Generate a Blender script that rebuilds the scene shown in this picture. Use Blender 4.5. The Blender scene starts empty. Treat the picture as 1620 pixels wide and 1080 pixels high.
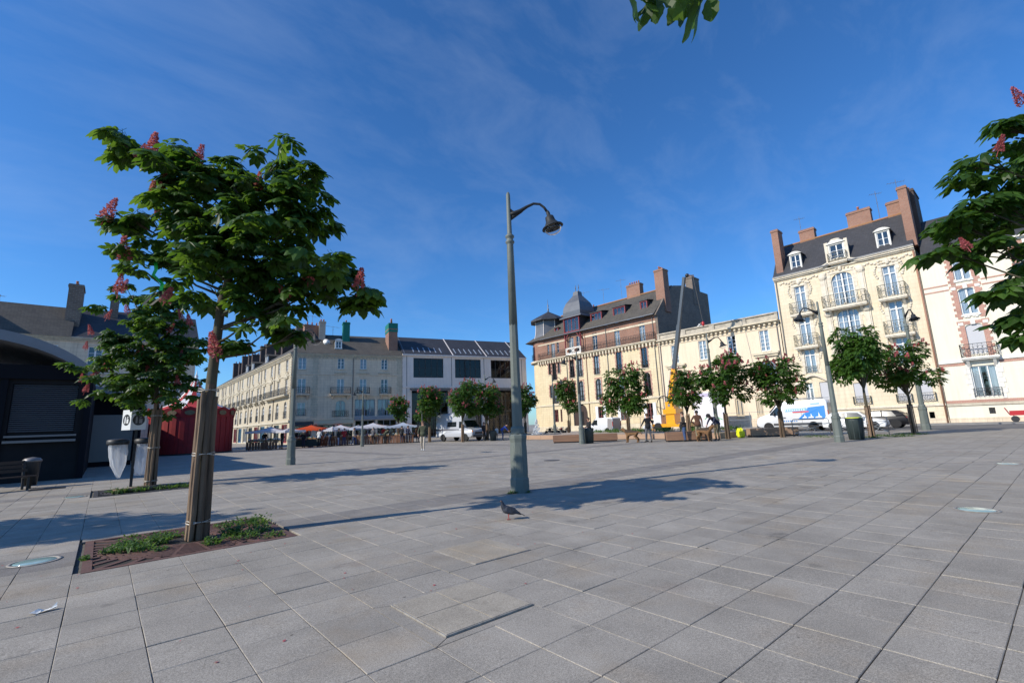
import bpy, bmesh, math, random
from mathutils import Vector, Matrix
R_ = math.radians
sc = bpy.context.scene
COL = sc.collection

# ------------------------------------------------------------------ camera
F_PX, ROLL, HZ, EYE, YAW = 730.0, R_(2.3), 672.0, 1.55, R_(41.4)
PITCH = math.atan((HZ - 540) * math.cos(ROLL) / F_PX)
fw = Vector((math.sin(YAW) * math.cos(PITCH), math.cos(YAW) * math.cos(PITCH), math.sin(PITCH)))
r0 = Vector((math.cos(YAW), -math.sin(YAW), 0))
u0 = r0.cross(fw)
cr = r0 * math.cos(ROLL) - u0 * math.sin(ROLL)
cu = r0 * math.sin(ROLL) + u0 * math.cos(ROLL)
cam_d = bpy.data.cameras.new('camera')
cam = bpy.data.objects.new('camera', cam_d); COL.objects.link(cam)
cam.matrix_world = Matrix(((cr.x, cu.x, -fw.x, 0), (cr.y, cu.y, -fw.y, 0), (cr.z, cu.z, -fw.z, EYE), (0, 0, 0, 1)))
cam_d.sensor_fit = 'HORIZONTAL'; cam_d.sensor_width = 36; cam_d.lens = 36 * F_PX / 1620
cam_d.clip_start = 0.05; cam_d.clip_end = 3000
sc.camera = cam

# ------------------------------------------------------------------ sky and sun
SUN_EL = R_(33.3)
sun_h = Vector((-0.965, 0.262)).normalized()
SUN_TO = Vector((sun_h.x * math.cos(SUN_EL), sun_h.y * math.cos(SUN_EL), math.sin(SUN_EL)))
w = bpy.data.worlds.new('World'); sc.world = w; w.use_nodes = True
nt = w.node_tree; nt.nodes.clear()
sky = nt.nodes.new('ShaderNodeTexSky'); sky.sky_type = 'NISHITA'; sky.sun_disc = False
sky.sun_elevation = SUN_EL; sky.sun_rotation = math.atan2(sun_h.x, sun_h.y)
sky.altitude = 0; sky.air_density = 1.0; sky.dust_density = 0.3; sky.ozone_density = 6.0
gam = nt.nodes.new('ShaderNodeHueSaturation'); gam.inputs['Saturation'].default_value = 1.08
tc = nt.nodes.new('ShaderNodeTexCoord')
mp = nt.nodes.new('ShaderNodeMapping'); mp.inputs['Scale'].default_value = (0.8, 3.6, 4.0); mp.inputs['Rotation'].default_value = (0.35, 0.2, 0.75)
nz = nt.nodes.new('ShaderNodeTexNoise'); nz.inputs['Scale'].default_value = 2.1; nz.inputs['Detail'].default_value = 9; nz.inputs['Roughness'].default_value = 0.62; nz.inputs['Distortion'].default_value = 0.35
rp = nt.nodes.new('ShaderNodeValToRGB'); rp.color_ramp.elements[0].position = 0.46; rp.color_ramp.elements[1].position = 0.9
rp.color_ramp.elements[0].color = (0, 0, 0, 1); rp.color_ramp.elements[1].color = (0.13, 0.13, 0.13, 1)
mx = nt.nodes.new('ShaderNodeMixRGB'); mx.inputs[2].default_value = (5.2, 6.0, 7.0, 1)
bg = nt.nodes.new('ShaderNodeBackground'); bg.inputs['Strength'].default_value = 0.14
wo = nt.nodes.new('ShaderNodeOutputWorld')
L = nt.links.new
tn = nt.nodes.new('ShaderNodeMixRGB'); tn.blend_type = 'MULTIPLY'; tn.inputs[0].default_value = 1; tn.inputs[2].default_value = (0.67, 1.0, 1.23, 1)
L(sky.outputs[0], gam.inputs['Color']); L(gam.outputs[0], tn.inputs[1]); L(tc.outputs['Generated'], mp.inputs[0]); L(mp.outputs[0], nz.inputs['Vector'])
L(nz.outputs['Fac'], rp.inputs[0]); L(rp.outputs[0], mx.inputs[0]); L(tn.outputs[0], mx.inputs[1]); L(mx.outputs[0], bg.inputs[0]); L(bg.outputs[0], wo.inputs[0])
sd = bpy.data.lights.new('sun', 'SUN'); sd.energy = 4.9; sd.angle = R_(0.53); sd.color = (1.0, 0.925, 0.80)
so = bpy.data.objects.new('sun', sd); COL.objects.link(so); so.rotation_euler = SUN_TO.to_track_quat('Z', 'Y').to_euler(); so.location = SUN_TO * 80
sc.view_settings.view_transform = 'Standard'; sc.view_settings.look = 'None'; sc.view_settings.exposure = 0.0; sc.view_settings.gamma = 1.0
sc.view_settings.use_curve_mapping = False
sc.render.engine = 'CYCLES'; sc.cycles.max_bounces = 6; sc.cycles.transparent_max_bounces = 12

# ------------------------------------------------------------------ helpers
class MB:
    """collects shapes, builds ONE mesh"""
    def __init__(s): s.v = []; s.f = []; s.m = []; s.mi = 0
    def face(s, pts):
        n = len(s.v); s.v.extend([tuple(p) for p in pts]); s.f.append(tuple(range(n, n + len(pts)))); s.m.append(s.mi); return s
    def addmesh(s, vs, fs):
        n = len(s.v); s.v.extend([tuple(p) for p in vs]); s.f.extend([tuple(i + n for i in f) for f in fs]); s.m.extend([s.mi] * len(fs)); return s
    def box(s, x0, x1, y0, y1, z0, z1):
        return s.addmesh([(x0,y0,z0),(x1,y0,z0),(x1,y1,z0),(x0,y1,z0),(x0,y0,z1),(x1,y0,z1),(x1,y1,z1),(x0,y1,z1)],
                         [(0,3,2,1),(4,5,6,7),(0,1,5,4),(1,2,6,5),(2,3,7,6),(3,0,4,7)])
    def obox(s, M, sx, sy, sz):
        vs = [M @ Vector((x*sx/2, y*sy/2, z*sz/2)) for z in (-1,1) for (x,y) in ((-1,-1),(1,-1),(1,1),(-1,1))]
        return s.addmesh(vs, [(0,3,2,1),(4,5,6,7),(0,1,5,4),(1,2,6,5),(2,3,7,6),(3,0,4,7)])
    def bar(s, a, b, w, h=None):
        a, b = Vector(a), Vector(b); d = b - a; h = h or w
        if d.length < 1e-6: return s
        M = Matrix.Translation((a+b)/2) @ d.to_track_quat('Z', 'Y').to_matrix().to_4x4()
        return s.obox(M, w, h, d.length)
    def prism(s, poly, y0, y1, axis='y'):
        """poly in (x,z) (axis y), (y,z) (axis x) or (x,y) (axis z), extruded along axis"""
        n = len(poly)
        def P(p, t): return {'y': (p[0], t, p[1]), 'x': (t, p[0], p[1]), 'z': (p[0], p[1], t)}[axis]
        vs = [P(p, y0) for p in poly] + [P(p, y1) for p in poly]
        fs = [tuple(range(n-1, -1, -1)), tuple(range(n, 2*n))] + [(i, (i+1) % n, n + (i+1) % n, n + i) for i in range(n)]
        return s.addmesh(vs, fs)
    def tube(s, path, rad, n=8, cap=True):
        path = [Vector(p) for p in path]
        if not hasattr(rad, '__len__'): rad = [rad] * len(path)
        vs, fs = [], []; prev = None
        for i, p in enumerate(path):
            t = (path[min(i+1, len(path)-1)] - path[max(i-1, 0)])
            if t.length < 1e-9: t = Vector((0,0,1))
            t.normalize()
            x = prev - t * prev.dot(t) if prev is not None else t.cross(Vector((0.13, 0.97, 0.21)))
            if x.length < 1e-6: x = t.cross(Vector((1, 0, 0)))
            x.normalize(); prev = x; y = t.cross(x)
            for k in range(n):
                a = 2 * math.pi * k / n; vs.append(p + (x * math.cos(a) + y * math.sin(a)) * rad[i])
        for i in range(len(path) - 1):
            for k in range(n):
                fs.append((i*n+k, i*n+(k+1) % n, (i+1)*n+(k+1) % n, (i+1)*n+k))
        if cap: fs.append(tuple(range(n-1, -1, -1))); fs.append(tuple(range((len(path)-1)*n, len(path)*n)))
        return s.addmesh(vs, fs)
    def lathe(s, prof, n=16, c=(0, 0, 0), M=None, rot=0):
        vs, fs = [], []
        for (r, z) in prof:
            for k in range(n):
                a = rot + 2 * math.pi * k / n; p = Vector((r * math.cos(a), r * math.sin(a), z)); p = M @ p if M else p + Vector(c); vs.append(p)
        for i in range(len(prof) - 1):
            for k in range(n): fs.append((i*n+k, i*n+(k+1) % n, (i+1)*n+(k+1) % n, (i+1)*n+k))
        if prof[0][0] > 1e-5: fs.append(tuple(range(n-1, -1, -1)))
        if prof[-1][0] > 1e-5: fs.append(tuple(range((len(prof)-1)*n, len(prof)*n)))
        return s.addmesh(vs, fs)
    def ball(s, c, r, n=8, m=5):
        if not hasattr(r, '__len__'): r = (r, r, r)
        prof = [(math.sin(math.pi*i/m), -math.cos(math.pi*i/m)) for i in range(m+1)]
        M = Matrix.Translation(c) @ Matrix.Diagonal((r[0], r[1], r[2], 1))
        return s.lathe([(max(p[0], 1e-4), p[1]) for p in prof], n, M=M)
    def mesh(s, name, mats, smooth=False):
        me = bpy.data.meshes.new(name); me.from_pydata(s.v, [], s.f)
        for m in (mats if isinstance(mats, (list, tuple)) else [mats]): me.materials.append(m)
        if any(s.m): me.polygons.foreach_set('material_index', s.m)
        if smooth: me.polygons.foreach_set('use_smooth', [True] * len(s.f))
        me.update(); return me
    def build(s, name, mats, parent=None, smooth=False, fr=None, loc=None, rot=None):
        return link(name, s.mesh(name, mats, smooth), parent, fr, loc, rot)

def link(name, me, parent=None, fr=None, loc=None, rot=None, scale=None):
    o = bpy.data.objects.new(name, me); COL.objects.link(o)
    if parent is not None: o.parent = parent
    if fr is not None: o.location = (fr[0], fr[1], 0); o.rotation_euler = (0, 0, fr[2])
    if loc is not None: o.location = loc
    if rot is not None: o.rotation_euler = rot if hasattr(rot, '__len__') else (0, 0, rot)
    if scale is not None: o.scale = scale if hasattr(scale, '__len__') else (scale,)*3
    return o
def at_fr(fr, u, d, z):
    c, s_ = math.cos(fr[2]), math.sin(fr[2]); return (fr[0] + c*u - s_*d, fr[1] + s_*u + c*d, z)
def tag(o, label, cat, group=None):
    o['label'] = label; o['category'] = cat
    if group: o['group'] = group
    return o
def thing(name, label, cat, loc=(0, 0, 0), rotz=0, group=None):
    o = bpy.data.objects.new(name, None); COL.objects.link(o); o.location = loc; o.rotation_euler = (0, 0, rotz); o.empty_display_size = 0.3
    return tag(o, label, cat, group)
def copy_tree(o, parent=None):
    c = o.copy(); COL.objects.link(c)
    if parent is not None: c.parent = parent
    for ch in list(o.children): copy_tree(ch, c)
    return c
def setting(o, kind='structure'): o['kind'] = kind; return o

# ------------------------------------------------------------------ materials
MATS = {}
def mat(name, col, rough=0.7, col2=None, scale=3.0, amt=0.5, bump=0.0, bscale=None, metal=0.0, spec=0.5, detail=6, stretch=None, trans=None, emit=None, rnd=0.0, world=False, streak=0.0, ashlar=0.0):
    if name in MATS: return MATS[name]
    m = bpy.data.materials.new(name); m.use_nodes = True; n = m.node_tree.nodes; l = m.node_tree.links.new
    b = n['Principled BSDF']; b.inputs['Roughness'].default_value = rough; b.inputs['Metallic'].default_value = metal; b.inputs['Specular IOR Level'].default_value = spec
    c4 = (*col, 1); b.inputs['Base Color'].default_value = c4
    out = None
    if col2 is not None or bump:
        t = n.new('ShaderNodeTexCoord'); src = t.outputs['Object']
        if world: src = n.new('ShaderNodeNewGeometry').outputs['Position']
        if stretch:
            mpn = n.new('ShaderNodeMapping'); mpn.inputs['Scale'].default_value = stretch; l(src, mpn.inputs[0]); src = mpn.outputs[0]
    if col2 is not None:
        z = n.new('ShaderNodeTexNoise'); z.inputs['Scale'].default_value = scale; z.inputs['Detail'].default_value = detail; z.inputs['Roughness'].default_value = 0.65; l(src, z.inputs['Vector'])
        r = n.new('ShaderNodeValToRGB'); r.color_ramp.elements[0].position = 0.5 - 0.5*(1-amt)*0.6 - 0.02; r.color_ramp.elements[1].position = 0.5 + 0.5*(1-amt)*0.6 + 0.02
        r.color_ramp.elements[0].color = c4; r.color_ramp.elements[1].color = (*col2, 1); l(z.outputs['Fac'], r.inputs[0]); out = r.outputs[0]
    if ashlar:
        ta = n.new('ShaderNodeTexCoord'); sa = n.new('ShaderNodeSeparateXYZ'); l(ta.outputs['Object'], sa.inputs[0]); aa = n.new('ShaderNodeMath'); aa.operation = 'ADD'; l(sa.outputs[0], aa.inputs[0]); l(sa.outputs[1], aa.inputs[1])
        ca = n.new('ShaderNodeCombineXYZ'); l(aa.outputs[0], ca.inputs[0]); l(sa.outputs[2], ca.inputs[1]); ka = n.new('ShaderNodeTexBrick'); ka.inputs['Scale'].default_value = 1; ka.inputs['Brick Width'].default_value = 0.95; ka.inputs['Row Height'].default_value = 0.42; ka.inputs['Mortar Size'].default_value = 0.014
        g1, g2, g3 = 1.0, 1 - ashlar*.5, 1 - ashlar*1.6
        ka.inputs['Color1'].default_value = (g1, g1, g1, 1); ka.inputs['Color2'].default_value = (g2, g2, g2, 1); ka.inputs['Mortar'].default_value = (g3, g3*.97, g3*.92, 1); l(ca.outputs[0], ka.inputs['Vector'])
        ma = n.new('ShaderNodeMixRGB'); ma.blend_type = 'MULTIPLY'; ma.inputs[0].default_value = 1; ma.inputs[1].default_value = c4; l(ka.outputs['Color'], ma.inputs[2])
        if out is not None: l(out, ma.inputs[1])
        out = ma.outputs[0]
    if streak:
        tq = n.new('ShaderNodeTexCoord'); mq = n.new('ShaderNodeMapping'); mq.inputs['Scale'].default_value = (1.6, 1.6, 0.10); l(tq.outputs['Object'], mq.inputs[0])
        zq = n.new('ShaderNodeTexNoise'); zq.inputs['Scale'].default_value = 2.2; zq.inputs['Detail'].default_value = 7; zq.inputs['Roughness'].default_value = 0.7; l(mq.outputs[0], zq.inputs['Vector'])
        rq = n.new('ShaderNodeMapRange'); rq.inputs[1].default_value = 0.45; rq.inputs[2].default_value = 0.75; rq.inputs[3].default_value = 1.0; rq.inputs[4].default_value = 1 - streak; l(zq.outputs['Fac'], rq.inputs[0])
        hq = n.new('ShaderNodeHueSaturation'); l(rq.outputs[0], hq.inputs['Value']); hq.inputs['Color'].default_value = c4
        if out is not None: l(out, hq.inputs['Color'])
        out = hq.outputs[0]
    if rnd:
        oi = n.new('ShaderNodeObjectInfo'); mr = n.new('ShaderNodeMapRange'); mr.inputs[3].default_value = 1 - rnd; mr.inputs[4].default_value = 1 + rnd; l(oi.outputs['Random'], mr.inputs[0])
        hs = n.new('ShaderNodeHueSaturation'); l(mr.outputs[0], hs.inputs['Value'])
        if out is not None: l(out, hs.inputs['Color'])
        else: hs.inputs['Color'].default_value = c4
        out = hs.outputs[0]
    if out is not None: l(out, b.inputs['Base Color'])
    if bump:
        z2 = n.new('ShaderNodeTexNoise'); z2.inputs['Scale'].default_value = bscale or scale * 6; z2.inputs['Detail'].default_value = 5; l(src, z2.inputs['Vector'])
        bp = n.new('ShaderNodeBump'); bp.inputs['Strength'].default_value = bump; bp.inputs['Distance'].default_value = 0.02; l(z2.outputs['Fac'], bp.inputs['Height']); l(bp.outputs[0], b.inputs['Normal'])
    if trans is not None:
        tr = n.new('ShaderNodeBsdfTranslucent'); tr.inputs[0].default_value = (*trans, 1); mxs = n.new('ShaderNodeMixShader'); mxs.inputs[0].default_value = 0.38
        l(b.outputs[0], mxs.inputs[1]); l(tr.outputs[0], mxs.inputs[2]); l(mxs.outputs[0], n['Material Output'].inputs[0])
    MATS[name] = m; return m
def brickmat(name, c1, c2, mortar, sx=0.22, sy=0.075, ms=0.012, rough=0.85, vert=True):
    """real sized courses too small to tell apart at this distance"""
    if name in MATS: return MATS[name]
    m = bpy.data.materials.new(name); m.use_nodes = True; n = m.node_tree.nodes; l = m.node_tree.links.new
    b = n['Principled BSDF']; b.inputs['Roughness'].default_value = rough
    t = n.new('ShaderNodeTexCoord'); sp = n.new('ShaderNodeSeparateXYZ'); cb = n.new('ShaderNodeCombineXYZ'); ad = n.new('ShaderNodeMath'); ad.operation = 'ADD'
    l(t.outputs['Object'], sp.inputs[0]); l(sp.outputs[0], ad.inputs[0]); l(sp.outputs[1], ad.inputs[1])
    if vert: l(ad.outputs[0], cb.inputs[0]); l(sp.outputs[2], cb.inputs[1])
    else: l(sp.outputs[0], cb.inputs[0]); l(sp.outputs[1], cb.inputs[1])
    k = n.new('ShaderNodeTexBrick'); k.inputs['Scale'].default_value = 1; k.inputs['Brick Width'].default_value = sx; k.inputs['Row Height'].default_value = sy; k.inputs['Mortar Size'].default_value = ms
    k.inputs['Color1'].default_value = (*c1, 1); k.inputs['Color2'].default_value = (*c2, 1); k.inputs['Mortar'].default_value = (*mortar, 1); l(cb.outputs[0], k.inputs['Vector'])
    z = n.new('ShaderNodeTexNoise'); z.inputs['Scale'].default_value = 0.7; z.inputs['Detail'].default_value = 7; l(t.outputs['Object'], z.inputs['Vector'])
    mr = n.new('ShaderNodeMapRange'); mr.inputs[1].default_value = 0.3; mr.inputs[2].default_value = 0.75; mr.inputs[3].default_value = 0.8; mr.inputs[4].default_value = 1.1; l(z.outputs['Fac'], mr.inputs[0])
    hs = n.new('ShaderNodeHueSaturation'); l(mr.outputs[0], hs.inputs['Value']); l(k.outputs['Color'], hs.inputs['Color']); l(hs.outputs[0], b.inputs['Base Color'])
    bp = n.new('ShaderNodeBump'); bp.inputs['Strength'].default_value = 0.35; bp.inputs['Distance'].default_value = 0.01; bp.invert = True; l(k.outputs['Fac'], bp.inputs['Height']); l(bp.outputs[0], b.inputs['Normal'])
    MATS[name] = m; return m
def glassmat(name, tint=(0.75, 0.82, 0.85), refl=0.3):
    if name in MATS: return MATS[name]
    m = bpy.data.materials.new(name); m.use_nodes = True; n = m.node_tree.nodes; l = m.node_tree.links.new; n.remove(n['Principled BSDF'])
    tr = n.new('ShaderNodeBsdfTransparent'); tr.inputs[0].default_value = (*tint, 1)
    gl = n.new('ShaderNodeBsdfGlossy'); gl.inputs['Roughness'].default_value = 0.03
    lw = n.new('ShaderNodeLayerWeight'); lw.inputs['Blend'].default_value = refl
    ad = n.new('ShaderNodeMath'); ad.operation = 'MULTIPLY_ADD'; ad.inputs[1].default_value = 0.8; ad.inputs[2].default_value = refl * 0.4; ad.use_clamp = True
    ms = n.new('ShaderNodeMixShader'); l(lw.outputs['Fresnel'], ad.inputs[0]); l(ad.outputs[0], ms.inputs[0]); l(tr.outputs[0], ms.inputs[1]); l(gl.outputs[0], ms.inputs[2]); l(ms.outputs[0], n['Material Output'].inputs[0])
    MATS[name] = m; return m

LIME = mat('limestone', (0.60, 0.52, 0.38), 0.85, (0.46, 0.40, 0.30), 0.5, 0.35, 0.15, 18, streak=0.25, ashlar=0.16)
LIME_T = mat('limestone_trim', (0.62, 0.55, 0.42), 0.85, (0.48, 0.43, 0.33), 1.1, 0.4, streak=0.3)
LIMED = mat('limestone_lifted_for_shade', (0.80, 0.67, 0.50), 0.85, (0.66, 0.55, 0.41), 0.5, 0.35, streak=0.25, ashlar=0.16)  # weathering streaks; base brightened and warmed to make up for wall shade
CONC = mat('white_render', (0.84, 0.75, 0.68), 0.8, (0.75, 0.67, 0.60), 0.35, 0.4, streak=0.15)
YEL = mat('yellow_stone', (0.78, 0.66, 0.44), 0.85, (0.70, 0.57, 0.36), 0.35, 0.35, 0.1, 12, streak=0.22, ashlar=0.14)
YEL_T = mat('pale_stone_trim', (0.76, 0.66, 0.48), 0.85, (0.60, 0.52, 0.39), 1.0, 0.4, streak=0.35)
PEACH = mat('peach_render', (0.82, 0.68, 0.51), 0.85, (0.76, 0.62, 0.45), 0.3, 0.3, streak=0.16)
CREAM = mat('cream_stone', (0.80, 0.69, 0.51), 0.85, (0.73, 0.61, 0.43), 0.4, 0.35, streak=0.22, ashlar=0.12)
CREAM_T = mat('pale_carved_stone', (0.80, 0.72, 0.58), 0.85, (0.64, 0.56, 0.44), 1.6, 0.4, 0.4, 7, streak=0.3)
IVORY = mat('ivory_render', (0.80, 0.74, 0.60), 0.8, (0.74, 0.68, 0.55), 0.3, 0.3, streak=0.14)
WHITE_T = mat('white_stone_trim', (0.82, 0.79, 0.72), 0.8, (0.7, 0.67, 0.6), 1.2, 0.4, streak=0.25)
BRICK = brickmat('red_brick', (0.32, 0.135, 0.085), (0.25, 0.095, 0.062), (0.33, 0.26, 0.2))
BRICK2 = brickmat('pink_brick', (0.50, 0.21, 0.14), (0.42, 0.16, 0.11), (0.55, 0.45, 0.38))
RUBBLE = brickmat('dark_rubble', (0.20, 0.155, 0.12), (0.14, 0.11, 0.09), (0.26, 0.22, 0.18), 0.45, 0.2, 0.02)
SLATE = brickmat('slate', (0.055, 0.055, 0.062), (0.040, 0.041, 0.047), (0.025, 0.025, 0.028), 0.25, 0.14, 0.01, 0.6)
SLATE2 = brickmat('lichen_slate', (0.115, 0.10, 0.080), (0.082, 0.074, 0.062), (0.05, 0.045, 0.04), 0.25, 0.14, 0.01, 0.75)
ZINC = mat('zinc', (0.16, 0.165, 0.18), 0.45, (0.11, 0.115, 0.125), 0.8, 0.3, metal=0.3)
TILE_R = mat('ridge_tile', (0.42, 0.16, 0.08), 0.8, (0.3, 0.2, 0.08), 4, 0.4)
POTS = mat('terracotta_pot', (0.48, 0.17, 0.08), 0.8)
WOODW = mat('white_window_paint', (0.78, 0.78, 0.76), 0.5)
WOODR = mat('red_window_paint', (0.22, 0.025, 0.03), 0.5)
WOODP = mat('plum_window_paint', (0.20, 0.06, 0.06), 0.5)
WOODG = mat('grey_window_paint', (0.45, 0.44, 0.42), 0.5)
DARKFR = mat('dark_metal_frame', (0.025, 0.027, 0.03), 0.4)
IRON = mat('black_iron', (0.02, 0.02, 0.022), 0.5)
IRON_G = mat('green_grey_iron', (0.07, 0.085, 0.06), 0.6, (0.12, 0.11, 0.08), 6, 0.4)
GLASS = glassmat('window_glass')
GLASSD = glassmat('dark_glass', (0.25, 0.27, 0.28), 0.12)
ROOM = mat('dark_room', (0.035, 0.032, 0.03), 0.9)
CURT = mat('net_curtain', (0.62, 0.64, 0.68), 0.9, (0.45, 0.47, 0.52), 9, 0.4, stretch=(1, 1, 0.08))
SHUT = mat('white_shutter', (0.76, 0.77, 0.79), 0.6)
SHUTG = mat('grey_shutter', (0.50, 0.50, 0.52), 0.6)
PIPE = mat('downpipe_grey', (0.16, 0.15, 0.14), 0.5)
PIPER = mat('downpipe_rust', (0.33, 0.17, 0.11), 0.6)
# ------------------------------------------------------------------ ground and paving
GX0, GDX, GY0, GDY, SHEAR = -0.13, 0.5185, 1.08, 0.532, -0.0265
def granite(name, base, var, far=False):
    m = bpy.data.materials.new(name); m.use_nodes = True; n = m.node_tree.nodes; l = m.node_tree.links.new
    b = n['Principled BSDF']; b.inputs['Roughness'].default_value = 0.82; b.inputs['Specular IOR Level'].default_value = 0.25
    g = n.new('ShaderNodeNewGeometry'); sp = n.new('ShaderNodeSeparateXYZ'); l(g.outputs['Position'], sp.inputs[0])
    def math_(op, a, b_=None, c=None):
        k = n.new('ShaderNodeMath'); k.operation = op
        for i, x in enumerate((a, b_, c)):
            if x is None: continue
            if isinstance(x, (int, float)): k.inputs[i].default_value = x
            else: l(x, k.inputs[i])
        return k.outputs[0]
    ix = math_('DIVIDE', math_('SUBTRACT', sp.outputs[0], GX0), GDX)
    ysh = math_('MULTIPLY_ADD', sp.outputs[0], -SHEAR, sp.outputs[1]); iy = math_('DIVIDE', math_('SUBTRACT', ysh, GY0), GDY)
    cb = n.new('ShaderNodeCombineXYZ'); l(math_('FLOOR', ix), cb.inputs[0]); l(math_('FLOOR', iy), cb.inputs[1])
    wn = n.new('ShaderNodeTexWhiteNoise'); wn.noise_dimensions = '2D'; l(cb.outputs[0], wn.inputs['Vector'])
    v1 = math_('MULTIPLY_ADD', wn.outputs['Value'], var * 2, 1 - var)
    def noise(scale, d, lo, hi, a, c):
        z = n.new('ShaderNodeTexNoise'); z.inputs['Scale'].default_value = scale; z.inputs['Detail'].default_value = d; z.inputs['Roughness'].default_value = 0.6; l(g.outputs['Position'], z.inputs['Vector'])
        mr = n.new('ShaderNodeMapRange'); mr.inputs[1].default_value = lo; mr.inputs[2].default_value = hi; mr.inputs[3].default_value = a; mr.inputs[4].default_value = c; l(z.outputs['Fac'], mr.inputs[0]); return mr.outputs[0], z
    big, _ = noise(0.35, 8, 0.3, 0.7, 0.88, 1.1)
    mid, _ = noise(2.3, 6, 0.25, 0.62, 0.86, 1.06)
    spk, zz = noise(150, 2, 0.32, 0.68, 0.62, 1.38)
    stn, _ = noise(1.25, 4, 0.645, 0.74, 1.0, 0.58)          # dark chewing-gum and oil stains
    spo, _ = noise(9.0, 1, 0.76, 0.80, 1.0, 0.5)
    dirt, _ = noise(0.8, 9, 0.5, 0.78, 1.0, 0.80); spk2, _ = noise(48, 3, 0.3, 0.7, 0.86, 1.14)
    spk = math_('MULTIPLY', spk, math_('MULTIPLY', spk2, dirt))
    val = math_('MULTIPLY', math_('MULTIPLY', math_('MULTIPLY', v1, big), math_('MULTIPLY', mid, spk)), math_('MULTIPLY', stn, spo))
    if far:
        for t in (ix, iy):
            fr = math_('FRACT', t); e = math_('MINIMUM', fr, math_('SUBTRACT', 1.0, fr))
            k = n.new('ShaderNodeMapRange'); k.inputs[1].default_value = 0.008; k.inputs[2].default_value = 0.014; k.inputs[3].default_value = 0.45 if t is iy else 0.8; k.inputs[4].default_value = 1.0; l(e, k.inputs[0]); val = math_('MULTIPLY', val, k.outputs[0])
    warm, _ = noise(0.9, 5, 0.52, 0.72, 0.0, 1.0)
    mc = n.new('ShaderNodeMixRGB'); mc.inputs[1].default_value = (*base, 1); mc.inputs[2].default_value = (base[0]*1.0, base[1]*0.93, base[2]*0.84, 1); l(warm, mc.inputs[0])
    brn, _ = noise(0.55, 7, 0.62, 0.72, 0.0, 0.45)          # faint rusty stains
    mb = n.new('ShaderNodeMixRGB'); mb.inputs[2].default_value = (0.25, 0.19, 0.15, 1); l(brn, mb.inputs[0]); l(mc.outputs[0], mb.inputs[1]); mc = mb
    hs = n.new('ShaderNodeHueSaturation'); l(val, hs.inputs['Value']); l(mc.outputs[0], hs.inputs['Color']); l(hs.outputs[0], b.inputs['Base Color'])
    bp = n.new('ShaderNodeBump'); bp.inputs['Strength'].default_value = 0.25; bp.inputs['Distance'].default_value = 0.004; l(zz.outputs['Fac'], bp.inputs['Height']); l(bp.outputs[0], b.inputs['Normal'])
    MATS[name] = m; return m
GRAN = granite('grey_granite', (0.318, 0.290, 0.250), 0.07)
GRAND = granite('dark_granite', (0.230, 0.212, 0.192), 0.05)
GRANF = granite('grey_granite_far', (0.318, 0.290, 0.250), 0.06, True)
JOINT = mat('joint_sand', (0.10, 0.09, 0.075), 0.95, (0.16, 0.145, 0.12), 8, 0.4)
MORTAR = mat('pale_mortar', (0.25, 0.225, 0.185), 0.95, (0.14, 0.125, 0.105), 5, 0.5)
ASPH = mat('asphalt', (0.10, 0.10, 0.105), 0.9, (0.14, 0.138, 0.135), 0.8, 0.35, 0.2, 60)
KERB = mat('kerb_granite', (0.26, 0.25, 0.24), 0.85, (0.2, 0.195, 0.19), 3, 0.4)
SOIL = mat('soil', (0.022, 0.017, 0.013), 0.95, (0.05, 0.04, 0.03), 12, 0.4, 0.5, 25)
I0, I1, K0, K1 = -8, 46, -6, 48
def gpt(i, k, z=0.0):
    x = GX0 + i * GDX; return Vector((x, GY0 + k * GDY + SHEAR * x, z))
def project(p):
    q = Vector(p) - Vector((0, 0, EYE)); d = q.dot(fw)
    return (810 + F_PX * q.dot(cr) / d, 540 - F_PX * q.dot(cu) / d, d) if d > 0.1 else None
pl = MB()
zx0, zx1, zy0, zy1 = GX0 + I0*GDX, GX0 + I1*GDX, GY0 + K0*GDY, GY0 + K1*GDY
pl.face([gpt(I0, K0, -0.035), gpt(I1, K0, -0.035), gpt(I1, K1, -0.035), gpt(I0, K1, -0.035)])
ground = setting(pl.build('plaza_ground', JOINT))
fs = MB()
B = 900
a, b, c, d = gpt(I0, K0, 0), gpt(I1, K0, 0), gpt(I1, K1, 0), gpt(I0, K1, 0)
for q in ([(-B, -B), (B, -B), b, a], [b, (B, -B), (B, B), c], [d, c, (B, B), (-B, B)], [(-B, -B), a, d, (-B, B)]):
    fs.face([(p[0], p[1], 0.0) for p in q])
for q in ((a, b), (b, c), (c, d), (d, a)):
    fs.face([q[0], q[1], q[1] + Vector((0, 0, -0.035)), q[0] + Vector((0, 0, -0.035))])
setting(fs.build('square_paving', GRANF))
bs = MB()
for k in (14, 34):
    for (xa, xb) in ((GX0+I1*GDX, 44), (-40, GX0+I0*GDX)):
        bs.face([(xa, GY0+k*GDY+SHEAR*xa, 0.004), (xb, GY0+k*GDY+SHEAR*xb, 0.004), (xb, GY0+(k+2)*GDY+SHEAR*xb, 0.004), (xa, GY0+(k+2)*GDY+SHEAR*xa, 0.004)])
setting(bs.build('paving_band', GRAND))
for (xa, xb) in ((13.6, 14.6), (23.5, 24.5)):
    b2 = MB(); b2.face([(xa, 26.6, 0.004), (xb, 26.6, 0.004), (xb, 48, 0.004), (xa, 48, 0.004)]); setting(b2.build('paving_band', GRAND))
skip = {(i, k) for i in range(0, 5) for k in range(13, 18)} | {(i, k) for i in range(0, 5) for k in range(32, 37)} | {(i, k) for i in (4, 5) for k in (4, 5)} | {(i, k) for i in (6, 7, 8) for k in (6, 7, 8)}
skip |= {(i, k) for i in range(18, 23) for k in range(-6, -1)}
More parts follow.
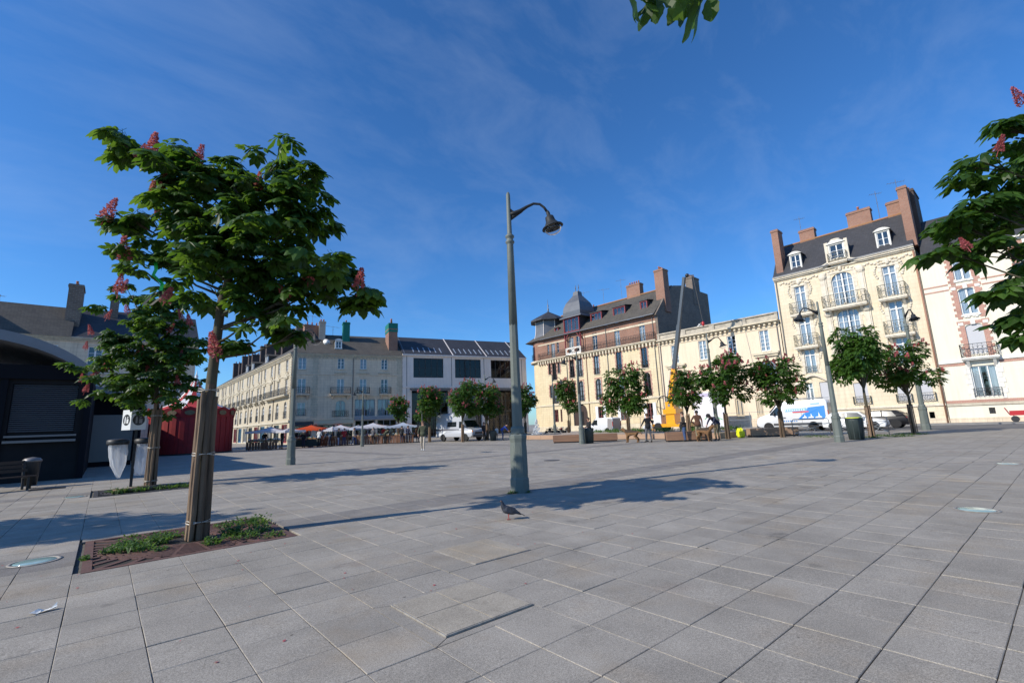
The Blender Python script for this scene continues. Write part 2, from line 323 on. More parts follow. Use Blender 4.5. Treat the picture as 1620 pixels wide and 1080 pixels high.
def slab_verts(gx, gy, dz=0.0, tilt=(0, 0)):
    x0, x1, y0, y1 = -GDX/2 + gx/2, GDX/2 - gx/2, -GDY/2 + gy/2, GDY/2 - gy/2; ch = 0.004
    def P(x, y, z): return (x, y + SHEAR * x, z + (x * tilt[0] + y * tilt[1] if z > -0.02 else 0))
    vs = [P(x0, y0, -0.03), P(x1, y0, -0.03), P(x1, y1, -0.03), P(x0, y1, -0.03), P(x0, y0, -ch+dz), P(x1, y0, -ch+dz), P(x1, y1, -ch+dz), P(x0, y1, -ch+dz),
          P(x0+ch, y0+ch, dz), P(x1-ch, y0+ch, dz), P(x1-ch, y1-ch, dz), P(x0+ch, y1-ch, dz)]
    f = [(0,1,5,4),(1,2,6,5),(2,3,7,6),(3,0,4,7),(4,5,9,8),(5,6,10,9),(6,7,11,10),(7,4,8,11),(8,9,10,11)]
    return vs, f
rs = random.Random(5)
variants = []
for j in range(10):
    v, f = slab_verts(rs.choice((0.003, 0.005, 0.007)), rs.choice((0.004, 0.006, 0.010)), rs.uniform(-0.003, 0.002), (rs.uniform(-.004, .004), rs.uniform(-.004, .004)))
    variants.append((v, f, MB().addmesh(v, f).mesh('paving_slab', GRAN), MB().addmesh(v, f).mesh('paving_slab', GRAND)))
cells = []
for i in range(I0, I1):
    for k in range(K0, K1):
        if (i, k) in skip: continue
        c = (gpt(i, k) + gpt(i+1, k+1)) / 2; p = project(c)
        vis = p and -60 < p[0] < 1680 and p[1] < 1130
        cells.append((-(1 / p[2]**3) if vis else 0, i, k, c))
cells.sort(key=lambda t: t[0])
rest = [MB(), MB()]
for n_, (s_, i, k, c) in enumerate(cells):
    v = rs.choice(variants); band = k in (14, 15, 34, 35)
    if n_ < 300 and s_ < 0:
        link('paving_slab', v[3] if band else v[2], ground, loc=c, rot=0)
    else: rest[1 if band else 0].addmesh([Vector(q) + c for q in v[0]], v[1])
for nm, r, m in (('paving_slabs', rest[0], GRAN), ('band_slabs', rest[1], GRAND)):
    o = r.build(nm, m, ground); o['kind'] = 'stuff'
# pale mortar filling the joints that run away to the left, dark joints the other way
mo = MB()
for i in range(I0, I1 + 1):
    for k in range(K0, K1):
        if (i, k) in skip or (i-1, k) in skip: continue
        if rs.random() < (0.10 if i < 4 else 0.30):
            a = gpt(i, k, -0.0045); b = gpt(i, k+1, -0.0045); t = rs.uniform(0.0, .25); b = b.lerp(a, t * rs.random()); a = a.lerp(b, t)
            mo.face([a + Vector((-.006, 0, 0)), a + Vector((.006, 0, 0)), b + Vector((.006, 0, 0)), b + Vector((-.006, 0, 0))])
o = mo.build('joint_mortar', MORTAR, ground); o['kind'] = 'stuff'

# ---- access covers set in the paving
STEEL = mat('cover_frame_steel', (0.46, 0.43, 0.38), 0.6, (0.2, 0.17, 0.14), 9, 0.4, metal=0.2)
COVC = granite('cover_concrete', (0.365, 0.325, 0.265), 0.05)
def cover(label, i0, i1, k0, k1, x0, x1, y0, y1, split, dz):
    t = thing('access_cover', label, 'access cover', ((x0+x1)/2, (y0+y1)/2, 0), 0, 'covers let into the paving')
    o_ = Vector(((x0+x1)/2, (y0+y1)/2, 0))
    def Q(x, y, z): return (x - o_.x, y + SHEAR * (x - o_.x) - o_.y, z)
    A = [gpt(i0, k0), gpt(i1, k0), gpt(i1, k1), gpt(i0, k1)]; A = [(p.x, p.y - SHEAR * (p.x - o_.x)) for p in A]
    Bq = [(x0-.016, y0-.024), (x1+.014, y0-.024), (x1+.014, y1+.022), (x0-.016, y1+.022)]
    for j in range(4):
        p0, p1, q1, q0 = A[j], A[(j+1) % 4], Bq[(j+1) % 4], Bq[j]
        if i1 - i0 > 2: q1, q0 = ((A[1][0], Bq[1][1]), (A[0][0], Bq[0][1])) if j == 0 else ((A[3][0], Bq[3][1]), (A[2][0], Bq[2][1])) if j == 2 else (q1, q0); p0, p1 = ((A[1][0], Bq[1][1]), (A[1][0], Bq[2][1])) if j == 1 else ((A[0][0], Bq[3][1]), (A[0][0], Bq[0][1])) if j == 3 else (p0, p1)
        cx = sum(p[0] for p in (p0, p1, q0, q1))/4; cy = sum(p[1] for p in (p0, p1, q0, q1))/4
        pts = [(cx+(p[0]-cx)*.994, cy+(p[1]-cy)*.985) for p in (p0, p1, q1, q0)]
        m = MB(); m.addmesh([Q(*p, -.03) for p in pts] + [Q(*p, -.001) for p in pts], [(4,5,6,7),(0,1,5,4),(1,2,6,5),(2,3,7,6),(3,0,4,7)]); m.build('edge_slab', GRAN, t)
    m = MB(); wd = .012
    for (xa, xb, ya, yb) in ((x0-wd, x1+wd, y0-wd, y0), (x0-wd, x1+wd, y1, y1+wd), (x0-wd, x0, y0, y1), (x1, x1+wd, y0, y1)):
        pts = [(xa, ya), (xb, ya), (xb, yb), (xa, yb)]; m.addmesh([Q(*p, -.03) for p in pts] + [Q(*p, dz - .002) for p in pts], [(4,5,6,7),(0,1,5,4),(1,2,6,5),(2,3,7,6),(3,0,4,7)])
    m.build('cover_frame', STEEL, t)
    for (xa, xb, ya, yb) in split:
        m = MB(); e = .004; pts = [(xa+e, ya+e), (xb-e, ya+e), (xb-e, yb-e), (xa+e, yb-e)]
        m.addmesh([Q(*p, -.03) for p in pts] + [Q(*p, dz) for p in pts], [(4,5,6,7),(0,1,5,4),(1,2,6,5),(2,3,7,6),(3,0,4,7)]); m.build('cover_slab', COVC, t)
mxc, myc = 2.53, 3.69
cover('raised square cover of four pale slabs in the foreground paving', 4, 6, 4, 6, 2.09, 2.95, 3.24, 4.12, [(2.09, mxc, 3.24, myc), (mxc, 2.95, 3.24, myc), (2.09, mxc, myc, 4.12), (mxc, 2.95, myc, 4.12)], 0.014)
cover('flat square cover with three slab strips nearer the pigeon', 6, 9, 6, 9, 3.35, 4.17, 4.57, 5.45, [(3.35, 3.53, 4.57, 5.45), (3.53, 3.98, 4.57, 5.45), (3.98, 4.17, 4.57, 5.45)], 0.006)

# ---- cast iron tree grates
RUST = mat('rusty_cast_iron', (0.16, 0.078, 0.056), 0.75, (0.095, 0.052, 0.042), 5, 0.35, 0.3, 40)
def grate(label, x0, x1, y0, y1, cx, cy, mt=RUST):
    t = thing('tree_grate', label, 'tree grate', (cx, cy, 0), 0, 'cast iron tree grates')
    X0, X1, Y0, Y1 = x0-cx, x1-cx, y0-cy, y1-cy
    m = MB(); m.box(X0, X1, Y0, Y1, -.05, -.012); m.build('soil_bed', SOIL, t)
    m = MB(); e = .1
    for (a, b, c, d) in ((X0, X1, Y0, Y0+e), (X0, X1, Y1-e, Y1), (X0, X0+e, Y0+e, Y1-e), (X1-e, X1, Y0+e, Y1-e)): m.box(a, b, c, d, -.04, .004)
    m.build('outer_frame', mt, t)
    half = min(X1-X0, Y1-Y0)/2 - .1; ox, oy = (X0+X1)/2, (Y0+Y1)/2
    m = MB(); n = 72
    rr = .36
    while rr + .03 < half:
        wd = .046
        for k in range(n):
            if k % 18 == 0 and rr > .45: pass
            a0, a1 = 2*math.pi*k/n, 2*math.pi*(k+1)/n
            P = lambda r, a, z: (ox + r*math.cos(a), oy + r*math.sin(a), z)
            m.addmesh([P(rr, a0, -.03), P(rr, a1, -.03), P(rr+wd, a1, -.03), P(rr+wd, a0, -.03), P(rr, a0, .002), P(rr, a1, .002), P(rr+wd, a1, .002), P(rr+wd, a0, .002)], [(4,5,6,7),(0,1,5,4),(2,3,7,6)])
        rr += .086
    for k in range(16):
        a0 = math.pi*k/8 + .1; M = Matrix.Translation((ox, oy, -.012)) @ Matrix.Rotation(a0, 4, 'Z') @ Matrix.Translation((.36 + (half-.36)/2, 0, 0)); m.obox(M, half - .34, .035, .026)
    m.build('ring_bars', mt, t)['kind'] = 'stuff'
    for sx in (-1, 1):
        for sy in (-1, 1):
            m = MB()
            for k in range(9):
                a0 = R_(k*10 + 5); px, py = half*1.0*math.cos(a0), half*math.sin(a0)
                qx = min((X1-X0)/2 - .1, px * 1.9); qy = min((Y1-Y0)/2 - .1, py * 1.9)
                s = min(((X1-X0)/2-.1)/max(math.cos(a0), .01), ((Y1-Y0)/2-.1)/max(math.sin(a0), .01))
                m.bar((ox + sx*half*.97*math.cos(a0), oy + sy*half*.97*math.sin(a0), -.012), (ox + sx*s*math.cos(a0), oy + sy*s*math.sin(a0), -.012), .07, .028)
            m.build('corner_bars', mt, t)['kind'] = 'stuff'
    return t
grate('rusty red tree grate overgrown with weeds under the nearest tree', -.06, 2.40, 7.93, 10.33, 1.25, 9.05)
IRONG = mat('grey_cast_iron', (0.055, 0.05, 0.05), 0.7, (0.03, 0.03, 0.03), 5, 0.4)
grate('dark tree grate under the second tree beside the bag bins', -.06, 2.40, 18.05, 20.45, 1.27, 19.2, IRONG)
grate('tree grate cut off by the right edge of the picture', 9.2, 11.7, -2.2, 0.3, 10.45, -0.95, IRONG)
for (x, y, gx) in ((10.33, 7.93, 0), (20.45, 18.05, 0)):
    m = MB(); m.box(-.1, 2.44, x+.01, gpt(0, 18 if x < 15 else 37).y - .03, -.03, -.001); m.build('edge_slab', GRAN, ground)
for (ya, yb) in ((gpt(2, 32).y + .01, 18.04),): 
    if yb > ya: m = MB(); m.box(-.1, 2.44, ya, yb, -.03, -.001); m.build('edge_slab', GRAN, ground)
# filling slabs round the right hand grate
m = MB(); m.box(GX0+18*GDX+.01, 9.19, gpt(20, -6).y+.02, gpt(20, -1).y-.02, -.03, -.001); m.build('edge_slab', GRAN, ground)
# ---- glass uplighters in the paving
LENS = mat('uplight_glass', (0.18, 0.32, 0.31), 0.12, (0.42, 0.55, 0.52), 3, 0.3, spec=0.8)
for (x, y, lb) in ((-.54, 9.25, 'round glass ground light left of the rusty grate'), (10.15, .96, 'round glass ground light in the right foreground'), (18.4, .95, 'round glass ground light far to the right edge'), (-.46, 18.9, 'round glass ground light left of the second tree grate')):
    t = thing('ground_light', lb, 'ground light', (x, y, 0), 0, 'round glass lights in the paving')
    m = MB(); m.lathe([(.27, .0005), (.27, .006), (.225, .008), (.225, .0005)], 32); m.build('steel_ring', STEEL, t, True)
    m = MB(); m.lathe([(.224, .001), (.2, .011), (.12, .018), (.0001, .02)], 32); m.build('lens', LENS, t, True)

# ---- road along the right hand houses, kerb and pavement
m = MB(); m.face([(45.5, -60, .004), (57.0, -60, .004), (57.0, 66, .004), (45.5, 66, .004)]); setting(m.build('road', ASPH))
m = MB(); m.box(57.0, 57.2, -60, 70, -.02, .13); setting(m.build('kerb', KERB))
PAVE = mat('pavement_slabs', (0.24, 0.235, 0.225), 0.9, (0.17, 0.165, 0.16), 1.4, 0.4)
m = MB(); m.box(57.2, 62, -60, 70, -.02, .124); setting(m.build('pavement', PAVE))
# ------------------------------------------------------------------ facade tools (local: x along the front, y inwards, z up)
WIN = {}
def wall(parent, fr, u0_, u1_, z0, z1, holes, m, depth=0.28, name='wall'):
    us = sorted({u0_, u1_, *[h[0] for h in holes], *[h[1] for h in holes]}); zs = sorted({z0, z1, *[h[2] for h in holes], *[h[3] for h in holes]})
    us = [u for u in us if u0_ <= u <= u1_]; zs = [z for z in zs if z0 <= z <= z1]
    o = MB()
    for a, b in zip(us, us[1:]):
        run = None
        for c, d in zip(zs, zs[1:]):
            cu_, cz = (a+b)/2, (c+d)/2
            if any(h[0] < cu_ < h[1] and h[2] < cz < h[3] for h in holes):
                if run: o.face([(a, 0, run[0]), (b, 0, run[0]), (b, 0, run[1]), (a, 0, run[1])]); run = None
            else: run = (run[0], d) if run else (c, d)
        if run: o.face([(a, 0, run[0]), (b, 0, run[0]), (b, 0, run[1]), (a, 0, run[1])])
    for h in holes:
        a, b, c, d = h[:4]
        o.face([(a, 0, c), (a, 0, d), (a, depth, d), (a, depth, c)]); o.face([(b, 0, d), (b, 0, c), (b, depth, c), (b, depth, d)])
        o.face([(a, 0, d), (b, 0, d), (b, depth, d), (a, depth, d)]); o.face([(b, 0, c), (a, 0, c), (a, depth, c), (b, depth, c)])
        if len(h) > 4 and h[4]:                                   # arched head: fill the two corners
            rise = h[4]; n = 8
            for s in (-1, 1):
                pts = []
                for k in range(n+1):
                    t = k/n; x = (a+b)/2 + s*(b-a)/2*t; z = d - rise + rise*math.sqrt(max(0, 1-t*t)); pts.append((x, z))
                cx = b if s > 0 else a
                for (p, q) in zip(pts, pts[1:]):
                    o.face([(p[0], -.003, p[1]), (q[0], -.003, q[1]), (q[0], -.003, d), (p[0], -.003, d)][::-1 if s < 0 else 1])
                    o.face([(p[0], -.003, p[1]), (q[0], -.003, q[1]), (q[0], depth, q[1]), (p[0], depth, p[1])])
    return o.build(name, m, parent, fr=fr)
def win_mesh(w, h, cols, rows, fw_, m, fan=False):
    key = ('f', round(w, 3), round(h, 3), cols, rows, fw_, m.name, fan)
    if key in WIN: return WIN[key]
    o = MB(); y0, y1 = .12, .18; e = fw_
    o.box(-w/2, -w/2+e, y0, y1, 0, h); o.box(w/2-e, w/2, y0, y1, 0, h); o.box(-w/2+e, w/2-e, y0, y1, 0, e*1.3); o.box(-w/2+e, w/2-e, y0, y1, h-e, h)
    top = h - e
    if fan: o.box(-w/2+e, w/2-e, y0-.01, y1, h*.74, h*.74+e); top = h*.74
    for k in range(1, cols):
        x = -w/2 + w*k/cols; ee = e*.8 if (cols % 2 == 0 and k == cols//2) else e*.45
        o.box(x-ee, x+ee, y0-.008, y1-.01, e*1.3, h-e)
    for k in range(1, rows):
        z = e + (top-e)*k/rows; o.box(-w/2+e, w/2-e, y0+.012, y1-.012, z-e*.25, z+e*.25)
    WIN[key] = o.mesh('window', m); return WIN[key]
def pane_mesh(w, h, m=None):
    m = m or GLASS; key = ('p', round(w, 3), round(h, 3), m.name)
    if key not in WIN: WIN[key] = MB().face([(-w/2, .155, 0), (w/2, .155, 0), (w/2, .155, h), (-w/2, .155, h)]).mesh('pane', m)
    return WIN[key]
def curtain_mesh(w, h):
    key = ('c', round(w, 3), round(h, 3))
    if key not in WIN:
        o = MB(); n = 12
        for s in (-1, 1):
            pts = []
            for k in range(n+1):
                t = k/n; pts.append((s*(w/2 - t*w*.40), .26 + .03*math.sin(t*17)))
            for p, q in zip(pts, pts[1:]): o.face([(p[0], p[1], .02), (q[0], q[1], .02), (q[0]*.92 + s*.0, q[1], h*.98), (p[0], p[1], h*.98)])
        WIN[key] = o.mesh('curtain', CURT)
    return WIN[key]
def sill_mesh(w, m, d=.1, t=.1):
    key = ('s', round(w, 3), m.name, d, t)
    if key not in WIN: WIN[key] = MB().box(-w/2-.1, w/2+.1, -d, .11, -t, .012).mesh('sill', m)
    return WIN[key]
def rail_mesh(w, h, d, m, scroll=True, back=0.0):
    """railing of a balcony, w wide, h high, d deep"""
    key = ('r', round(w, 3), round(h, 3), round(d, 3), m.name, scroll)
    if key in WIN: return WIN[key]
    o = MB(); pts = [(-w/2, back), (-w/2, -d), (w/2, -d), (w/2, back)] if d > .15 else [(-w/2, -d), (w/2, -d)]
    for (a, b) in zip(pts, pts[1:]):
        for z in (h, .12): o.bar((a[0], a[1], z), (b[0], b[1], z), .045, .045)
        ln = math.hypot(b[0]-a[0], b[1]-a[1]); n = max(2, int(ln/(.16 if not scroll else .3)))
        for k in range(n+1):
            t = k/n; x = a[0]+(b[0]-a[0])*t; y = a[1]+(b[1]-a[1])*t; o.bar((x, y, 0), (x, y, h), .026)
            if scroll and k < n:
                xc = a[0]+(b[0]-a[0])*(k+.5)/n; yc = a[1]+(b[1]-a[1])*(k+.5)/n; dx, dy = (b[0]-a[0])/ln, (b[1]-a[1])/ln
                for (zc, rr) in ((h*.36, h*.17), (h*.72, h*.13)):
                    prev = None
                    for j in range(9):
                        an = j/8*2*math.pi*.85 + k; p = (xc + dx*rr*.8*math.cos(an), yc + dy*rr*.8*math.cos(an), zc + rr*math.sin(an))
                        if prev: o.bar(prev, p, .022)
                        prev = p
    WIN[key] = o.mesh('railing', m); return WIN[key]
def slab_mesh(w, d, m, br=True, t=.16):
    key = ('b', round(w, 3), round(d, 3), m.name, br, t)
    if key not in WIN:
        o = MB(); o.box(-w/2-.06, w/2+.06, -d-.07, .0, -t, 0); o.box(-w/2, w/2, -d+.02, .0, -t-.1, -t)
        if br:
            for x in (-w*.36, w*.36): o.prism([(-d*.85, -t-.1), (0, -t-.1), (0, -t-.75), (-d*.25, -t-.55)], x-.11, x+.11, 'x')
        WIN[key] = o.mesh('balcony_slab', m)
    return WIN[key]
RW = random.Random(11)
def window(parent, fr, u, z, w, h, cols=2, rows=3, m=None, fw_=.07, sill=None, curtain=None, fan=False, glass=None, name='window', yoff=0.0):
    o = link(name, win_mesh(w, h, cols, rows, fw_, m or WOODW, fan), parent, loc=at_fr(fr, u, yoff, z), rot=fr[2])
    link('pane', pane_mesh(w, h, glass), o)
    if sill: link('sill', sill_mesh(w, sill), o)
    if curtain is None: curtain = RW.random() < .45
    if curtain: link('curtain', curtain_mesh(w, h), o)
    return o
def balcony(parent, fr, u, z, w, d, h, m=IRON, slab=None, scroll=True, br=True, t=.16):
    o = link('balcony', slab_mesh(w, d, slab, br, t), parent, loc=at_fr(fr, u, 0, z), rot=fr[2])
    link('railing', rail_mesh(w, h, d, m, scroll), o); return o
def guard(parent, fr, u, z, w, h, m=IRON, scroll=True, d=.06):
    return link('window_guard', rail_mesh(w, h, d, m, scroll), parent, loc=at_fr(fr, u, 0, z), rot=fr[2])
def strip(parent, fr, u0_, u1_, z0, z1, proud, m, name='string_course', dep=0.0):
    return MB().box(u0_, u1_, -proud, dep, z0, z1).build(name, m, parent, fr=fr)
def cornice(parent, fr, u0_, u1_, z, m, steps=((.12, .0, .18), (.28, .18, .34), (.4, .34, .46)), dent=0, dz=.22, dp=.2, dw=.18):
    o = MB()
    for (p, a, b) in steps: o.box(u0_, u1_, -p, .0, z+a, z+b-.003)
    if dent:
        n = int((u1_-u0_)/dent)
        for k in range(n): x = u0_ + (k+.5)*dent; o.box(x-dw/2, x+dw/2, -dp, -.002, z-dz, z-.002)
    return o.build('cornice', m, parent, fr=fr)
def chimney(parent, fr, u, y, z0, z1, w, d, m, pots=3, cap=None, potm=None, along='x'):
    o = MB(); o.box(-w/2, w/2, -d/2, d/2, z0, z1-.3); o.box(-w/2-.07, w/2+.07, -d/2-.07, d/2+.07, z1-.3, z1-.12); o.box(-w/2-.02, w/2+.02, -d/2-.02, d/2+.02, z1-.12, z1)
    c = o.build('chimney', m, parent, loc=at_fr(fr, u, y, 0), rot=fr[2])
    for k in range(pots):
        t = (k+.5)/pots - .5; x, yy = (t*w*.85, 0) if along == 'x' else (0, t*d*.85)
        MB().lathe([(.13, z1), (.10, z1+.38), (.13, z1+.4), (.13, z1+.48), (.09, z1+.48)], 8, (x, yy, 0)).build('chimney_pot', potm or POTS, c, True)
    return c
def antenna(parent, fr, u, y, z0, h, sp=1.0):
    o = MB(); o.bar((0, 0, z0), (0, 0, z0+h), .035); o.bar((-sp*.5, 0, z0+h*.92), (sp*.5, .1, z0+h*.92), .025)
    for k in range(6): x = -sp*.5 + sp*k/5; o.bar((x, -.22, z0+h*.92), (x, .25, z0+h*.92), .016)
    o.bar((0, -.3, z0+h*.6), (0, .3, z0+h*.6), .02)
    return o.build('antenna', PIPE, parent, loc=at_fr(fr, u, y, 0), rot=fr[2] + .4)
def pipe(parent, fr, u, z0, z1, m=PIPE, r=.06, y=-.09):
    return MB().tube([(u, y, z0), (u, y, z1)], r, 8).build('downpipe', m, parent, True, fr=fr)
def core(parent, fr, u0_, u1_, y0, y1, z0, z1, m=ROOM, name='rear_body'):
    return MB().box(u0_, u1_, y0, y1, z0, z1).build(name, m, parent, fr=fr)
def bldg(name, label, fr):
    return thing(name, label, 'building', (0, 0, 0))
# ------------------------------------------------------------------ stone corner building (far left) 
Z0 = (0, 0, 0)
def dormer(parent, fr, u, y, z, w, h, m_face, m_roof, wm, cols=2, rows=3, kind='gable', dep=2.6, cheek=None):
    """a dormer: front with a window, cheeks running back into the roof, a small roof"""
    o = MB(); e = .14
    o.box(-w/2-e, -w/2, 0, .25, 0, h); o.box(w/2, w/2+e, 0, .25, 0, h); o.box(-w/2-e, w/2+e, 0, .25, h, h+e); o.box(-w/2-e-.05, w/2+e+.05, -.08, .25, -.12, 0)
    d = o.build('dormer', m_face, parent, loc=at_fr(fr, u, y, z), rot=fr[2])
    for s in (-1, 1): x0, x1 = sorted((s*(w/2+e-.03), s*(w/2+e-.08))); MB().box(x0, x1, .25, dep, 0, h+e).build('cheek', cheek or m_roof, d)
    r = MB(); ov = .14; W = w/2+e+ov
    if kind == 'gable':
        r.addmesh([(-W, -ov, h+e), (0, -ov, h+e+w*.42), (W, -ov, h+e), (-W, dep, h+e), (0, dep, h+e+w*.42), (W, dep, h+e), (-W+.12, -ov, h+e-.05), (W-.12, -ov, h+e-.05)], [(0,1,4,3),(1,2,5,4),(0,6,7,2,1)])
    elif kind == 'shed':
        r.addmesh([(-W, -ov, h+e+.02), (W, -ov, h+e+.02), (W, dep, h+e+.5), (-W, dep, h+e+.5), (-W, -ov, h+e+.12), (W, -ov, h+e+.12), (W, dep, h+e+.6), (-W, dep, h+e+.6)], [(0,1,5,4),(4,5,6,7),(1,2,6,5),(3,0,4,7),(0,3,2,1)])
    else:
        n = 8; prof = [(-W + 2*W*k/n, h+e + w*.34*math.sin(math.pi*k/n)**.8) for k in range(n+1)]
        for p, q in zip(prof, prof[1:]):
            r.face([(p[0], -ov, p[1]), (q[0], -ov, q[1]), (q[0], dep, q[1]), (p[0], dep, p[1])])
        r.addmesh([(p[0], -ov, p[1]) for p in prof], [tuple(range(n+1))])
    r.build('dormer_roof', m_face if kind == 'arch' else m_roof, d)
    ww = link('window', win_mesh(w, h, cols, rows, .06, wm), d); ww.location = (0, -.02, 0)
    pp = MB().face([(-w/2, .13, 0), (w/2, .13, 0), (w/2, .13, h), (-w/2, .13, h)]).build('pane', GLASS, d)
    bk = MB().face([(-w/2, .6, 0), (w/2, .6, 0), (w/2, .6, h), (-w/2, .6, h)]).build('room_back', ROOM, d)
    return d

st = bldg('stone_building', 'long pale limestone corner building with slate roof and many chimneys', None)
st.location = (21, 75.2, 0)
f1, f2 = (0, 0, R_(-90)), (0, 0, R_(-15.0))
LONG = 64
holes = []
for k in range(14):
    u = -(2.55 + 4.45*k)
    holes += [(u-.62, u+.62, 11.2, 13.1), (u-.62, u+.62, 7.55, 9.9), (u-.75, u+.75, 3.9, 6.5, .6), (u-1.5, u+1.5, .2, 3.0)]
wall(st, f1, -LONG, 0, 0, 13.8, holes, LIME)
SHOPB = mat('blue_shopfront', (0.05, 0.16, 0.28), 0.5); SHOPR = mat('red_shopfront', (0.25, 0.02, 0.025), 0.5)
for k in range(14):
    u = -(2.55 + 4.45*k)
    window(st, f1, u, 11.2, 1.24, 1.9, 2, 3, sill=LIME_T, fw_=.09); window(st, f1, u, 7.55, 1.24, 2.35, 2, 3, sill=LIME_T, fw_=.09); window(st, f1, u, 3.9, 1.5, 2.6, 2, 3, fan=True, fw_=.09)
    guard(st, f1, u, 3.9, 1.6, 1.1, IRON, True)
    if k > 2: balcony(st, f1, u, 7.5, 2.0, .55, 1.1, IRON, LIME_T)
    window(st, f1, u, .2, 3.0, 2.8, 4, 1, (SHOPB, SHOPR, DARKFR, WOODG)[(k+1) % 4], .14, curtain=False, name='shop_window')
    strip(st, f1, u-1.0, u+1.0, 10.05, 10.25, .16, LIME_T, 'window_head'); strip(st, f1, u-.95, u+.95, 10.7, 10.95, .14, LIME_T, 'window_ledge')
    if k < 3:
        MB().prism([(u-1.1, 10.25), (u+1.1, 10.25), (u, 10.85)], -.22, 0).build('pediment', LIME_T, st, fr=f1)
    if k % 2 == 1: pipe(st, f1, u-2.2, .1, 13.7)
balcony(st, f1, -6.9, 7.5, 12.6, .7, 1.1, IRON, LIME_T, br=False)
for (z, h, p) in ((3.25, .35, .18), (7.1, .22, .12), (10.45, .2, .1)): strip(st, f1, -LONG, .0, z, z+h, p, LIME_T)
cornice(st, f1, -LONG, .3, 13.35, LIME_T, dent=.55)
# the face towards the square
h2 = [(.85, 2.0, 11.3, 13.2), (.85, 2.05, 7.55, 9.9), (.95, 2.05, 4.2, 6.2)]
for u in (7.1, 10.56, 13.95): h2 += [(u-.52, u+.52, 11.45, 13.2), (u-.55, u+.55, 7.55, 9.9)]
h2 += [(6.45, 7.95, 3.9, 6.45, .7), (9.35, 12.5, 3.85, 6.6), (12.9, 16.0, 3.85, 6.6), (.6, 3.0, .2, 2.7), (3.8, 6.4, .2, 2.7), (6.7, 9.1, .2, 2.7), (9.5, 12.6, .2, 3.25), (12.9, 16.0, .2, 3.25)]
wall(st, f2, 0, 16.9, 0, 13.8, h2, LIMED)
window(st, f2, 1.43, 11.3, 1.15, 1.9, 2, 3, sill=LIME_T, fw_=.09, curtain=True); window(st, f2, 1.45, 7.55, 1.2, 2.35, 2, 3, fw_=.09); window(st, f2, 1.5, 4.2, 1.1, 2.0, 2, 3, fw_=.09)
for u in (7.1, 10.56, 13.95):
    window(st, f2, u, 11.45, 1.04, 1.75, 2, 3, sill=LIME_T, fw_=.09); window(st, f2, u, 7.55, 1.1, 2.35, 2, 3, fw_=.09, curtain=u < 12)
    strip(st, f2, u-.95, u+.95, 10.75, 10.95, .16, LIME_T, 'window_ledge')
window(st, f2, 7.2, 3.9, 1.5, 2.55, 2, 2, WOODG, fan=True, curtain=True); guard(st, f2, 7.2, 3.85, 2.4, 1.0)
balcony(st, f2, 7.15, 7.45, 3.0, .6, 1.05, IRON, LIMED); balcony(st, f2, 10.6, 7.45, 1.9, .5, 1.05, IRON, LIMED); balcony(st, f2, 14.1, 7.45, 1.8, .5, 1.05, IRON, LIMED); balcony(st, f2, 1.5, 7.5, 2.2, .6, 1.05, IRON, LIMED)
guard(st, f2, 1.5, 4.15, 1.4, 1.0)
STEELB = mat('bluegrey_steel', (0.22, 0.25, 0.29), 0.5)
for (u, w_) in ((10.92, 3.15), (14.45, 3.1)):
    window(st, f2, u, 3.85, w_, 2.75, 4, 1, STEELB, .1, curtain=True); window(st, f2, u, .2, w_, 3.05, 3, 1, STEELB, .1, curtain=False, name='shop_window')
for u in (1.8, 5.1, 7.9): window(st, f2, u, .2, 2.4, 2.5, 3, 1, DARKFR, .1, curtain=False, name='shop_window')
SIGNC = mat('cream_fascia', (0.55, 0.5, 0.36), 0.6); SIGND = mat('dark_fascia', (0.045, 0.045, 0.05), 0.5); SIGNR = mat('red_sign', (0.45, 0.03, 0.02), 0.5)
strip(st, f2, 3.4, 9.2, 2.85, 3.45, .22, SIGNC, 'shop_fascia'); strip(st, f2, .2, 3.3, 2.75, 3.3, .2, SIGND, 'shop_fascia'); strip(st, f2, 9.3, 16.1, 3.3, 3.8, .25, STEELB, 'shop_fascia')
for u in (3.6, 7.2): MB().box(u-.22, u+.22, -.75, -.22, 2.1, 2.75).build('projecting_sign', SIGNR, st, fr=f2)
for (z, h, p) in ((3.5, .25, .14), (7.0, .2, .1), (10.45, .18, .08)): strip(st, f2, .0, 9.2 if z < 4 else 16.9, z, z+h, p, LIMED)
cornice(st, f2, -.2, 16.9, 13.35, LIME_T, dent=.55)
for (fr, ua) in ((f2, 3.05), (f2, 16.15), (f1, -.75), (f2, .02)):
    o = MB()
    for k in range(24):
        z = 3.7 + k*.4
        if z > 13: break
        e = .1 if k % 2 else 0; o.box(ua - (e if ua > 1 else 0), ua+.68+(e if ua >= 0 else 0), -.075, 0, z, z+.34)
    q = o.build('quoins', LIME_T, st, fr=fr)
pipe(st, f2, 9.0, .1, 13.3)
# roof
d2 = Vector((math.cos(R_(-15)), math.sin(R_(-15)), 0)); n2 = Vector((math.sin(R_(15)), math.cos(R_(15)), 0))
def off(o_, z):
    yc = (o_ - math.sin(R_(15))*o_)/math.cos(R_(15)); return [Vector((o_, LONG, z)), Vector((o_, yc, z)), d2*16.9 + n2*o_ + Vector((0, 0, z))]
ra, rb, rc = off(-.45, 13.82), off(5.5, 18.0), off(11, 13.82)
o = MB()
for i in (0, 1): o.face([ra[i], ra[i+1], rb[i+1], rb[i]]); o.face([rb[i], rb[i+1], rc[i+1], rc[i]])
o.face([ra[2], rc[2], rb[2]]); o.face([ra[0], rb[0], rc[0]])
o.build('roof', SLATE2, st)
o = MB(); bk = off(10.6, 0)
for i in (0, 1): o.face([bk[i], bk[i+1], bk[i+1] + Vector((0, 0, 13.8)), bk[i] + Vector((0, 0, 13.8))])
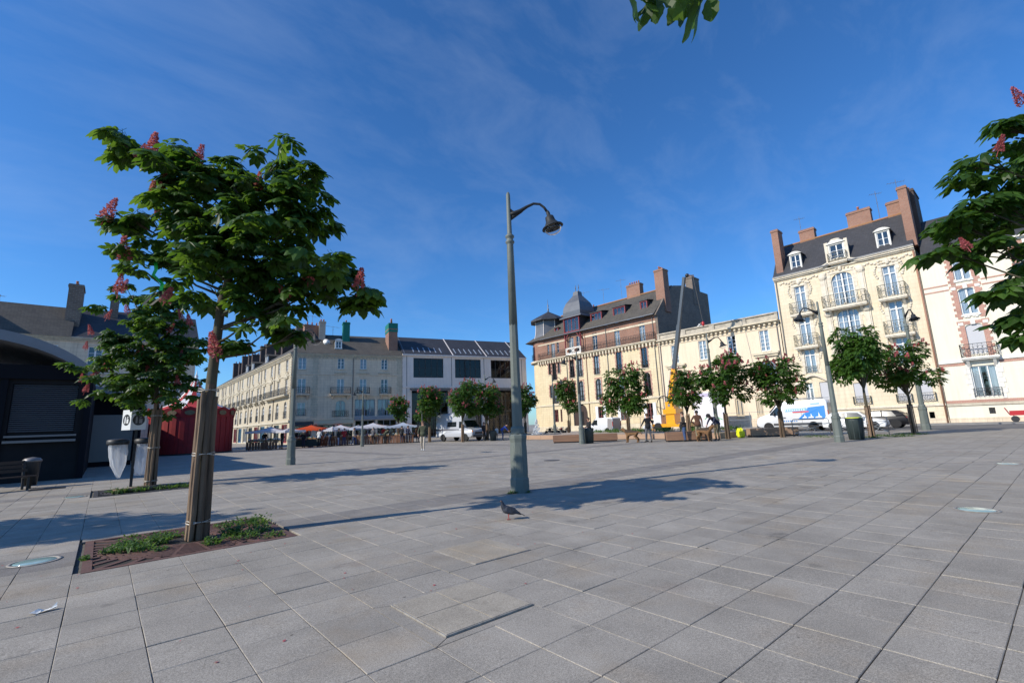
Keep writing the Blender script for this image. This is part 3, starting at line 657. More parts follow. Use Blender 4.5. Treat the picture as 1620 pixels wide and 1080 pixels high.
o.face([d2*16.88, d2*16.88 + n2*10.6, d2*16.88 + n2*10.6 + Vector((0, 0, 13.8)), d2*16.88 + Vector((0, 0, 13.8))])
o.face([(0, LONG, 0), (10.6, LONG, 0), (10.6, LONG, 13.8), (0, LONG, 13.8)]); o.build('rear_wall', LIMED, st)
core(st, f1, -LONG+.5, -1.5, .75, .8, 0, 13.6, name='room_back'); core(st, f2, .9, 16.6, .75, .8, 0, 13.6, name='room_back')
CHG = mat('green_netting', (0.0, 0.12, 0.09), 0.8, (0.01, 0.2, 0.15), 8, 0.4); CHS = mat('pale_chimney_stone', (0.5, 0.42, 0.33), 0.9, (0.35, 0.3, 0.25), 3, 0.4)
CHD = brickmat('sooty_brick', (0.10, 0.06, 0.05), (0.07, 0.045, 0.04), (0.08, 0.07, 0.06))
chimney(st, f2, 4.4, 4.6, 15.5, 20.0, 1.0, 1.5, CHS, 2); chimney(st, f2, 8.2, 4.2, 15.5, 20.0, 1.1, 1.4, CHG, 1); chimney(st, f2, 15.6, 2.6, 14.2, 18.9, 1.5, 3.0, BRICK, 0)
o = MB(); o.box(-.8, .8, -1.55, 1.55, 18.2, 19.75); nc = o.build('chimney_wrap', CHG, st, loc=at_fr(f2, 15.6, 2.6, 0), rot=f2[2])
for (x, y) in ((-.2, -.8), (.2, .9)): MB().lathe([(.17, 19.75), (.14, 20.6), (.17, 20.65)], 8, (x, y, 0)).build('chimney_pot', POTS, nc, True)
chimney(st, f2, 1.4, 7.4, 15.5, 19.6, 1.7, 1.0, BRICK, 2)
for k, u in enumerate((-4, -10, -16.5, -22, -28, -34, -40, -45, -50, -55, -60)): chimney(st, f1, u, 4.0 + (k % 2)*.8, 14.6, 19.4 + .5*(k % 3), .9, 2.6 + (k % 2), CHD if k else BRICK, 3, along='y')
dormer(st, f2, 6.75, 1.0, 15.0, .8, 1.15, WOODW, SLATE2, WOODW, 2, 2, 'arch', 2.5)
for u in (-20, -31, -36): dormer(st, f1, u, 1.0, 14.6, 1.0, 1.4, WOODW, SLATE2, WOODW, 2, 2, 'gable', 2.5)
antenna(st, f2, 2.9, 5.5, 18, 3.4, 1.4); antenna(st, f2, 6.2, 5.5, 18, 1.6, 2.4)
SATD = MB().lathe([(.001, 0), (.35, .06), (.6, .2)], 14, M=Matrix.Translation((0, 0, 0)) @ Matrix.Rotation(R_(70), 4, 'X')).build('satellite_dish', WOODW, st, True, loc=at_fr(f2, 5.0, 2.6, 16.1))

# ------------------------------------------------------------------ modern building with black bays
md = bldg('modern_building', 'white rendered modern building with wide dark glass bays and slate roof', None)
md.location = (21 + d2.x*16.95, 75.2 + d2.y*16.95, 0); md.rotation_euler = (0, 0, R_(-15))
fm = Z0; UM = 23.8
hm = [(1.9, 7.25, 10.2, 13.6), (9.4, 14.4, 10.2, 13.6), (16.4, 21.4, 10.2, 13.6), (1.6, 8.1, .1, 8.2), (9.4, 14.4, .1, 8.2), (15.6, 21.8, .1, 8.2)]
wall(md, fm, 0, UM, 0, 14, hm, CONC, .5)
for h in hm[:3]: window(md, fm, (h[0]+h[1])/2, h[2], h[1]-h[0], 3.4, 5, 2, DARKFR, .12, glass=GLASSD, curtain=False, yoff=.1)
for h in hm[3:]: window(md, fm, (h[0]+h[1])/2, h[2], h[1]-h[0], 8.1, 5, 4, DARKFR, .16, glass=GLASSD, curtain=False, name='glazed_bay', yoff=.3)
for (a, b) in ((1.3, 8.4), (9.2, 14.7), (15.4, 22.0)):
    MB().prism([(-1.5, 7.75), (-1.5, 7.9), (0, 8.35), (0, 8.1)], a, b, 'x').build('awning', DARKFR, md, fr=fm)
strip(md, fm, 0, UM, 8.42, 8.7, .12, CONC); strip(md, fm, -.02, UM, 13.95, 14.2, .3, CONC, 'gutter')
for u in (.75, 8.75, 15.0, 22.8): MB().box(u-.04, u+.04, -.02, .0, .1, 13.9).build('expansion_joint', SIGND, md, fr=fm)
o = MB(); o.addmesh([(0, -.2, 14.2), (UM, -.2, 14.2), (UM, 5.5, 18.2), (0, 5.5, 18.2), (0, 11, 14.2), (UM, 11, 14.2)], [(0,1,2,3),(3,2,5,4),(0,3,4),(1,5,2)]); o.build('roof', SLATE, md, fr=fm)
for u in (.25, 8.9, 15.4, 22.0): o = MB(); o.addmesh([(u, -.2, 14.25), (u+.22, -.2, 14.25), (u+.22, 5.5, 18.26), (u, 5.5, 18.26)], [(0,1,2,3)]); o.build('roof_seam', ZINC if u < 1 else CONC, md, fr=fm)
SKYL = mat('rooflight_glass', (0.30, 0.34, 0.40), 0.15, spec=0.7)
for base in (2.0, 9.7, 16.2):
    for k in range(6):
        u = base + k*1.0; y0, y1 = .5, 2.0; zz = lambda y: 14.2 + (y+.2)*4/5.7 + .06
        o = MB(); o.addmesh([(u, y0, zz(y0)), (u+.17, y0, zz(y0)), (u+.17, y1, zz(y1)), (u, y1, zz(y1))] + [(u, y0, zz(y0)-.1), (u+.17, y0, zz(y0)-.1), (u+.17, y1, zz(y1)-.1), (u, y1, zz(y1)-.1)], [(0,1,2,3),(0,4,5,1),(1,5,6,2),(3,7,4,0)]); o.build('rooflight', SKYL, md, fr=fm)
core(md, fm, .05, UM-.05, 1.2, 11, 0, 14)

# ------------------------------------------------------------------ yellow stone and brick corner building with turret
yl = bldg('turret_building', 'yellow stone and red brick building with a slate corner turret', None)
yl.location = (60, 64, 0); yl.rotation_euler = (0, 0, R_(-90)); fy = Z0
US = 28.1
hy = []
for u in (16.65, 21.1, 25.7): hy += [(u-.5, u+.5, 9.1, 12.2)]
for u in (16.75, 21.15, 25.85): hy += [(u-.55, u+.55, 4.95, 8.4, .5)]
for u in (11.3, 13.1): hy += [(u-.5, u+.5, 9.1, 12.2), (u-.5, u+.5, 5.0, 8.4, .5)]
hy += [(6.6, 7.6, 9.1, 12.2), (5.7, 6.25, 10.2, 12.2), (7.95, 8.5, 10.2, 12.2), (6.65, 7.75, 4.95, 8.4, .5), (5.75, 6.3, 6.0, 8.2), (8.1, 8.65, 6.0, 8.2)]
for u in (16.85, 21.2, 25.85): hy += [(u-.5, u+.5, 1.6, 3.9)]
hy += [(6.6, 7.5, 1.75, 3.9), (8.0, 8.4, 1.75, 3.9), (11.0, 14.1, .13, 4.6, 1.5)]
wall(yl, fy, 3.2, US, 0, 12.9, hy, YEL)
hb = [(u-.5, u+.5, 13.15, 16.0) for u in (16.65, 21.1, 25.7)] + [(6.6, 7.5, 13.15, 16.0), (5.6, 6.1, 13.9, 16.0), (8.0, 8.5, 13.9, 16.0), (10.9, 12.0, 13.15, 16.1), (12.6, 13.7, 13.15, 16.1)]
wall(yl, fy, 3.2, US, 12.9, 16.8, hb, BRICK)
for h in hy[:-1]:
    w_, hh = h[1]-h[0], h[3]-h[2]; gf = h[2] < 3
    window(yl, fy, (h[0]+h[1])/2, h[2], w_, hh, 1 if w_ < .7 else 2, 3, WOODP if gf else DARKFR, .08, sill=YEL_T if not gf else None, fan=(len(h) > 4), curtain=False if gf else None)
    if h[2] > 4 and w_ > .7: guard(yl, fy, (h[0]+h[1])/2, h[2]+.02, w_+.1, 1.0, IRON)
for h in hb: window(yl, fy, (h[0]+h[1])/2, h[2], h[1]-h[0], h[3]-h[2], 1 if h[1]-h[0] < .7 else 2, 3, WOODG, .07)
# toothed brick surrounds
for h in hy[:-1]:
    if h[2] < 4: continue
    o = MB(); a, b, c, d = h[:4]; n = int((d-c)/.3)
    for k in range(n):
        e = .26 if k % 2 else .16; z = c + (d-c)*k/n; o.box(a-e, a-.002, -.03, 0, z, z+(d-c)/n); o.box(b+.002, b+e, -.03, 0, z, z+(d-c)/n)
    if len(h) > 4: o.box(a-.2, b+.2, -.035, 0, d+.002, d+.22)
    else: o.box(a-.2, b+.2, -.035, 0, d+.002, d+.18)
    o.build('brick_surround', BRICK2, yl, fr=fy)
for u in (16.85, 21.2, 25.85):
    for s in (-1, 1):
        o = MB(); x0 = u + s*.53 if s > 0 else u-.53-.5; o.box(x0, x0+.5, -.07, -.02, 1.55, 3.95)
        for k in range(14): z = 1.7 + k*.155; o.box(x0+.06, x0+.44, -.085, -.07, z, z+.07)
        o.build('shutter', SHUT, yl, fr=fy)
strip(yl, fy, 3.2, US, .0, 1.0, .06, YEL_T, 'plinth'); strip(yl, fy, 3.2, US, 4.55, 4.85, .14, YEL_T)
strip(yl, fy, 3.2, US, 12.15, 12.32, .05, BRICK2)
cornice(yl, fy, 3.2, US, 12.75, YEL_T, steps=((.5, 0, .14), (.62, .14, .28)), dent=.62, dz=.55, dp=.42, dw=.26)
for (a, b) in ((14.2, 27.8), (3.6, 10.2)):
    link('balcony_railing', rail_mesh(b-a, 1.15, .5, IRON, True), yl, loc=((a+b)/2, 0, 13.05))
strip(yl, fy, 3.2, 10.5, 15.75, 15.95, .05, YEL_T); strip(yl, fy, 14.2, US, 15.55, 15.85, .05, YEL_T); strip(yl, fy, 3.2, US, 16.45, 16.8, .12, BRICK, 'eaves_course')
o = MB()                                                    # loggia parapet with round openings
o.box(10.6, 14.0, -.55, -.45, 13.05, 13.25); o.box(10.6, 14.0, -.55, -.45, 14.1, 14.25)
for uc in (11.45, 13.15):
    for k in range(20):
        a0, a1 = 2*math.pi*k/20, 2*math.pi*(k+1)/20
        for (ra_, rb_) in ((.36, .44),): o.face([(uc+.7*ra_/.4*math.cos(a0), -.56, 13.68+ra_*math.sin(a0)), (uc+.7*ra_/.4*math.cos(a1), -.56, 13.68+ra_*math.sin(a1)), (uc+.7*rb_/.4*math.cos(a1), -.56, 13.68+rb_*math.sin(a1)), (uc+.7*rb_/.4*math.cos(a0), -.56, 13.68+rb_*math.sin(a0))])
for x in (10.6, 12.22, 13.85): o.box(x, x+.15, -.56, -.44, 13.1, 14.2)
o.build('loggia_parapet', WHITE_T, yl, fr=fy)
for s in (10.55, 14.05):
    o = MB(); o.bar((s, -.5, 14.2), (s, -.5, 16.7), .14); o.bar((s, -.5, 15.6), (s + (.8 if s < 12 else -.8), -.5, 16.65), .1); o.bar((s, -.05, 15.6), (s, -.6, 16.6), .1); o.build('timber_bracket', WOODR, yl, fr=fy)
for u in (10.2, 14.6, 19.0, 27.6): pipe(yl, fy, u, .1, 16.6, PIPE if u != 14.6 else PIPER)
# round corner
o = MB(); n = 14
for (z0, z1, mi, rr) in ((0, 12.9, 0, 3.2), (12.9, 16.8, 1, 3.2), (12.75, 13.05, 2, 3.75), (4.55, 4.85, 2, 3.32), (0, 1.0, 2, 3.26)):
    o.mi = mi
    for k in range(n):
        a0, a1 = R_(-90 - 90*k/n), R_(-90 - 90*(k+1)/n); P = lambda a, z, r: (3.2 + r*math.cos(a), 3.2 + r*math.sin(a), z)
        o.face([P(a1, z0, rr), P(a0, z0, rr), P(a0, z1, rr), P(a1, z1, rr)])
        if rr > 3.2: o.face([P(a1, z1, rr), P(a0, z1, rr), P(a0, z1, 3.1), P(a1, z1, 3.1)]); o.face([P(a0, z0, rr), P(a1, z0, rr), P(a1, z0, 3.1), P(a0, z0, 3.1)])
o.mi = 0; o.face([(0, 17, 0), (0, 3.2, 0), (0, 3.2, 12.9), (0, 17, 12.9)]); o.mi = 1; o.face([(0, 17, 12.9), (0, 3.2, 12.9), (0, 3.2, 16.8), (0, 17, 16.8)])
o.build('round_corner', [YEL, BRICK, YEL_T], yl, fr=fy)
for (z, h) in ((13.3, 2.6),):
    cw = link('window', win_mesh(1.1, h, 2, 3, .08, WOODR), yl, loc=(3.2 + 3.22*math.cos(R_(-118)), 3.2 + 3.22*math.sin(R_(-118)), z), rot=R_(-28)); cw.location = Vector(cw.location) + Vector((-.16*math.cos(R_(-118)), -.16*math.sin(R_(-118)), 0)) * -1.0
    MB().face([(-.5, .1, 0), (.5, .1, 0), (.5, .1, h), (-.5, .1, h)]).build('pane', mat('black_glass', (.02, .025, .03), .08), cw)
    link('railing', rail_mesh(1.3, 1.1, .06, IRON, True), cw)
# turret
t = MB(); A8 = R_(22.5)
t.lathe([(3.75, 16.75), (3.2, 17.1), (2.85, 18.2), (2.7, 19.6), (2.75, 20.9)], 8, (3.2, 3.3, 0), rot=A8)
tu = t.build('turret', ZINC, yl, fr=fy)
MB().lathe([(2.7, 20.75), (3.75, 20.7), (3.7, 20.95), (2.6, 21.6), (.5, 22.7), (.001, 23.0)], 8, (3.2, 3.3, 0), rot=A8).build('turret_roof', SLATE, tu)
MB().lathe([(.25, 22.7), (.1, 23.1), (.2, 23.4), (.07, 23.6), (.13, 24.2), (.05, 24.4), (.02, 25.4)], 8, (3.2, 3.3, 0)).build('finial', ZINC, tu, True)
o = MB()
for k in range(8):
    a0 = A8 + k*math.pi/4; P = lambda r, z: (3.2 + r*math.cos(a0), 3.3 + r*math.sin(a0), z); o.tube([P(3.2, 17.1), P(2.87, 18.2), P(2.72, 19.6), P(2.77, 20.8)], .07, 5)
o.build('lead_hip', CONC, tu)
# main roof: gable end at the right
gp = [(-.55, 16.78), (2.3, 19.4), (5.6, 22.0), (8.5, 22.5), (16.8, 22.4), (16.8, 0)]
o = MB(); r0_, r1_ = 4.5, US + .1
for (p, q) in zip(gp[:4], gp[1:5]): o.face([(r0_, p[0], p[1]), (r1_, p[0], p[1]), (r1_, q[0], q[1]), (r0_, q[0], q[1])])
o.face([(0, -.2, 16.75), (r0_, -.55, 16.78), (r0_, 2.3, 19.4), (2.3, 3, 18.4)]); o.face([(-.4, 2.0, 16.75), (0, -.2, 16.75), (2.3, 3, 18.4), (2, 6, 18.4)])
o.face([(r0_, 2.3, 19.4), (r0_, 5.6, 22.0), (r0_, 16, 22), (2.0, 16, 18)]); o.face([(r0_, -.55, 16.7), (0, -.2, 16.7), (-.4, 2, 16.7), (0, 16, 16.7), (r0_, 16, 16.7)])
o.face([(r0_, -.55, 16.70), (r1_, -.55, 16.70), (r1_, .1, 16.70), (r0_, .1, 16.70)])
o.build('roof', SLATE2, yl, fr=fy)
MB().tube([(r0_, 5.55, 22.08), (r1_, 5.55, 22.08)], .12, 6).build('ridge_tiles', TILE_R, yl, fr=fy)
MB().box(r0_, r1_, -.72, -.52, 16.72, 16.86).build('gutter', ZINC, yl, fr=fy)
o = MB(); o.prism([(-.45, 16.6), (2.35, 19.5), (5.6, 22.1), (8.5, 22.6), (17, 22.5), (17, 0), (.02, 0), (.02, 16.6)], US, US+.35, 'x'); o.build('gable_wall', RUBBLE, yl, fr=fy)
core(yl, fy, 1.0, US, 1.3, 16.8, 0, 16.6)
dormer(yl, fy, 25.6, 1.2, 17.35, 1.0, 2.1, WOODR, SLATE, WOODR, 2, 2, 'shed', 3.6); dormer(yl, fy, 21.0, 1.2, 17.45, 2.1, 2.1, WOODR, SLATE, WOODR, 3, 1, 'shed', 3.6); dormer(yl, fy, 16.3, 1.2, 17.5, 2.1, 2.1, WOODR, SLATE, WOODR, 3, 1, 'shed', 3.6)
dormer(yl, fy, 7.3, .9, 17.4, .65, 1.2, WOODR, SLATE2, WOODR, 1, 2, 'gable', 2.6)
dd = dormer(yl, fy, 12.0, -.3, 17.1, 3.3, 2.3, WOODR, SLATE, WOODR, 4, 1, 'shed', 4.0)
o = MB(); o.lathe([(3.5, 19.55), (3.45, 19.7), (2.75, 20.05), (2.8, 20.7), (2.65, 21.5), (2.2, 22.4), (1.45, 23.2), (.85, 23.8), (.72, 24.5), (.001, 24.65)], 4, (12.0, 1.9, 0), rot=R_(45)); o.build('dome', ZINC, yl, fr=fy)
for s in (-.35, .35): MB().lathe([(.1, 24.6), (.04, 25.0), (.1, 25.2), (.02, 25.9)], 6, (12.0+s, 1.9, 0)).build('finial', ZINC, yl, fr=fy)
chimney(yl, fy, US-.2, 3.2, 17.5, 24.3, 1.5, 1.5, BRICK, 3, along='y'); chimney(yl, fy, 21.2, 6.0, 20, 24.2, 2.6, 1.1, BRICK, 5); chimney(yl, fy, 8.6, 8.2, 19, 22.9, 5.0, .9, BRICK, 9); chimney(yl, fy, US-.2, 13.0, 20, 24.8, 1.2, 2.4, RUBBLE, 3, along='y')
antenna(yl, fy, 18.5, 6, 22.4, 3.6, 1.6); antenna(yl, fy, 10.0, 6, 22.4, 3.4, 2.2); antenna(yl, fy, 14.6, 6, 22.4, 2.8, 2.2)
# entrance door in the arch
o = MB(); o.box(11.0, 14.1, .25, .3, .13, 4.6); dr = o.build('door', mat('dark_door', (.05, .03, .025), .5), yl, fr=fy)
MB().box(12.2, 13.0, .2, .249, .13, 3.3).build('door_leaf', mat('black_paint', (.012, .012, .013), .4), dr)

# ------------------------------------------------------------------ low peach building with balustrade
lw = bldg('peach_building', 'low peach rendered building with stone parapet between taller houses', None)
lw.location = (60, 36.3-.55, 0); lw.rotation_euler = (0, 0, R_(-90)); fl = Z0; UL = 16.25
wu = [u-.55 for u in (2.95, 7.05, 10.95, 14.9)]
hl = [(u-.55, u+.55, 9.15, 11.75) for u in wu] + [(wu[0]-.85, wu[0]+.85, 5.0, 7.85), (wu[3]-.9, wu[3]+.9, 5.0, 7.95), (wu[2]-.5, wu[2]+.5, 1.4, 3.7), (wu[2]+2.0, wu[2]+2.8, 1.4, 3.7)]
hl += [(wu[0]-.5, wu[0]+.5, 1.4, 3.7)]
wall(lw, fl, 0, UL, 0, 12.6, hl, PEACH, .3)
for i, h in enumerate(hl):
    if i in (6, 7, 8): window(lw, fl, (h[0]+h[1])/2, h[2], h[1]-h[0], h[3]-h[2], 2, 1, mat('beige_shutter', (.50, .42, .30), .7), .2, curtain=True, sill=YEL_T); continue
    window(lw, fl, (h[0]+h[1])/2, h[2], h[1]-h[0], h[3]-h[2], 2 if i < 4 else 3, 5 if i < 4 else 4, WOODW if i < 4 else WOODP, .09, sill=YEL_T)
for u in (wu[0], wu[3]):
    strip(lw, fl, u-1.5, u+1.5, 8.75, 9.0, .4, YEL_T, 'hood'); strip(lw, fl, u-1.35, u+1.35, 8.5, 8.748, .25, YEL_T, 'hood_moulding'); strip(lw, fl, u-1.2, u-.9, 5.0, 8.45, .05, YEL_T, 'window_jamb'); strip(lw, fl, u+.92, u+1.2, 5.0, 8.45, .05, YEL_T, 'window_jamb')
strip(lw, fl, 0, UL, 0, 1.0, .08, LIMED, 'plinth'); strip(lw, fl, 0, UL, 1.01, 4.0, .04, mat('pale_peach_base', (.80, .66, .47), .85, (.72, .58, .4), .6, .4), 'base_course') if False else None
strip(lw, fl, 0, UL, 3.85, 4.05, .09, YEL_T); strip(lw, fl, 0, UL, 11.9, 12.05, .06, YEL_T)
cornice(lw, fl, 0, UL, 12.45, YEL_T, steps=((.3, 0, .14), (.62, .14, .3)), dent=.6, dz=.22, dp=.4, dw=.24)
o = MB(); o.box(0, UL, -.25, .1, 12.78, 12.95); o.box(0, UL, -.28, .12, 13.55, 13.72)
for k in range(5): x = UL*k/4; o.box(max(0, x-.35), min(UL, x+.35), -.24, .1, 12.95, 13.55)
o.box(0, UL, -.1, .02, 12.95, 13.55); o.build('parapet', mat('weathered_parapet', (.56, .5, .4), .9, (.3, .27, .22), 2.2, .4), lw, fr=fl)
for k in range(4):
    for j in range(10):
        if j % 1 == 0: pass
MB().box(0, UL, .1, 14, 12.6, 12.75).build('flat_roof', ZINC, lw, fr=fl)
core(lw, fl, .02, UL-.02, .9, 14, 0, 12.6); pipe(lw, fl, .25, .1, 12.3, PIPE); pipe(lw, fl, UL-.3, .1, 12.3, PIPE)

# ------------------------------------------------------------------ cream building with carved fronts and iron balconies
cm_ = bldg('cream_apartment_house', 'tall cream stone apartment house with carved ornament and curved iron balconies', None)
cm_.location = (60, 19.4, 0); cm_.rotation_euler = (0, 0, R_(-90)); fc = Z0; UC = 13.15
cl, cc, cR = 2.55, 6.75, 10.85
hc = [(cl-.55, cl+.55, 13.0, 16.2), (cR-.55, cR+.55, 13.0, 16.25), (cc-1.0, cc+1.0, 13.0, 16.7, .8), (cl-.58, cl+.58, 9.2, 12.5), (cR-.58, cR+.58, 9.2, 12.5), (cc-1.0, cc+1.0, 9.2, 12.55, .7),
      (cl-.55, cl+.55, 5.95, 8.7), (cR-.55, cR+.55, 5.95, 8.7), (cc-1.0, cc+1.0, 5.95, 8.6, .5), (1.6, 2.4, 2.6, 4.9), (3.05, 3.95, 2.6, 4.9), (cc-.6, cc+.6, 2.4, 4.5), (9.7, 10.7, 2.3, 4.3), (11.55, 12.4, 2.3, 4.3), (9.85, 10.2, .5, 1.2), (11.8, 12.2, .5, 1.2)]
wall(cm_, fc, 0, UC, 0, 17.4, hc, CREAM, .3)
for i, h in enumerate(hc):
    w_, hh = h[1]-h[0], h[3]-h[2]
    if i in (10, 11, 12, 13):
        window(cm_, fc, (h[0]+h[1])/2, h[2], w_, hh, 1, 9, SHUTG, .06, curtain=False); MB().box(h[0]+.02, h[1]-.02, .1, .13, h[2], h[3]).build('roller_shutter', SHUTG, cm_, fr=fc); continue
    if i > 13: window(cm_, fc, (h[0]+h[1])/2, h[2], w_, hh, 1, 1, IRON, .04, curtain=False, name='cellar_window'); continue
    wide = w_ > 1.8
    window(cm_, fc, (h[0]+h[1])/2, h[2], w_, hh, 4 if wide else 2, 5 if wide else 1, WOODW, .09, fan=not wide, curtain=True)
for (u, z, w_, d) in ((cl, 12.85, 2.2, .75), (cR, 12.85, 2.2, .75), (cc, 12.85, 3.9, .95), (cl, 9.05, 2.25, .75), (cR, 9.05, 2.25, .75)):
    balcony(cm_, fc, u, z, w_, d, 1.35, IRON_G, CREAM_T, True, True, .22)
guard(cm_, fc, cc, 9.1, 2.5, 1.4, IRON_G, True, .3); guard(cm_, fc, cl, 5.95, 1.2, .8, IRON_G); guard(cm_, fc, cR, 5.95, 1.2, .8, IRON_G); guard(cm_, fc, cc, 5.95, 2.1, .9, IRON_G)
for (u, w_) in ((cc, 1.5), (10.2, 1.2), (12.0, 1.1)): guard(cm_, fc, u, 2.25, w_, .8, IRON_G, True, .25)
# carved surrounds, keystones, garlands
RC = random.Random(3)
for (u, z0, z1, hw) in ((cl, 13.0, 16.2, .55), (cR, 13.0, 16.25, .55), (cl, 9.2, 12.5, .58), (cR, 9.2, 12.5, .58), (cl, 5.95, 8.7, .55), (cR, 5.95, 8.7, .55), (cc, 13.0, 16.7, 1.0), (cc, 9.2, 12.55, 1.0), (cc, 5.95, 8.6, 1.0)):
    o = MB(); n = int((z1-z0)/.42)
    for k in range(n):
        e = RC.choice((.22, .34, .42)); z = z0 + (z1-z0)*k/n
        o.box(u-hw-e, u-hw-.004, -.05, 0, z, z+(z1-z0)/n-.02); o.box(u+hw+.004, u+hw+e, -.05, 0, z, z+(z1-z0)/n-.02)
    o.box(u-hw-.3, u+hw+.3, -.07, 0, z1+.004, z1+.28)
    for k in range(9):
        t = (k/8-.5)*2; o.ball((u + t*(hw+.45), -.07, z1+.5 - .28*t*t + RC.uniform(-.05, .05)), (RC.uniform(.1, .2), .11, RC.uniform(.09, .17)), 7, 4)
    o.ball((u, -.1, z1+.45), (.2, .17, .3), 8, 5)
    for s in (-1, 1):
        for k in range(5): o.ball((u + s*(hw+.55+.1*math.sin(k)), -.05, z1 - .05 - k*.25), (.12, .09, .14), 6, 4)
    o.build('carved_surround', CREAM_T, cm_, fr=fc)
for (a, b) in ((5.0, 8.5),):
    o = MB()
    for s in (0, 1):
        x = (a, b)[s]; o.box(x-.3, x+.3, -.14, 0, 5.6, 16.9); o.box(x-.18, x+.18, -.2, -.14, 6.0, 16.2); o.ball((x, -.16, 16.6), (.4, .2, .45), 8, 5); o.ball((x, -.2, 12.3), (.42, .28, .4), 8, 5); o.ball((x, -.16, 8.9), (.38, .25, .5), 8, 5)
    o.build('pilasters', CREAM_T, cm_, fr=fc)
for (u, w_) in ((cl, 1.9), (cR, 1.9)):                      # frieze of scrolls under the eaves
    o = MB()
    for k in range(14): t = (k/13-.5)*2; o.ball((u + t*w_, -.05, 16.9 + .12*math.sin(k*1.7)), (.16, .1, .13), 6, 4)
    o.ball((u, -.08, 16.95), (.5, .13, .2), 8, 4); o.build('frieze', CREAM_T, cm_, fr=fc)
o = MB(); pts = []
for k in range(41):                                         # cornice that sweeps up over the middle
    x = UC*k/40; b_ = max(0, 1 - abs((x-cc)/2.1)); pts.append((x, 17.35 + .55*(b_*b_*(3-2*b_)) - (.25 if abs(x-cc) < .01 else 0)))
for (dz0, dz1, pr) in ((0, .14, .18), (.14, .3, .34), (.3, .42, .44)):
    for p, q in zip(pts, pts[1:]):
        o.addmesh([(p[0], -pr, p[1]+dz0), (q[0], -pr, q[1]+dz0), (q[0], -pr, q[1]+dz1), (p[0], -pr, p[1]+dz1), (p[0], .3, p[1]+dz0), (q[0], .3, q[1]+dz0), (q[0], .3, q[1]+dz1), (p[0], .3, p[1]+dz1)], [(0,1,2,3),(3,2,6,7),(0,4,5,1)])
o.build('cornice', CREAM_T, cm_, fr=fc)
o = MB(); o.prism([(p[0], p[1]) for p in pts[11:31]] + [(pts[30][0], 17.38), (pts[11][0], 17.38)], -.12, .2); o.build('cornice_panel', CREAM_T, cm_, fr=fc)
o = MB()                                                    # swept door hood
for k in range(16):
    x0, x1 = .6+3.9*k/16, .6+3.9*(k+1)/16; zf = lambda x: 5.2 + .45*math.cos((x-2.55)/1.95*math.pi/1.0)**1 if abs(x-2.55) < 1.95 else 5.0
    o.addmesh([(x0, -.3, zf(x0)), (x1, -.3, zf(x1)), (x1, -.3, zf(x1)+.2), (x0, -.3, zf(x0)+.2), (x0, 0, zf(x0)), (x1, 0, zf(x1)), (x1, 0, zf(x1)+.2), (x0, 0, zf(x0)+.2)], [(0,1,2,3),(3,2,6,7),(0,4,5,1)])
o.build('door_hood', CREAM_T, cm_, fr=fc)
strip(cm_, fc, 4.6, UC, 5.15, 5.35, .16, CREAM_T); strip(cm_, fc, 0, UC, 1.75, 1.95, .12, CREAM_T); strip(cm_, fc, 0, UC, 0, .6, .1, LIMED, 'plinth')
for (u, w_, h, kd, z) in ((cl, .95, 2.1, 'arch', 17.95), (cR, .95, 2.1, 'arch', 17.95), (cc, 1.25, 2.0, 'arch', 17.95)): dormer(cm_, fc, u, .2 if u != cc else -.1, z, w_, h, WHITE_T, SLATE, WOODW, 2, 3, kd, 3.0, SLATE)
for (u, s) in ((cc, 1.35),):
    o = MB(); o.box(u-1.1, u-.77, -.12, .2, 17.5, 20.4); o.box(u+.77, u+1.1, -.12, .2, 17.5, 20.4); o.ball((u, -.15, 20.5), (.5, .12, .16), 8, 4); o.build('dormer_jambs', CREAM_T, cm_, fr=fc)
balcony(cm_, fc, cc, 17.95, 1.7, .5, 1.0, IRON_G, CREAM_T, True, False)
o = MB(); o.addmesh([(0, -.3, 17.75), (UC, -.3, 17.75), (UC, 3.0, 22.3), (0, 3.0, 22.3), (0, 9, 22.8), (UC, 9, 22.8), (0, 12, 17.7), (UC, 12, 17.7)], [(0,1,3-1,3),(3,2,5,4),(4,5,7,6),(0,3,4,6),(1,7,5,2)]); o.build('roof', SLATE, cm_, fr=fc)
MB().tube([(0, 3.0, 22.36), (UC, 3.0, 22.36)], .1, 6).build('ridge_tiles', TILE_R, cm_, fr=fc)
MB().box(0, UC, -.46, -.32, 17.72, 17.84).build('gutter', ZINC, cm_, fr=fc)
chimney(cm_, fc, .75, .9, 17.8, 23.9, .75, 1.5, BRICK, 0); chimney(cm_, fc, 3.4, 3.4, 21.5, 23.8, 1.6, .9, BRICK, 0); chimney(cm_, fc, 8.7, 3.4, 21.5, 24.2, 2.2, .9, BRICK, 1); chimney(cm_, fc, 12.0, 3.4, 21.5, 24.0, 1.5, .9, BRICK, 0); chimney(cm_, fc, 13.05, .9, 17.8, 24.3, .75, 1.4, BRICK, 0); chimney(cm_, fc, 13.3, 3.6, 17.8, 24.4, .9, 3.2, CHD, 2, along='y')
antenna(cm_, fc, 2.6, 4, 22.5, 3.5, 1.1); antenna(cm_, fc, 10.4, 4, 22.5, 3.6, 1.1); antenna(cm_, fc, 12.3, 4, 22.5, 4.2, 1.5)
core(cm_, fc, .05, UC-.05, .95, 12, 0, 17.6); pipe(cm_, fc, .2, .1, 17.3, PIPE); pipe(cm_, fc, UC-.12, .1, 17.2, PIPER, .08)
MB().addmesh([(0, 0, 0), (0, 0, 17.4), (0, 12, 17.4), (0, 12, 0)], [(0,1,2,3)]).build('side_wall', CREAM, cm_, fr=fc)

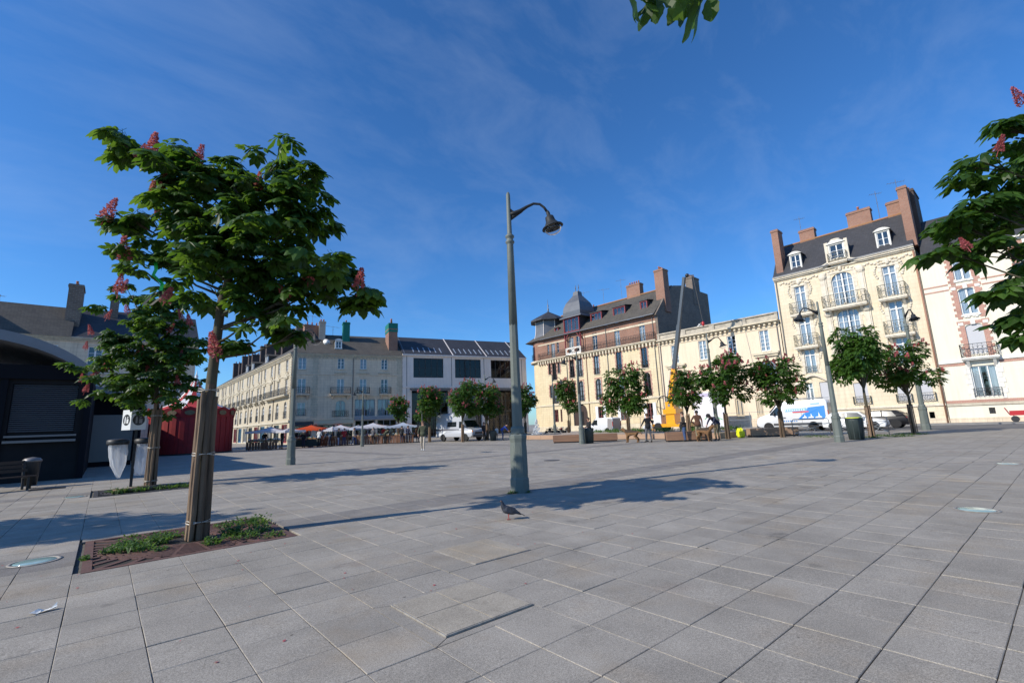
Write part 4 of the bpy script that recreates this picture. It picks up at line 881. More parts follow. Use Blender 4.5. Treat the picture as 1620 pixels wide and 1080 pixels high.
# ------------------------------------------------------------------ ivory house with brick trim at the right
iv = bldg('ivory_brick_house', 'ivory rendered house with toothed pink brick window strips at far right', None)
iv.location = (60, 6.2, 0); iv.rotation_euler = (0, 0, R_(-90)); fi = Z0; UI = 24.0
cols = (2.9, 7.2, 11.4, 15.6, 19.8)
hi_ = []
for j, u in enumerate(cols): hi_ += [(u-.58, u+.58, 13.3, 15.65), (u-.58, u+.58, 10.0, 12.55, .25), (u-.58, u+.58, 6.3, 9.1, .25), (u-.85, u+.85, 2.35, 5.2), (u-.2, u+.2, .85, 1.4)]
wall(iv, fi, 0, UI, 0, 16.1, hi_, IVORY, .3)
for i, h in enumerate(hi_):
    u = (h[0]+h[1])/2; w_, hh = h[1]-h[0], h[3]-h[2]; q = i % 5
    if q == 4: window(iv, fi, u, h[2], w_, hh, 3, 1, IRON, .03, curtain=False, name='cellar_window'); continue
    if q == 2 and i < 5: window(iv, fi, u, h[2], w_, hh, 1, 12, SHUTG, .05, curtain=False); MB().box(h[0]+.02, h[1]-.02, .1, .13, h[2], h[3]).build('roller_shutter', SHUTG, iv, fr=fi)
    else: window(iv, fi, u, h[2], w_, hh, 3 if q == 3 else 2, 1 if q == 3 else 2, WOODW, .09, curtain=(q == 3) or None)
    if q in (1, 0): link('sill', sill_mesh(w_, WHITE_T), iv, loc=(u, 0, h[2]))
    if q < 3:
        o = MB(); n = 12; a, b, c, d = h[:4]
        for k in range(n):
            e = .5 if k % 2 else .34; z = c - .35 + (d-c+.7)*k/n; o.box(a-e, a-.004, -.035, 0, z, z+(d-c+.7)/n); o.box(b+.004, b+e, -.035, 0, z, z+(d-c+.7)/n)
        o.box(a-.004, b+.004, -.036, 0, d+.004, d+.3); o.build('brick_surround', BRICK2, iv, fr=fi)
        MB().box(u-.16, u+.16, -.1, 0, d-.04, d+.36).build('keystone', WHITE_T, iv, fr=fi); MB().box(a-.42, a-.06, -.07, 0, d-.05, d+.22).build('impost', WHITE_T, iv, fr=fi); MB().box(b+.06, b+.42, -.07, 0, d-.05, d+.22).build('impost', WHITE_T, iv, fr=fi)
        if q in (1, 2):
            o = MB()
            for k in range(7): t = (k/6-.5)*2; o.ball((u+t*.55, -.05, d+.75+.08*math.cos(k*2)), (.15, .08, .11), 6, 4)
            o.build('garland', WHITE_T, iv, fr=fi)
    if q == 3:
        o = MB()
        for k in range(7): e = .42 if k % 2 else .28; z = 2.2+k*.46; o.box(h[0]-e, h[0]-.004, -.05, 0, z, z+.44); o.box(h[1]+.004, h[1]+e, -.05, 0, z, z+.44)
        o.build('stone_surround', WHITE_T, iv, fr=fi); guard(iv, fi, u, 2.35, 1.8, .8, IRON, True, .12)
for j, u in enumerate(cols):
    balcony(iv, fi, u, 6.0, 2.4, .6, 1.2, IRON, WHITE_T) if j % 2 == 0 else guard(iv, fi, u, 6.3, 1.3, .8)
    if j % 2: balcony(iv, fi, u, 13.15, 2.0, .6, 1.1, IRON, WHITE_T)
prev = 0
for u in (*cols, UI):
    a, b = (prev, u-1.12 if u != UI else UI); prev = u+1.12
    for z in (12.55, 13.05): strip(iv, fi, a, b, z, z+.13, .03, BRICK2, 'brick_band')
    strip(iv, fi, a, b, 15.75, 15.95, .03, BRICK2, 'brick_band')
    strip(iv, fi, a, b, 5.35, 5.6, .03, BRICK2, 'brick_band')
strip(iv, fi, 0, UI, 5.62, 5.85, .12, WHITE_T); strip(iv, fi, 0, UI, 1.9, 2.15, .03, BRICK2, 'brick_band'); strip(iv, fi, 0, UI, 1.65, 1.88, .1, LIME_T); strip(iv, fi, 0, UI, 0, .55, .08, LIMED, 'plinth'); strip(iv, fi, 0, UI, .56, 1.64, .03, LIME_T, 'base_stone') if False else None
cornice(iv, fi, 0, UI, 16.05, WHITE_T, steps=((.2, 0, .15), (.42, .15, .3)))
o = MB(); o.addmesh([(0.3, -.25, 16.35), (UI, -.25, 16.35), (UI, 3, 20.8), (.3, 3, 20.8), (.3, 11, 20.9), (UI, 11, 20.9)], [(0,1,2,3),(3,2,5,4)]); o.build('roof', SLATE, iv, fr=fi)
core(iv, fi, .02, UI, .95, 12, 0, 16); 
# ------------------------------------------------------------------ trees: red horse chestnuts
LEAF = mat('chestnut_leaf', (0.036, 0.082, 0.013), 0.45, (0.018, 0.05, 0.010), 1.7, 0.3, trans=(0.12, 0.24, 0.02), spec=0.35)
LEAFY = mat('pale_chestnut_leaf', (0.06, 0.13, 0.018), 0.5, (0.036, 0.09, 0.014), 1.7, 0.3, trans=(0.18, 0.32, 0.03), spec=0.35)  # paler random leaf tone; near-tree share raised to read as sunlit leaves
FLOW = mat('chestnut_blossom', (0.58, 0.17, 0.18), 0.7, (0.44, 0.08, 0.09), 6, 0.4, trans=(0.62, 0.24, 0.22))
FLOWW = mat('white_blossom', (0.75, 0.68, 0.5), 0.7)
BARK = mat('bark', (0.10, 0.085, 0.05), 0.9, (0.055, 0.047, 0.03), 5, 0.4, 0.5, 18, stretch=(1, 1, .25))
STAKE = mat('weathered_stake', (0.25, 0.165, 0.10), 0.85, (0.075, 0.05, 0.034), 9, 0.4, 0.9, 30, stretch=(1, 1, .10), rnd=.35)
WIRE = mat('tie_wire', (0.42, 0.40, 0.36), 0.45, metal=0.7)
def palmate(rng, nl=7, L=.2, tris=4, droop=None):
    """one hand-shaped chestnut leaf, petiole at the origin, blade towards +x"""
    vs, fs = [], []; droop = rng.uniform(.35, .75) if droop is None else droop
    for j in range(nl):
        t = (j/(nl-1)-.5)*2; a = t*R_(118) + rng.uniform(-.1, .1); l = L*(1 - .38*abs(t)**1.5)*rng.uniform(.9, 1.1); w_ = l*.25
        def P(r, s, dz=0): 
            x, y = r*math.cos(a) - s*math.sin(a), r*math.sin(a) + s*math.cos(a); return (x, y, -droop*r*r/L*1.0 - abs(s)*.35 + dz)
        n = len(vs)
        if tris == 4:
            vs += [P(.01, 0), P(l*.62, 0, .004), P(l, 0), P(l*.66, w_), P(l*.66, -w_), P(l*.3, w_*.55), P(l*.3, -w_*.55)]
            fs += [(n, n+6, n+4, n+1), (n, n+1, n+3, n+5), (n+1, n+4, n+2), (n+1, n+2, n+3)]
        else:
            vs += [P(.0, 0), P(l*.62, w_*1.1), P(l, 0), P(l*.62, -w_*1.1)]; fs += [(n, n+3, n+2, n+1)]
    return vs, fs
def leaf_frame(rng, pos, out):
    """blade axis pointing outwards and a little down, face up and outwards"""
    d = Vector(out); d.z = d.z*.4; d += Vector((rng.uniform(-.6, .6), rng.uniform(-.6, .6), rng.uniform(-.75, .15)))
    if d.length < .05: d = Vector((1, 0, 0))
    d.normalize(); up = Vector((rng.uniform(-.5, .5), rng.uniform(-.5, .5), 1)) + Vector(out)*.35; y = up.cross(d)
    if y.length < .05: y = Vector((0, 1, 0)).cross(d)
    y.normalize(); z = d.cross(y)
    return Matrix(((d.x, y.x, z.x, pos[0]), (d.y, y.y, z.y, pos[1]), (d.z, y.z, z.z, pos[2]), (0, 0, 0, 1)))
def blob_points(rng, blobs, n, lo=.45, depth_dir=None, spread=0.0, whorl=0):
    """leaf positions with an outward direction; with whorl > 0 the leaves sit in rosettes at twig tips"""
    tot = sum(b[3]**2 for b in blobs); out = []
    for b in blobs:
        c = Vector(b[:3]); k = max(int(26*b[3]/.3), int(n*b[3]**2/tot)); step = whorl or 1
        for _ in range(max(1, round(k/step))):
            v = Vector((rng.gauss(0, 1), rng.gauss(0, 1), rng.gauss(0, 1))).normalized(); r = b[3]*(lo + (1-lo)*rng.random()**.6)
            p = c + v*r
            if depth_dir is not None: p += depth_dir*rng.gauss(0, 1)*min(spread, b[3]*1.1)
            ax = v + (p - Vector((0, 0, c.z-.2))).normalized()*.6
            if not whorl: out.append((p, ax)); continue
            m = rng.randint(whorl-1, whorl+1); ph = rng.uniform(0, 6.28)
            for j in range(m):
                a_ = ph + 6.28*j/m + rng.uniform(-.3, .3); rad = Vector((math.cos(a_), math.sin(a_), 0)); d = rad*.9 + Vector((ax.x, ax.y, 0))*.45
                out.append((p + rad*rng.uniform(.05, .16) + Vector((0, 0, rng.uniform(-.05, .06))), d*1.6))
    return out
def panicle(rng, h=.28, r=.07, n=70, dense=True):
    o = MB()
    o.tube([(0, 0, -.12), (0, 0, h)], [.008, .003], 4)
    for k in range(n):
        t = k/n; z = h*(t**.9); rr = r*(1-t*.85)*rng.uniform(.6, 1.1); a = k*2.4 + rng.uniform(-.3, .3); c = Vector((rr*math.cos(a), rr*math.sin(a), z)); s = .021*(1.15 - .5*t)
        for j in range(2):
            d = Vector((math.cos(a+rng.uniform(-1, 1)), math.sin(a+rng.uniform(-1, 1)), rng.uniform(-.3, .8))).normalized(); e = d.cross(Vector((rng.uniform(-1, 1), rng.uniform(-1, 1), 1))).normalized()
            o.face([c - e*s, c + d*s*1.9 - e*s*.4, c + d*s*1.9 + e*s*.6, c + e*s])
    return o
RT = random.Random(21)
def palmate_fine(rng, nl=7, L=.22):
    """the same leaf with curved, toothed leaflets and a stalk"""
    vs, fs = [], []; droop = rng.uniform(.35, .7); N = 9
    for j in range(nl):
        t = (j/(nl-1)-.5)*2; a = t*R_(120) + rng.uniform(-.1, .1); l = L*(1 - .38*abs(t)**1.5)*rng.uniform(.9, 1.1); tw = rng.uniform(-.25, .25); n0 = len(vs); fold = rng.uniform(.25, .5)
        for i in range(N+1):
            q = i/N; wd = l*.235*(math.sin(math.pi*min(1, q**1.35*.98))**.75)*(1 + (.10 if i % 2 else -.04)); r = .012 + (l-.012)*q
            for sgn in (-1, 0, 1):
                x, y = r*math.cos(a) - sgn*wd*math.sin(a), r*math.sin(a) + sgn*wd*math.cos(a); vs.append((x, y, -droop*r*r/L - abs(sgn)*wd*fold + sgn*wd*tw + .01*math.sin(q*9)))
        for i in range(N):
            b_ = n0 + i*3; fs += [(b_, b_+3, b_+4, b_+1), (b_+1, b_+4, b_+5, b_+2)]
    n0 = len(vs)
    for k in range(4): a = k*math.pi/2; vs += [(0, .004*math.cos(a), .004*math.sin(a)), (-.16, .003*math.cos(a), .05 + .003*math.sin(a))]
    fs += [(n0+2*k, n0+(2*k+2) % 8, n0+(2*k+2) % 8+1, n0+2*k+1) for k in range(4)]
    return vs, fs
LEAF_MESH = []
for j in range(8):
    v, f = palmate_fine(RT, 7 if j % 3 else 5, RT.uniform(.21, .28)); LEAF_MESH.append(MB().addmesh(v, f).mesh('leaf', LEAFY if j in (2, 5, 7) else LEAF))
PAN = [panicle(RT, RT.uniform(.28, .4), .08, 110).mesh('flower_panicle', FLOW) for j in range(3)]
VIEW = Vector((math.sin(YAW), math.cos(YAW), 0))
def branchwork(rng, blobs, trunk_top, trunk_pts, r_trunk, parent, twigs=3):
    """trunk and one limb to every clump"""
    o = MB(); o.tube(trunk_pts, [r_trunk*(1 - .55*i/(len(trunk_pts)-1)) for i in range(len(trunk_pts))], 12); tr = o.build('trunk', BARK, parent, True)
    o = MB(); done = []
    for b in sorted(blobs, key=lambda q: -q[3]):
        c = Vector(b[:3])
        if b[3] < .14 or any((c-q).length < .38 for q in done): continue
        done.append(c); base_z = max(trunk_pts[2][2] + .35, min(trunk_top.z, c.z - .3 - .3*(c.xy - trunk_top.xy).length))
        i = 0; s = Vector(trunk_pts[-1])
        for p, q in zip(trunk_pts, trunk_pts[1:]):
            if p[2] <= base_z <= q[2]: s = Vector(p).lerp(Vector(q), (base_z-p[2])/max(1e-6, q[2]-p[2]))
        m1 = s.lerp(c, .45) + Vector((rng.uniform(-.1, .1), rng.uniform(-.1, .1), -.08)); o.tube([s, m1, c], [.026, .017, .007], 6)
        for _ in range(twigs):
            v = Vector((rng.gauss(0, 1), rng.gauss(0, 1), rng.gauss(0, .8))).normalized()*b[3]*.85; o.tube([m1.lerp(c, .6), c + v*.5, c + v], [.012, .008, .003], 4)
    o.build('limb', BARK, parent, True)
    return tr
def big_tree(name, label, loc, blobs, flowers, n_leaf, n_obj, trunk_pts, r_trunk, seed, spread=.5, fl_scale=1.0):
    rng = random.Random(seed); t = thing(name, label, 'tree', loc, 0)
    tops = Vector(trunk_pts[-1]); branchwork(rng, blobs, tops, [Vector(p) for p in trunk_pts], r_trunk, t)
    pts = blob_points(rng, blobs, n_leaf, .3, VIEW, spread, 6); rng.shuffle(pts)
    cen = Vector((sum(b[0] for b in blobs)/len(blobs), sum(b[1] for b in blobs)/len(blobs), sum(b[2] for b in blobs)/len(blobs)))
    pts.sort(key=lambda q: (q[0]-cen).dot(VIEW) - 1.2*abs((q[0]-cen).dot(r0)))        # outer and near leaves first
    o = MB()
    for k, (p, out) in enumerate(pts):
        M = leaf_frame(rng, p, out)
        if k < n_obj:
            lf = link('leaf', rng.choice(LEAF_MESH), t); lf.matrix_local = M
        else:
            v, f = palmate(rng, rng.choice((5, 7)), rng.uniform(.19, .27)); o.mi = 1 if rng.random() < .35 else 0; o.addmesh([M @ Vector(q) for q in v], f)
    c = o.build('crown', [LEAF, LEAFY], t); c['kind'] = 'stuff'
    for fl in flowers:
        pn = link('flower_panicle', rng.choice(PAN), t, loc=Vector(fl[:3]) - Vector((0, 0, .14)) - VIEW*rng.uniform(.15, .35), rot=(rng.uniform(-.5, .5), rng.uniform(-.5, .5), rng.uniform(0, 6)), scale=rng.uniform(.75, 1.1)*fl_scale)
    return t
NEAR = [(-0.21, 0.18, 5.91, 0.73), (0.39, -0.34, 5.87, 0.78), (0.91, -0.8, 5.66, 0.68), (1.25, -1.1, 5.4, 0.4), (0.18, -0.16, 4.93, 0.83), (0.86, -0.76, 4.65, 0.73), (-0.14, 0.12, 4.71, 0.57), (-0.57, 0.5, 5.56, 0.52), (0.47, -0.42, 3.99, 0.57), (0.97, -0.85, 3.96, 0.5), (-0.44, 0.39, 6.29, 0.47), (0.63, -0.55, 6.33, 0.44), (1.06, -0.94, 6.14, 0.37), (0.02, -0.02, 6.41, 0.37), (1.44, -1.27, 4.39, 0.4), (1.78, -1.57, 4.01, 0.33), (1.97, -1.73, 3.96, 0.17), (-1.3, 1.15, 6.87, 0.3), (-1.59, 1.4, 6.96, 0.17), (-1.0, 0.88, 6.8, 0.2), (-0.65, 0.57, 6.81, 0.2), (-1.15, 1.01, 5.42, 0.28), (-1.34, 1.18, 5.46, 0.13), (-0.94, 0.83, 4.87, 0.36), (-0.67, 0.59, 4.68, 0.33), (-0.82, 0.72, 4.38, 0.21), (0.74, -0.66, 3.4, 0.36), (1.05, -0.93, 3.27, 0.23), (0.48, -0.42, 3.54, 0.33), (0.24, -0.21, 3.2, 0.14), (0.36, -0.31, 3.16, 0.12), (-0.02, 0.02, 4.13, 0.38)]
NEARF = [(-0.73, 0.64, 6.05), (-0.73, 0.64, 5.5), (-0.78, 0.68, 5.75), (-1.36, 1.2, 5.42), (-1.11, 0.98, 4.7), (-0.84, 0.74, 6.6), (-1.09, 0.96, 6.58), (-1.04, 0.92, 4.08), (-0.54, 0.48, 3.95), (0.17, -0.15, 3.0), (1.01, -0.89, 3.9), (1.89, -1.67, 4.0), (1.15, -1.02, 3.05), (-0.23, 0.21, 6.3), (0.6, -0.53, 5.85), (1.28, -1.13, 4.15), (-0.58, 0.51, 5.75), (0.54, -0.48, 5.2), (.8, -.7, 4.6), (.35, -.3, 3.6), (.1, -.1, 5.5)]
t1 = big_tree('chestnut_tree', 'nearest red-flowering chestnut tree with big drooping leaves and a strapped trunk', (1.25, 9.05, 0), [(b[0], b[1], b[2] - .08, b[3]*.82) for b in NEAR] + [(1.3, -1.12, 4.05, .34), (1.6, -1.4, 4.15, .3), (.3, -.25, 5.1, .45), (.1, -.1, 4.6, .4), (.6, -.5, 4.3, .4)], NEARF[:12] + NEARF[13:17], 1420, 300,
     [(0, 0, 0), (.02, -.02, 1.2), (.03, -.03, 2.49), (.08, -.07, 3.79), (.2, -.17, 4.5), (.3, -.26, 5.6)], .10, 4, .30)
SEC = [(-0.63, 0.56, 5.87, 0.6), (0.1, -0.09, 5.83, 0.6), (-1.19, 1.05, 4.85, 0.62), (-0.47, 0.41, 4.81, 0.95), (0.34, -0.3, 4.76, 0.74), (0.74, -0.65, 4.27, 0.35), (-1.44, 1.27, 4.0, 0.48), (-0.62, 0.55, 3.75, 0.82), (0.25, -0.22, 3.7, 0.75), (-0.17, 0.15, 2.99, 0.7), (-0.97, 0.85, 3.13, 0.5), (0.5, -0.44, 3.01, 0.4), (-1.02, 0.9, 6.55, 0.3), (-0.07, 0.06, 6.3, 0.38)]
SECF = [(-1.02, 0.9, 6.72), (0.09, -0.08, 6.5), (-1.68, 1.48, 5.2), (-1.75, 1.54, 4.7), (-1.35, 1.19, 5.73), (-0.84, 0.74, 5.88), (0.6, -0.53, 5.6), (0.77, -0.68, 5.4), (-1.24, 1.09, 4.05), (-1.81, 1.59, 3.65), (-1.58, 1.39, 3.75), (-1.69, 1.49, 3.3), (0.61, -0.53, 4.3), (0.67, -0.59, 4.1), (-0.08, 0.07, 3.8), (0.55, -0.48, 3.4), (-0.34, 0.3, 3.2), (.2, -.2, 5.2), (-.5, .4, 4.4), (.1, 0, 2.9)]
t2 = big_tree('chestnut_tree', 'second dense flowering chestnut tree standing behind the bag bins', (1.27, 19.2, 0), SEC, SECF, 1500, 0,
     [(0, 0, 0), (0, 0, 1.2), (-.02, .02, 2.5), (-.1, .08, 3.6), (-.2, .2, 5.2)], .10, 8, .5, .95)
RIGHT = [(-0.1, 0.63, 5.8, 0.36), (-0.5, 0.98, 5.21, 0.36), (-0.14, 0.66, 5.08, 0.5), (-0.76, 1.21, 4.51, 0.33), (-0.41, 0.9, 4.38, 0.5), (-1.03, 1.44, 4.19, 0.28), (-1.18, 1.58, 3.8, 0.18), (-0.95, 1.37, 3.79, 0.18), (-0.67, 1.12, 3.79, 0.36), (-0.31, 0.8, 3.75, 0.43), (-0.55, 1.02, 3.25, 0.22), (-0.75, 1.19, 3.11, 0.14), (-0.44, 0.92, 2.76, 0.3), (-0.57, 1.03, 2.44, 0.16), (0.19, 0.37, 4.76, 0.68), (0.58, 0.03, 5.27, 0.77), (0.39, 0.2, 3.73, 0.77), (0.8, -0.17, 4.73, 0.81), (0.45, 0.14, 5.99, 0.43), (0.03, 0.51, 2.97, 0.45), (.9, -.9, 4.4, .9), (.3, -.8, 5.0, .8), (-.6, -.3, 4.3, .7)]
RIGHTF = [(-0.1, 0.63, 6.2), (-0.05, 0.58, 5.3), (-0.4, 0.88, 4.08), (-1.18, 1.57, 3.9), (-0.55, 1.02, 5.42), (0.68, -0.06, 6.37), (0.75, -0.12, 5.59), (-.5, 1.0, 2.9)]
t3 = big_tree('chestnut_tree', 'large-leaved flowering chestnut crown cut off by the right edge', (10.45, -.95, 0), [(b[0], b[1], b[2] + .05, b[3]*.78) for b in RIGHT], RIGHTF, 1250, 200,
     [(0, 0, 0), (0, 0, 1.4), (0, .05, 2.6), (.1, .1, 4.0), (.2, .1, 5.4)], .11, 15, .25, .75)
TWG = [(0, 0, 5.0, 1.0), (.8, .5, 4.8, .8), (-.8, .4, 4.9, .8), (.3, -.9, 4.9, .9), (.2, .9, 5.4, .8), (0, .2, 6.1, .7), (.5, 1.5, 4.7, .5)]
t4 = big_tree('chestnut_tree', 'chestnut tree overhead, only hanging leaves at the top edge seen', (1.26, -1.5, 0), TWG, [], 700, 0, [(0, 0, 0), (0, 0, 1.4), (0, .05, 2.6), (.05, .1, 4.0), (0, .1, 5.4)], .11, 31, .2)
rng = random.Random(2)
o = MB(); o.tube([(.1, .3, 4.3), (.6, 1.5, 4.6), (.86, 2.3, 4.5), (.92, 2.5, 4.15)], [.03, .02, .012, .006], 6); o.build('hanging_twig', BARK, t4, True)
for (x, y, z, yaw_, dn) in ((.76, 2.66, 4.02, 2.2, 1.25), (.80, 2.62, 3.99, 1.5, 1.45), (.86, 2.56, 3.98, 3.3, 1.2), (.98, 2.46, 4.0, -.6, 1.3), (1.03, 2.41, 3.98, -1.2, 1.4), (1.08, 2.37, 4.0, .2, 1.1), (.92, 2.5, 4.12, 1, 1.2)):
    lf = link('leaf', rng.choice(LEAF_MESH), t4, loc=(x, y, z - .09), rot=(rng.uniform(-.2, .2), dn, yaw_), scale=.8)

def strapped_stakes(tree, h, r, seed, n=7, ties=(.25, 1.28, 2.3)):
    rng = random.Random(seed)
    for k in range(n):
        a = 2*math.pi*k/n + rng.uniform(-.1, .1); w_ = rng.uniform(.085, .115); dr_ = rng.uniform(-.016, .02); rb, rt = r*1.12 + dr_, r*.9 + dr_; hh = h*rng.uniform(.9, 1.04)
        pts = []; m = MB(); lev = 7; prof = [(-w_*.5, -.016), (-w_*.3, .022), (0, .034), (w_*.3, .022), (w_*.5, -.016)]
        vs = []
        for i in range(lev):
            t = i/(lev-1); rr = rb + (rt-rb)*t; c = Vector((rr*math.cos(a), rr*math.sin(a), hh*t)); nx = Vector((math.cos(a), math.sin(a), 0)); tx = Vector((-math.sin(a), math.cos(a), 0)); wob = rng.uniform(-.008, .008)
            for (s, d) in prof: vs.append(c + tx*(s*rng.uniform(.85, 1.12)+wob) + nx*(d+rng.uniform(-.004, .004)))
        q = len(prof); fs = [(i*q+j, i*q+(j+1) % q, (i+1)*q+(j+1) % q, (i+1)*q+j) for i in range(lev-1) for j in range(q)] + [tuple(range((lev-1)*q, lev*q))]
        m.addmesh(vs, fs); m.build('stake', STAKE, tree)
    for z in ties:
        rr = r*(1.12 - .22*z/h) + .034; o = MB(); ph = rng.uniform(0, 1)
        o.tube([(rr*math.cos(j*math.pi/10), rr*math.sin(j*math.pi/10), z + .012*math.sin(j*.9+ph)) for j in range(21)], .009, 5); o.tube([(rr*math.cos(j*math.pi/10), rr*math.sin(j*math.pi/10), z + .022 + .012*math.sin(j*.7+ph)) for j in range(21)], .007, 5); o.build('wire_tie', WIRE, tree, True)
strapped_stakes(t1, 2.36, .118, 6, 8); strapped_stakes(t2, 2.6, .13, 9, 8); strapped_stakes(t3, 2.3, .16, 3, 5)
# green ribbon and dark scrap caught in the near tree
RIB = mat('green_ribbon', (0.02, 0.62, 0.10), 0.5)
rb_ = thing('green_ribbon', 'bright green ribbon hanging in the nearest tree', 'ribbon', (.42, 9.7, 4.3)); 
q = [(.0, 0, .28), (.02, -.02, .12), (-.01, .01, .02), (.06, -.05, -.06), (.12, -.1, -.14), (.11, -.09, -.26)]
o = MB()
for p, n_ in zip(q, q[1:]): o.face([Vector(p) - r0*.035, Vector(p) + r0*.035, Vector(n_) + r0*.03, Vector(n_) - r0*.03])
o.build('streamer', RIB, rb_); o = MB()
for s in (-1, 1):
    q2 = [(.11, -.09, -.26), (.11-s*.06-.05, -.09+.05, -.36), (.11-.16-s*.05, -.09+.14, -.5)]
    for p, n_ in zip(q2, q2[1:]): o.face([Vector(p) - r0*.02, Vector(p) + r0*.02, Vector(n_) + r0*.03, Vector(n_) - r0*.03])
o.build('black_tail', mat('black_plastic', (.015, .015, .017), .4), rb_)

# ---- far trees of the square: a few crown shapes shared by all
def far_crown(seed, flowers=True, n=900):
    rng = random.Random(seed); blobs = [(0, 0, 0, .62)]
    for k in range(11):
        a = rng.uniform(0, 6.28); z = rng.uniform(-.55, .75); rr = rng.uniform(.42, .72)*(1 - .45*max(0, z)); blobs.append((rr*math.cos(a), rr*math.sin(a), z, rng.uniform(.26, .42)))
    o = MB()
    for (p, out) in blob_points(rng, blobs, n, .4):
        yo = .45 if flowers else .85
        M = leaf_frame(rng, p, out); v, f = palmate(rng, 5, rng.uniform(.12, .17), 1, .6); o.mi = 1 if rng.random() < yo else 0; o.addmesh([M @ Vector(q) for q in v], f)
    me = o.mesh('crown', [LEAF, LEAFY]); fm_ = None
    o = MB()
    for k in range(62 if flowers else 6):
        b = rng.choice(blobs); v = Vector((rng.gauss(0, 1), rng.gauss(0, 1), abs(rng.gauss(0, .8)))).normalized(); p = Vector(b[:3]) + v*b[3]*1.05
        M = Matrix.Translation(p) @ Matrix.Rotation(rng.uniform(-.4, .4), 4, 'X') @ Matrix.Rotation(rng.uniform(-.4, .4), 4, 'Y')
        for j in range(9):
            c = Vector((rng.uniform(-.035, .035)*(1-j/10), rng.uniform(-.035, .035)*(1-j/10), j*.014)); s = rng.uniform(.024, .042); e = Vector((rng.uniform(-1, 1), rng.uniform(-1, 1), rng.uniform(-1, 1))).normalized(); e2 = e.orthogonal().normalized()
            o.face([M @ (c - e*s), M @ (c - e2*s), M @ (c + e*s), M @ (c + e2*s)])
    fm_ = o.mesh('blossom', FLOW if flowers else FLOWW)
    o = MB()
    for b in blobs[:9]: o.tube([(0, 0, -1.0), (b[0]*.4, b[1]*.4, b[2]*.3-.4), b[:3]], [.03, .02, .006], 5)
    return me, fm_, o.mesh('limb', BARK)
FARC = [far_crown(s) for s in (1, 2, 3, 5)]; FARC.append(far_crown(9, False, 1300))
def far_tree(label, x, y, zc, rx, rz, variant, rot, stakes=True, tr=.07):
    rx *= 1.12; rz *= 1.08
    t = thing('chestnut_tree', label, 'tree', (x, y, 0), rot, 'chestnut trees round the square')
    o = MB(); o.tube([(0, 0, 0), (.03, .02, zc*.5), (.0, .0, zc-rz*.5)], [tr*1.2, tr, tr*.6], 8); o.build('trunk', BARK, t, True)
    me, fm_, lm = FARC[variant]
    for n_, mm in (('crown', me), ('blossom', fm_), ('limb', lm)):
        c = link(n_, mm, t, loc=(0, 0, zc), scale=(rx, rx, rz)); 
        if n_ != 'limb': c['kind'] = 'stuff'
    if stakes:
        for k in range(5):
            a = 2*math.pi*k/5; m = MB(); c0 = Vector((.15*math.cos(a), .15*math.sin(a), 0)); c1 = Vector((.12*math.cos(a), .12*math.sin(a), 1.75 + .1*(k % 2))); m.bar(c0, c1, .1, .05); m.build('stake', STAKE, t)
    return t
for args in (('leftmost small flowering tree in front of the steel shop windows', 27.6, 53.3, 4.15, 1.5, 1.75, 0, .3), ('flowering tree in front of the modern building left of the camper van', 28.2, 46.9, 4.2, 2.0, 2.0, 1, 1.2), ('flowering tree standing over the camper van bonnet', 28.4, 40.6, 4.45, 1.85, 2.05, 2, 2.1), ('flowering tree right of the camper van by the dark entrance', 32.3, 41.4, 4.2, 1.85, 2.0, 3, .8),
    ('half hidden tree just right of the large lamp post', 37.0, 40.2, 4.3, 1.7, 2.0, 0, 3.0), ('small flowering tree before the arched door of the turret building', 46.0, 41.6, 4.9, 1.85, 2.3, 1, 4.0), ('round flowering tree in front of the white shutters', 33.6, 23.6, 3.95, 2.0, 2.2, 2, .2), ('small tree beside the yellow crane', 33.2, 17.95, 3.55, 1.3, 1.5, 3, 1.9),
    ('flowering tree behind the bending man', 32.9, 14.95, 4.3, 1.9, 1.95, 0, 5.0), ('flowering tree in front of the delivery van', 35.0, 12.15, 3.7, 1.75, 1.7, 1, 2.6), ('bright green tree without red flowers beside the rubbish bin', 33.7, 6.95, 4.85, 1.55, 1.85, 4, .5), ('rightmost flowering tree before the cream house', 37.6, 5.6, 4.0, 1.6, 1.5, 3, 3.6)):
    far_tree(*args)
far_tree('chestnut tree outside the left edge casting a shadow into the foreground', -9.2, 14.9, 5.0, 2.1, 2.0, 2, 1.0)

# ---- weeds and grass in the grates
WEED = mat('weed_leaf', (0.075, 0.155, 0.028), 0.6, (0.045, 0.10, 0.018), 4, 0.4, trans=(0.18, 0.32, 0.05))
def weeds(label, loc, spots, seed):
    rng = random.Random(seed); o = MB()
    for (x, y, r, n, h) in spots:
        for _ in range(n):
            a = rng.uniform(0, 6.28); d = r*math.sqrt(rng.random()); c = Vector((x + d*math.cos(a), y + d*math.sin(a), 0)); hh = h*rng.uniform(.4, 1.2); b = Vector((rng.uniform(-.7, .7), rng.uniform(-.7, .7), 1)).normalized()*hh; s = Vector((math.cos(a+1.3), math.sin(a+1.3), 0))*rng.uniform(.006, .018)*(1 + 3*h)
            if rng.random() < .6: m_ = c + b*.6; o.face([c - s*.3, c + s*.3, m_ + s]); o.face([c - s*.3, m_ + s, m_ - s]); o.face([m_ - s, m_ + s, c + b + Vector((b.x*.5, b.y*.5, -hh*.15))])
            else:
                for j in range(4): e = Vector((rng.uniform(-1, 1), rng.uniform(-1, 1), rng.uniform(0, .6))).normalized()*.04; p = c + b*rng.uniform(.3, 1); w2 = e.cross(Vector((0, 0, 1)))*.5; o.face([p, p + e*.6 + w2, p + e*1.3, p + e*.6 - w2])
    ob = o.build('weeds', WEED, None, loc=loc); ob['kind'] = 'stuff'; tag(ob, label, 'weeds'); return ob
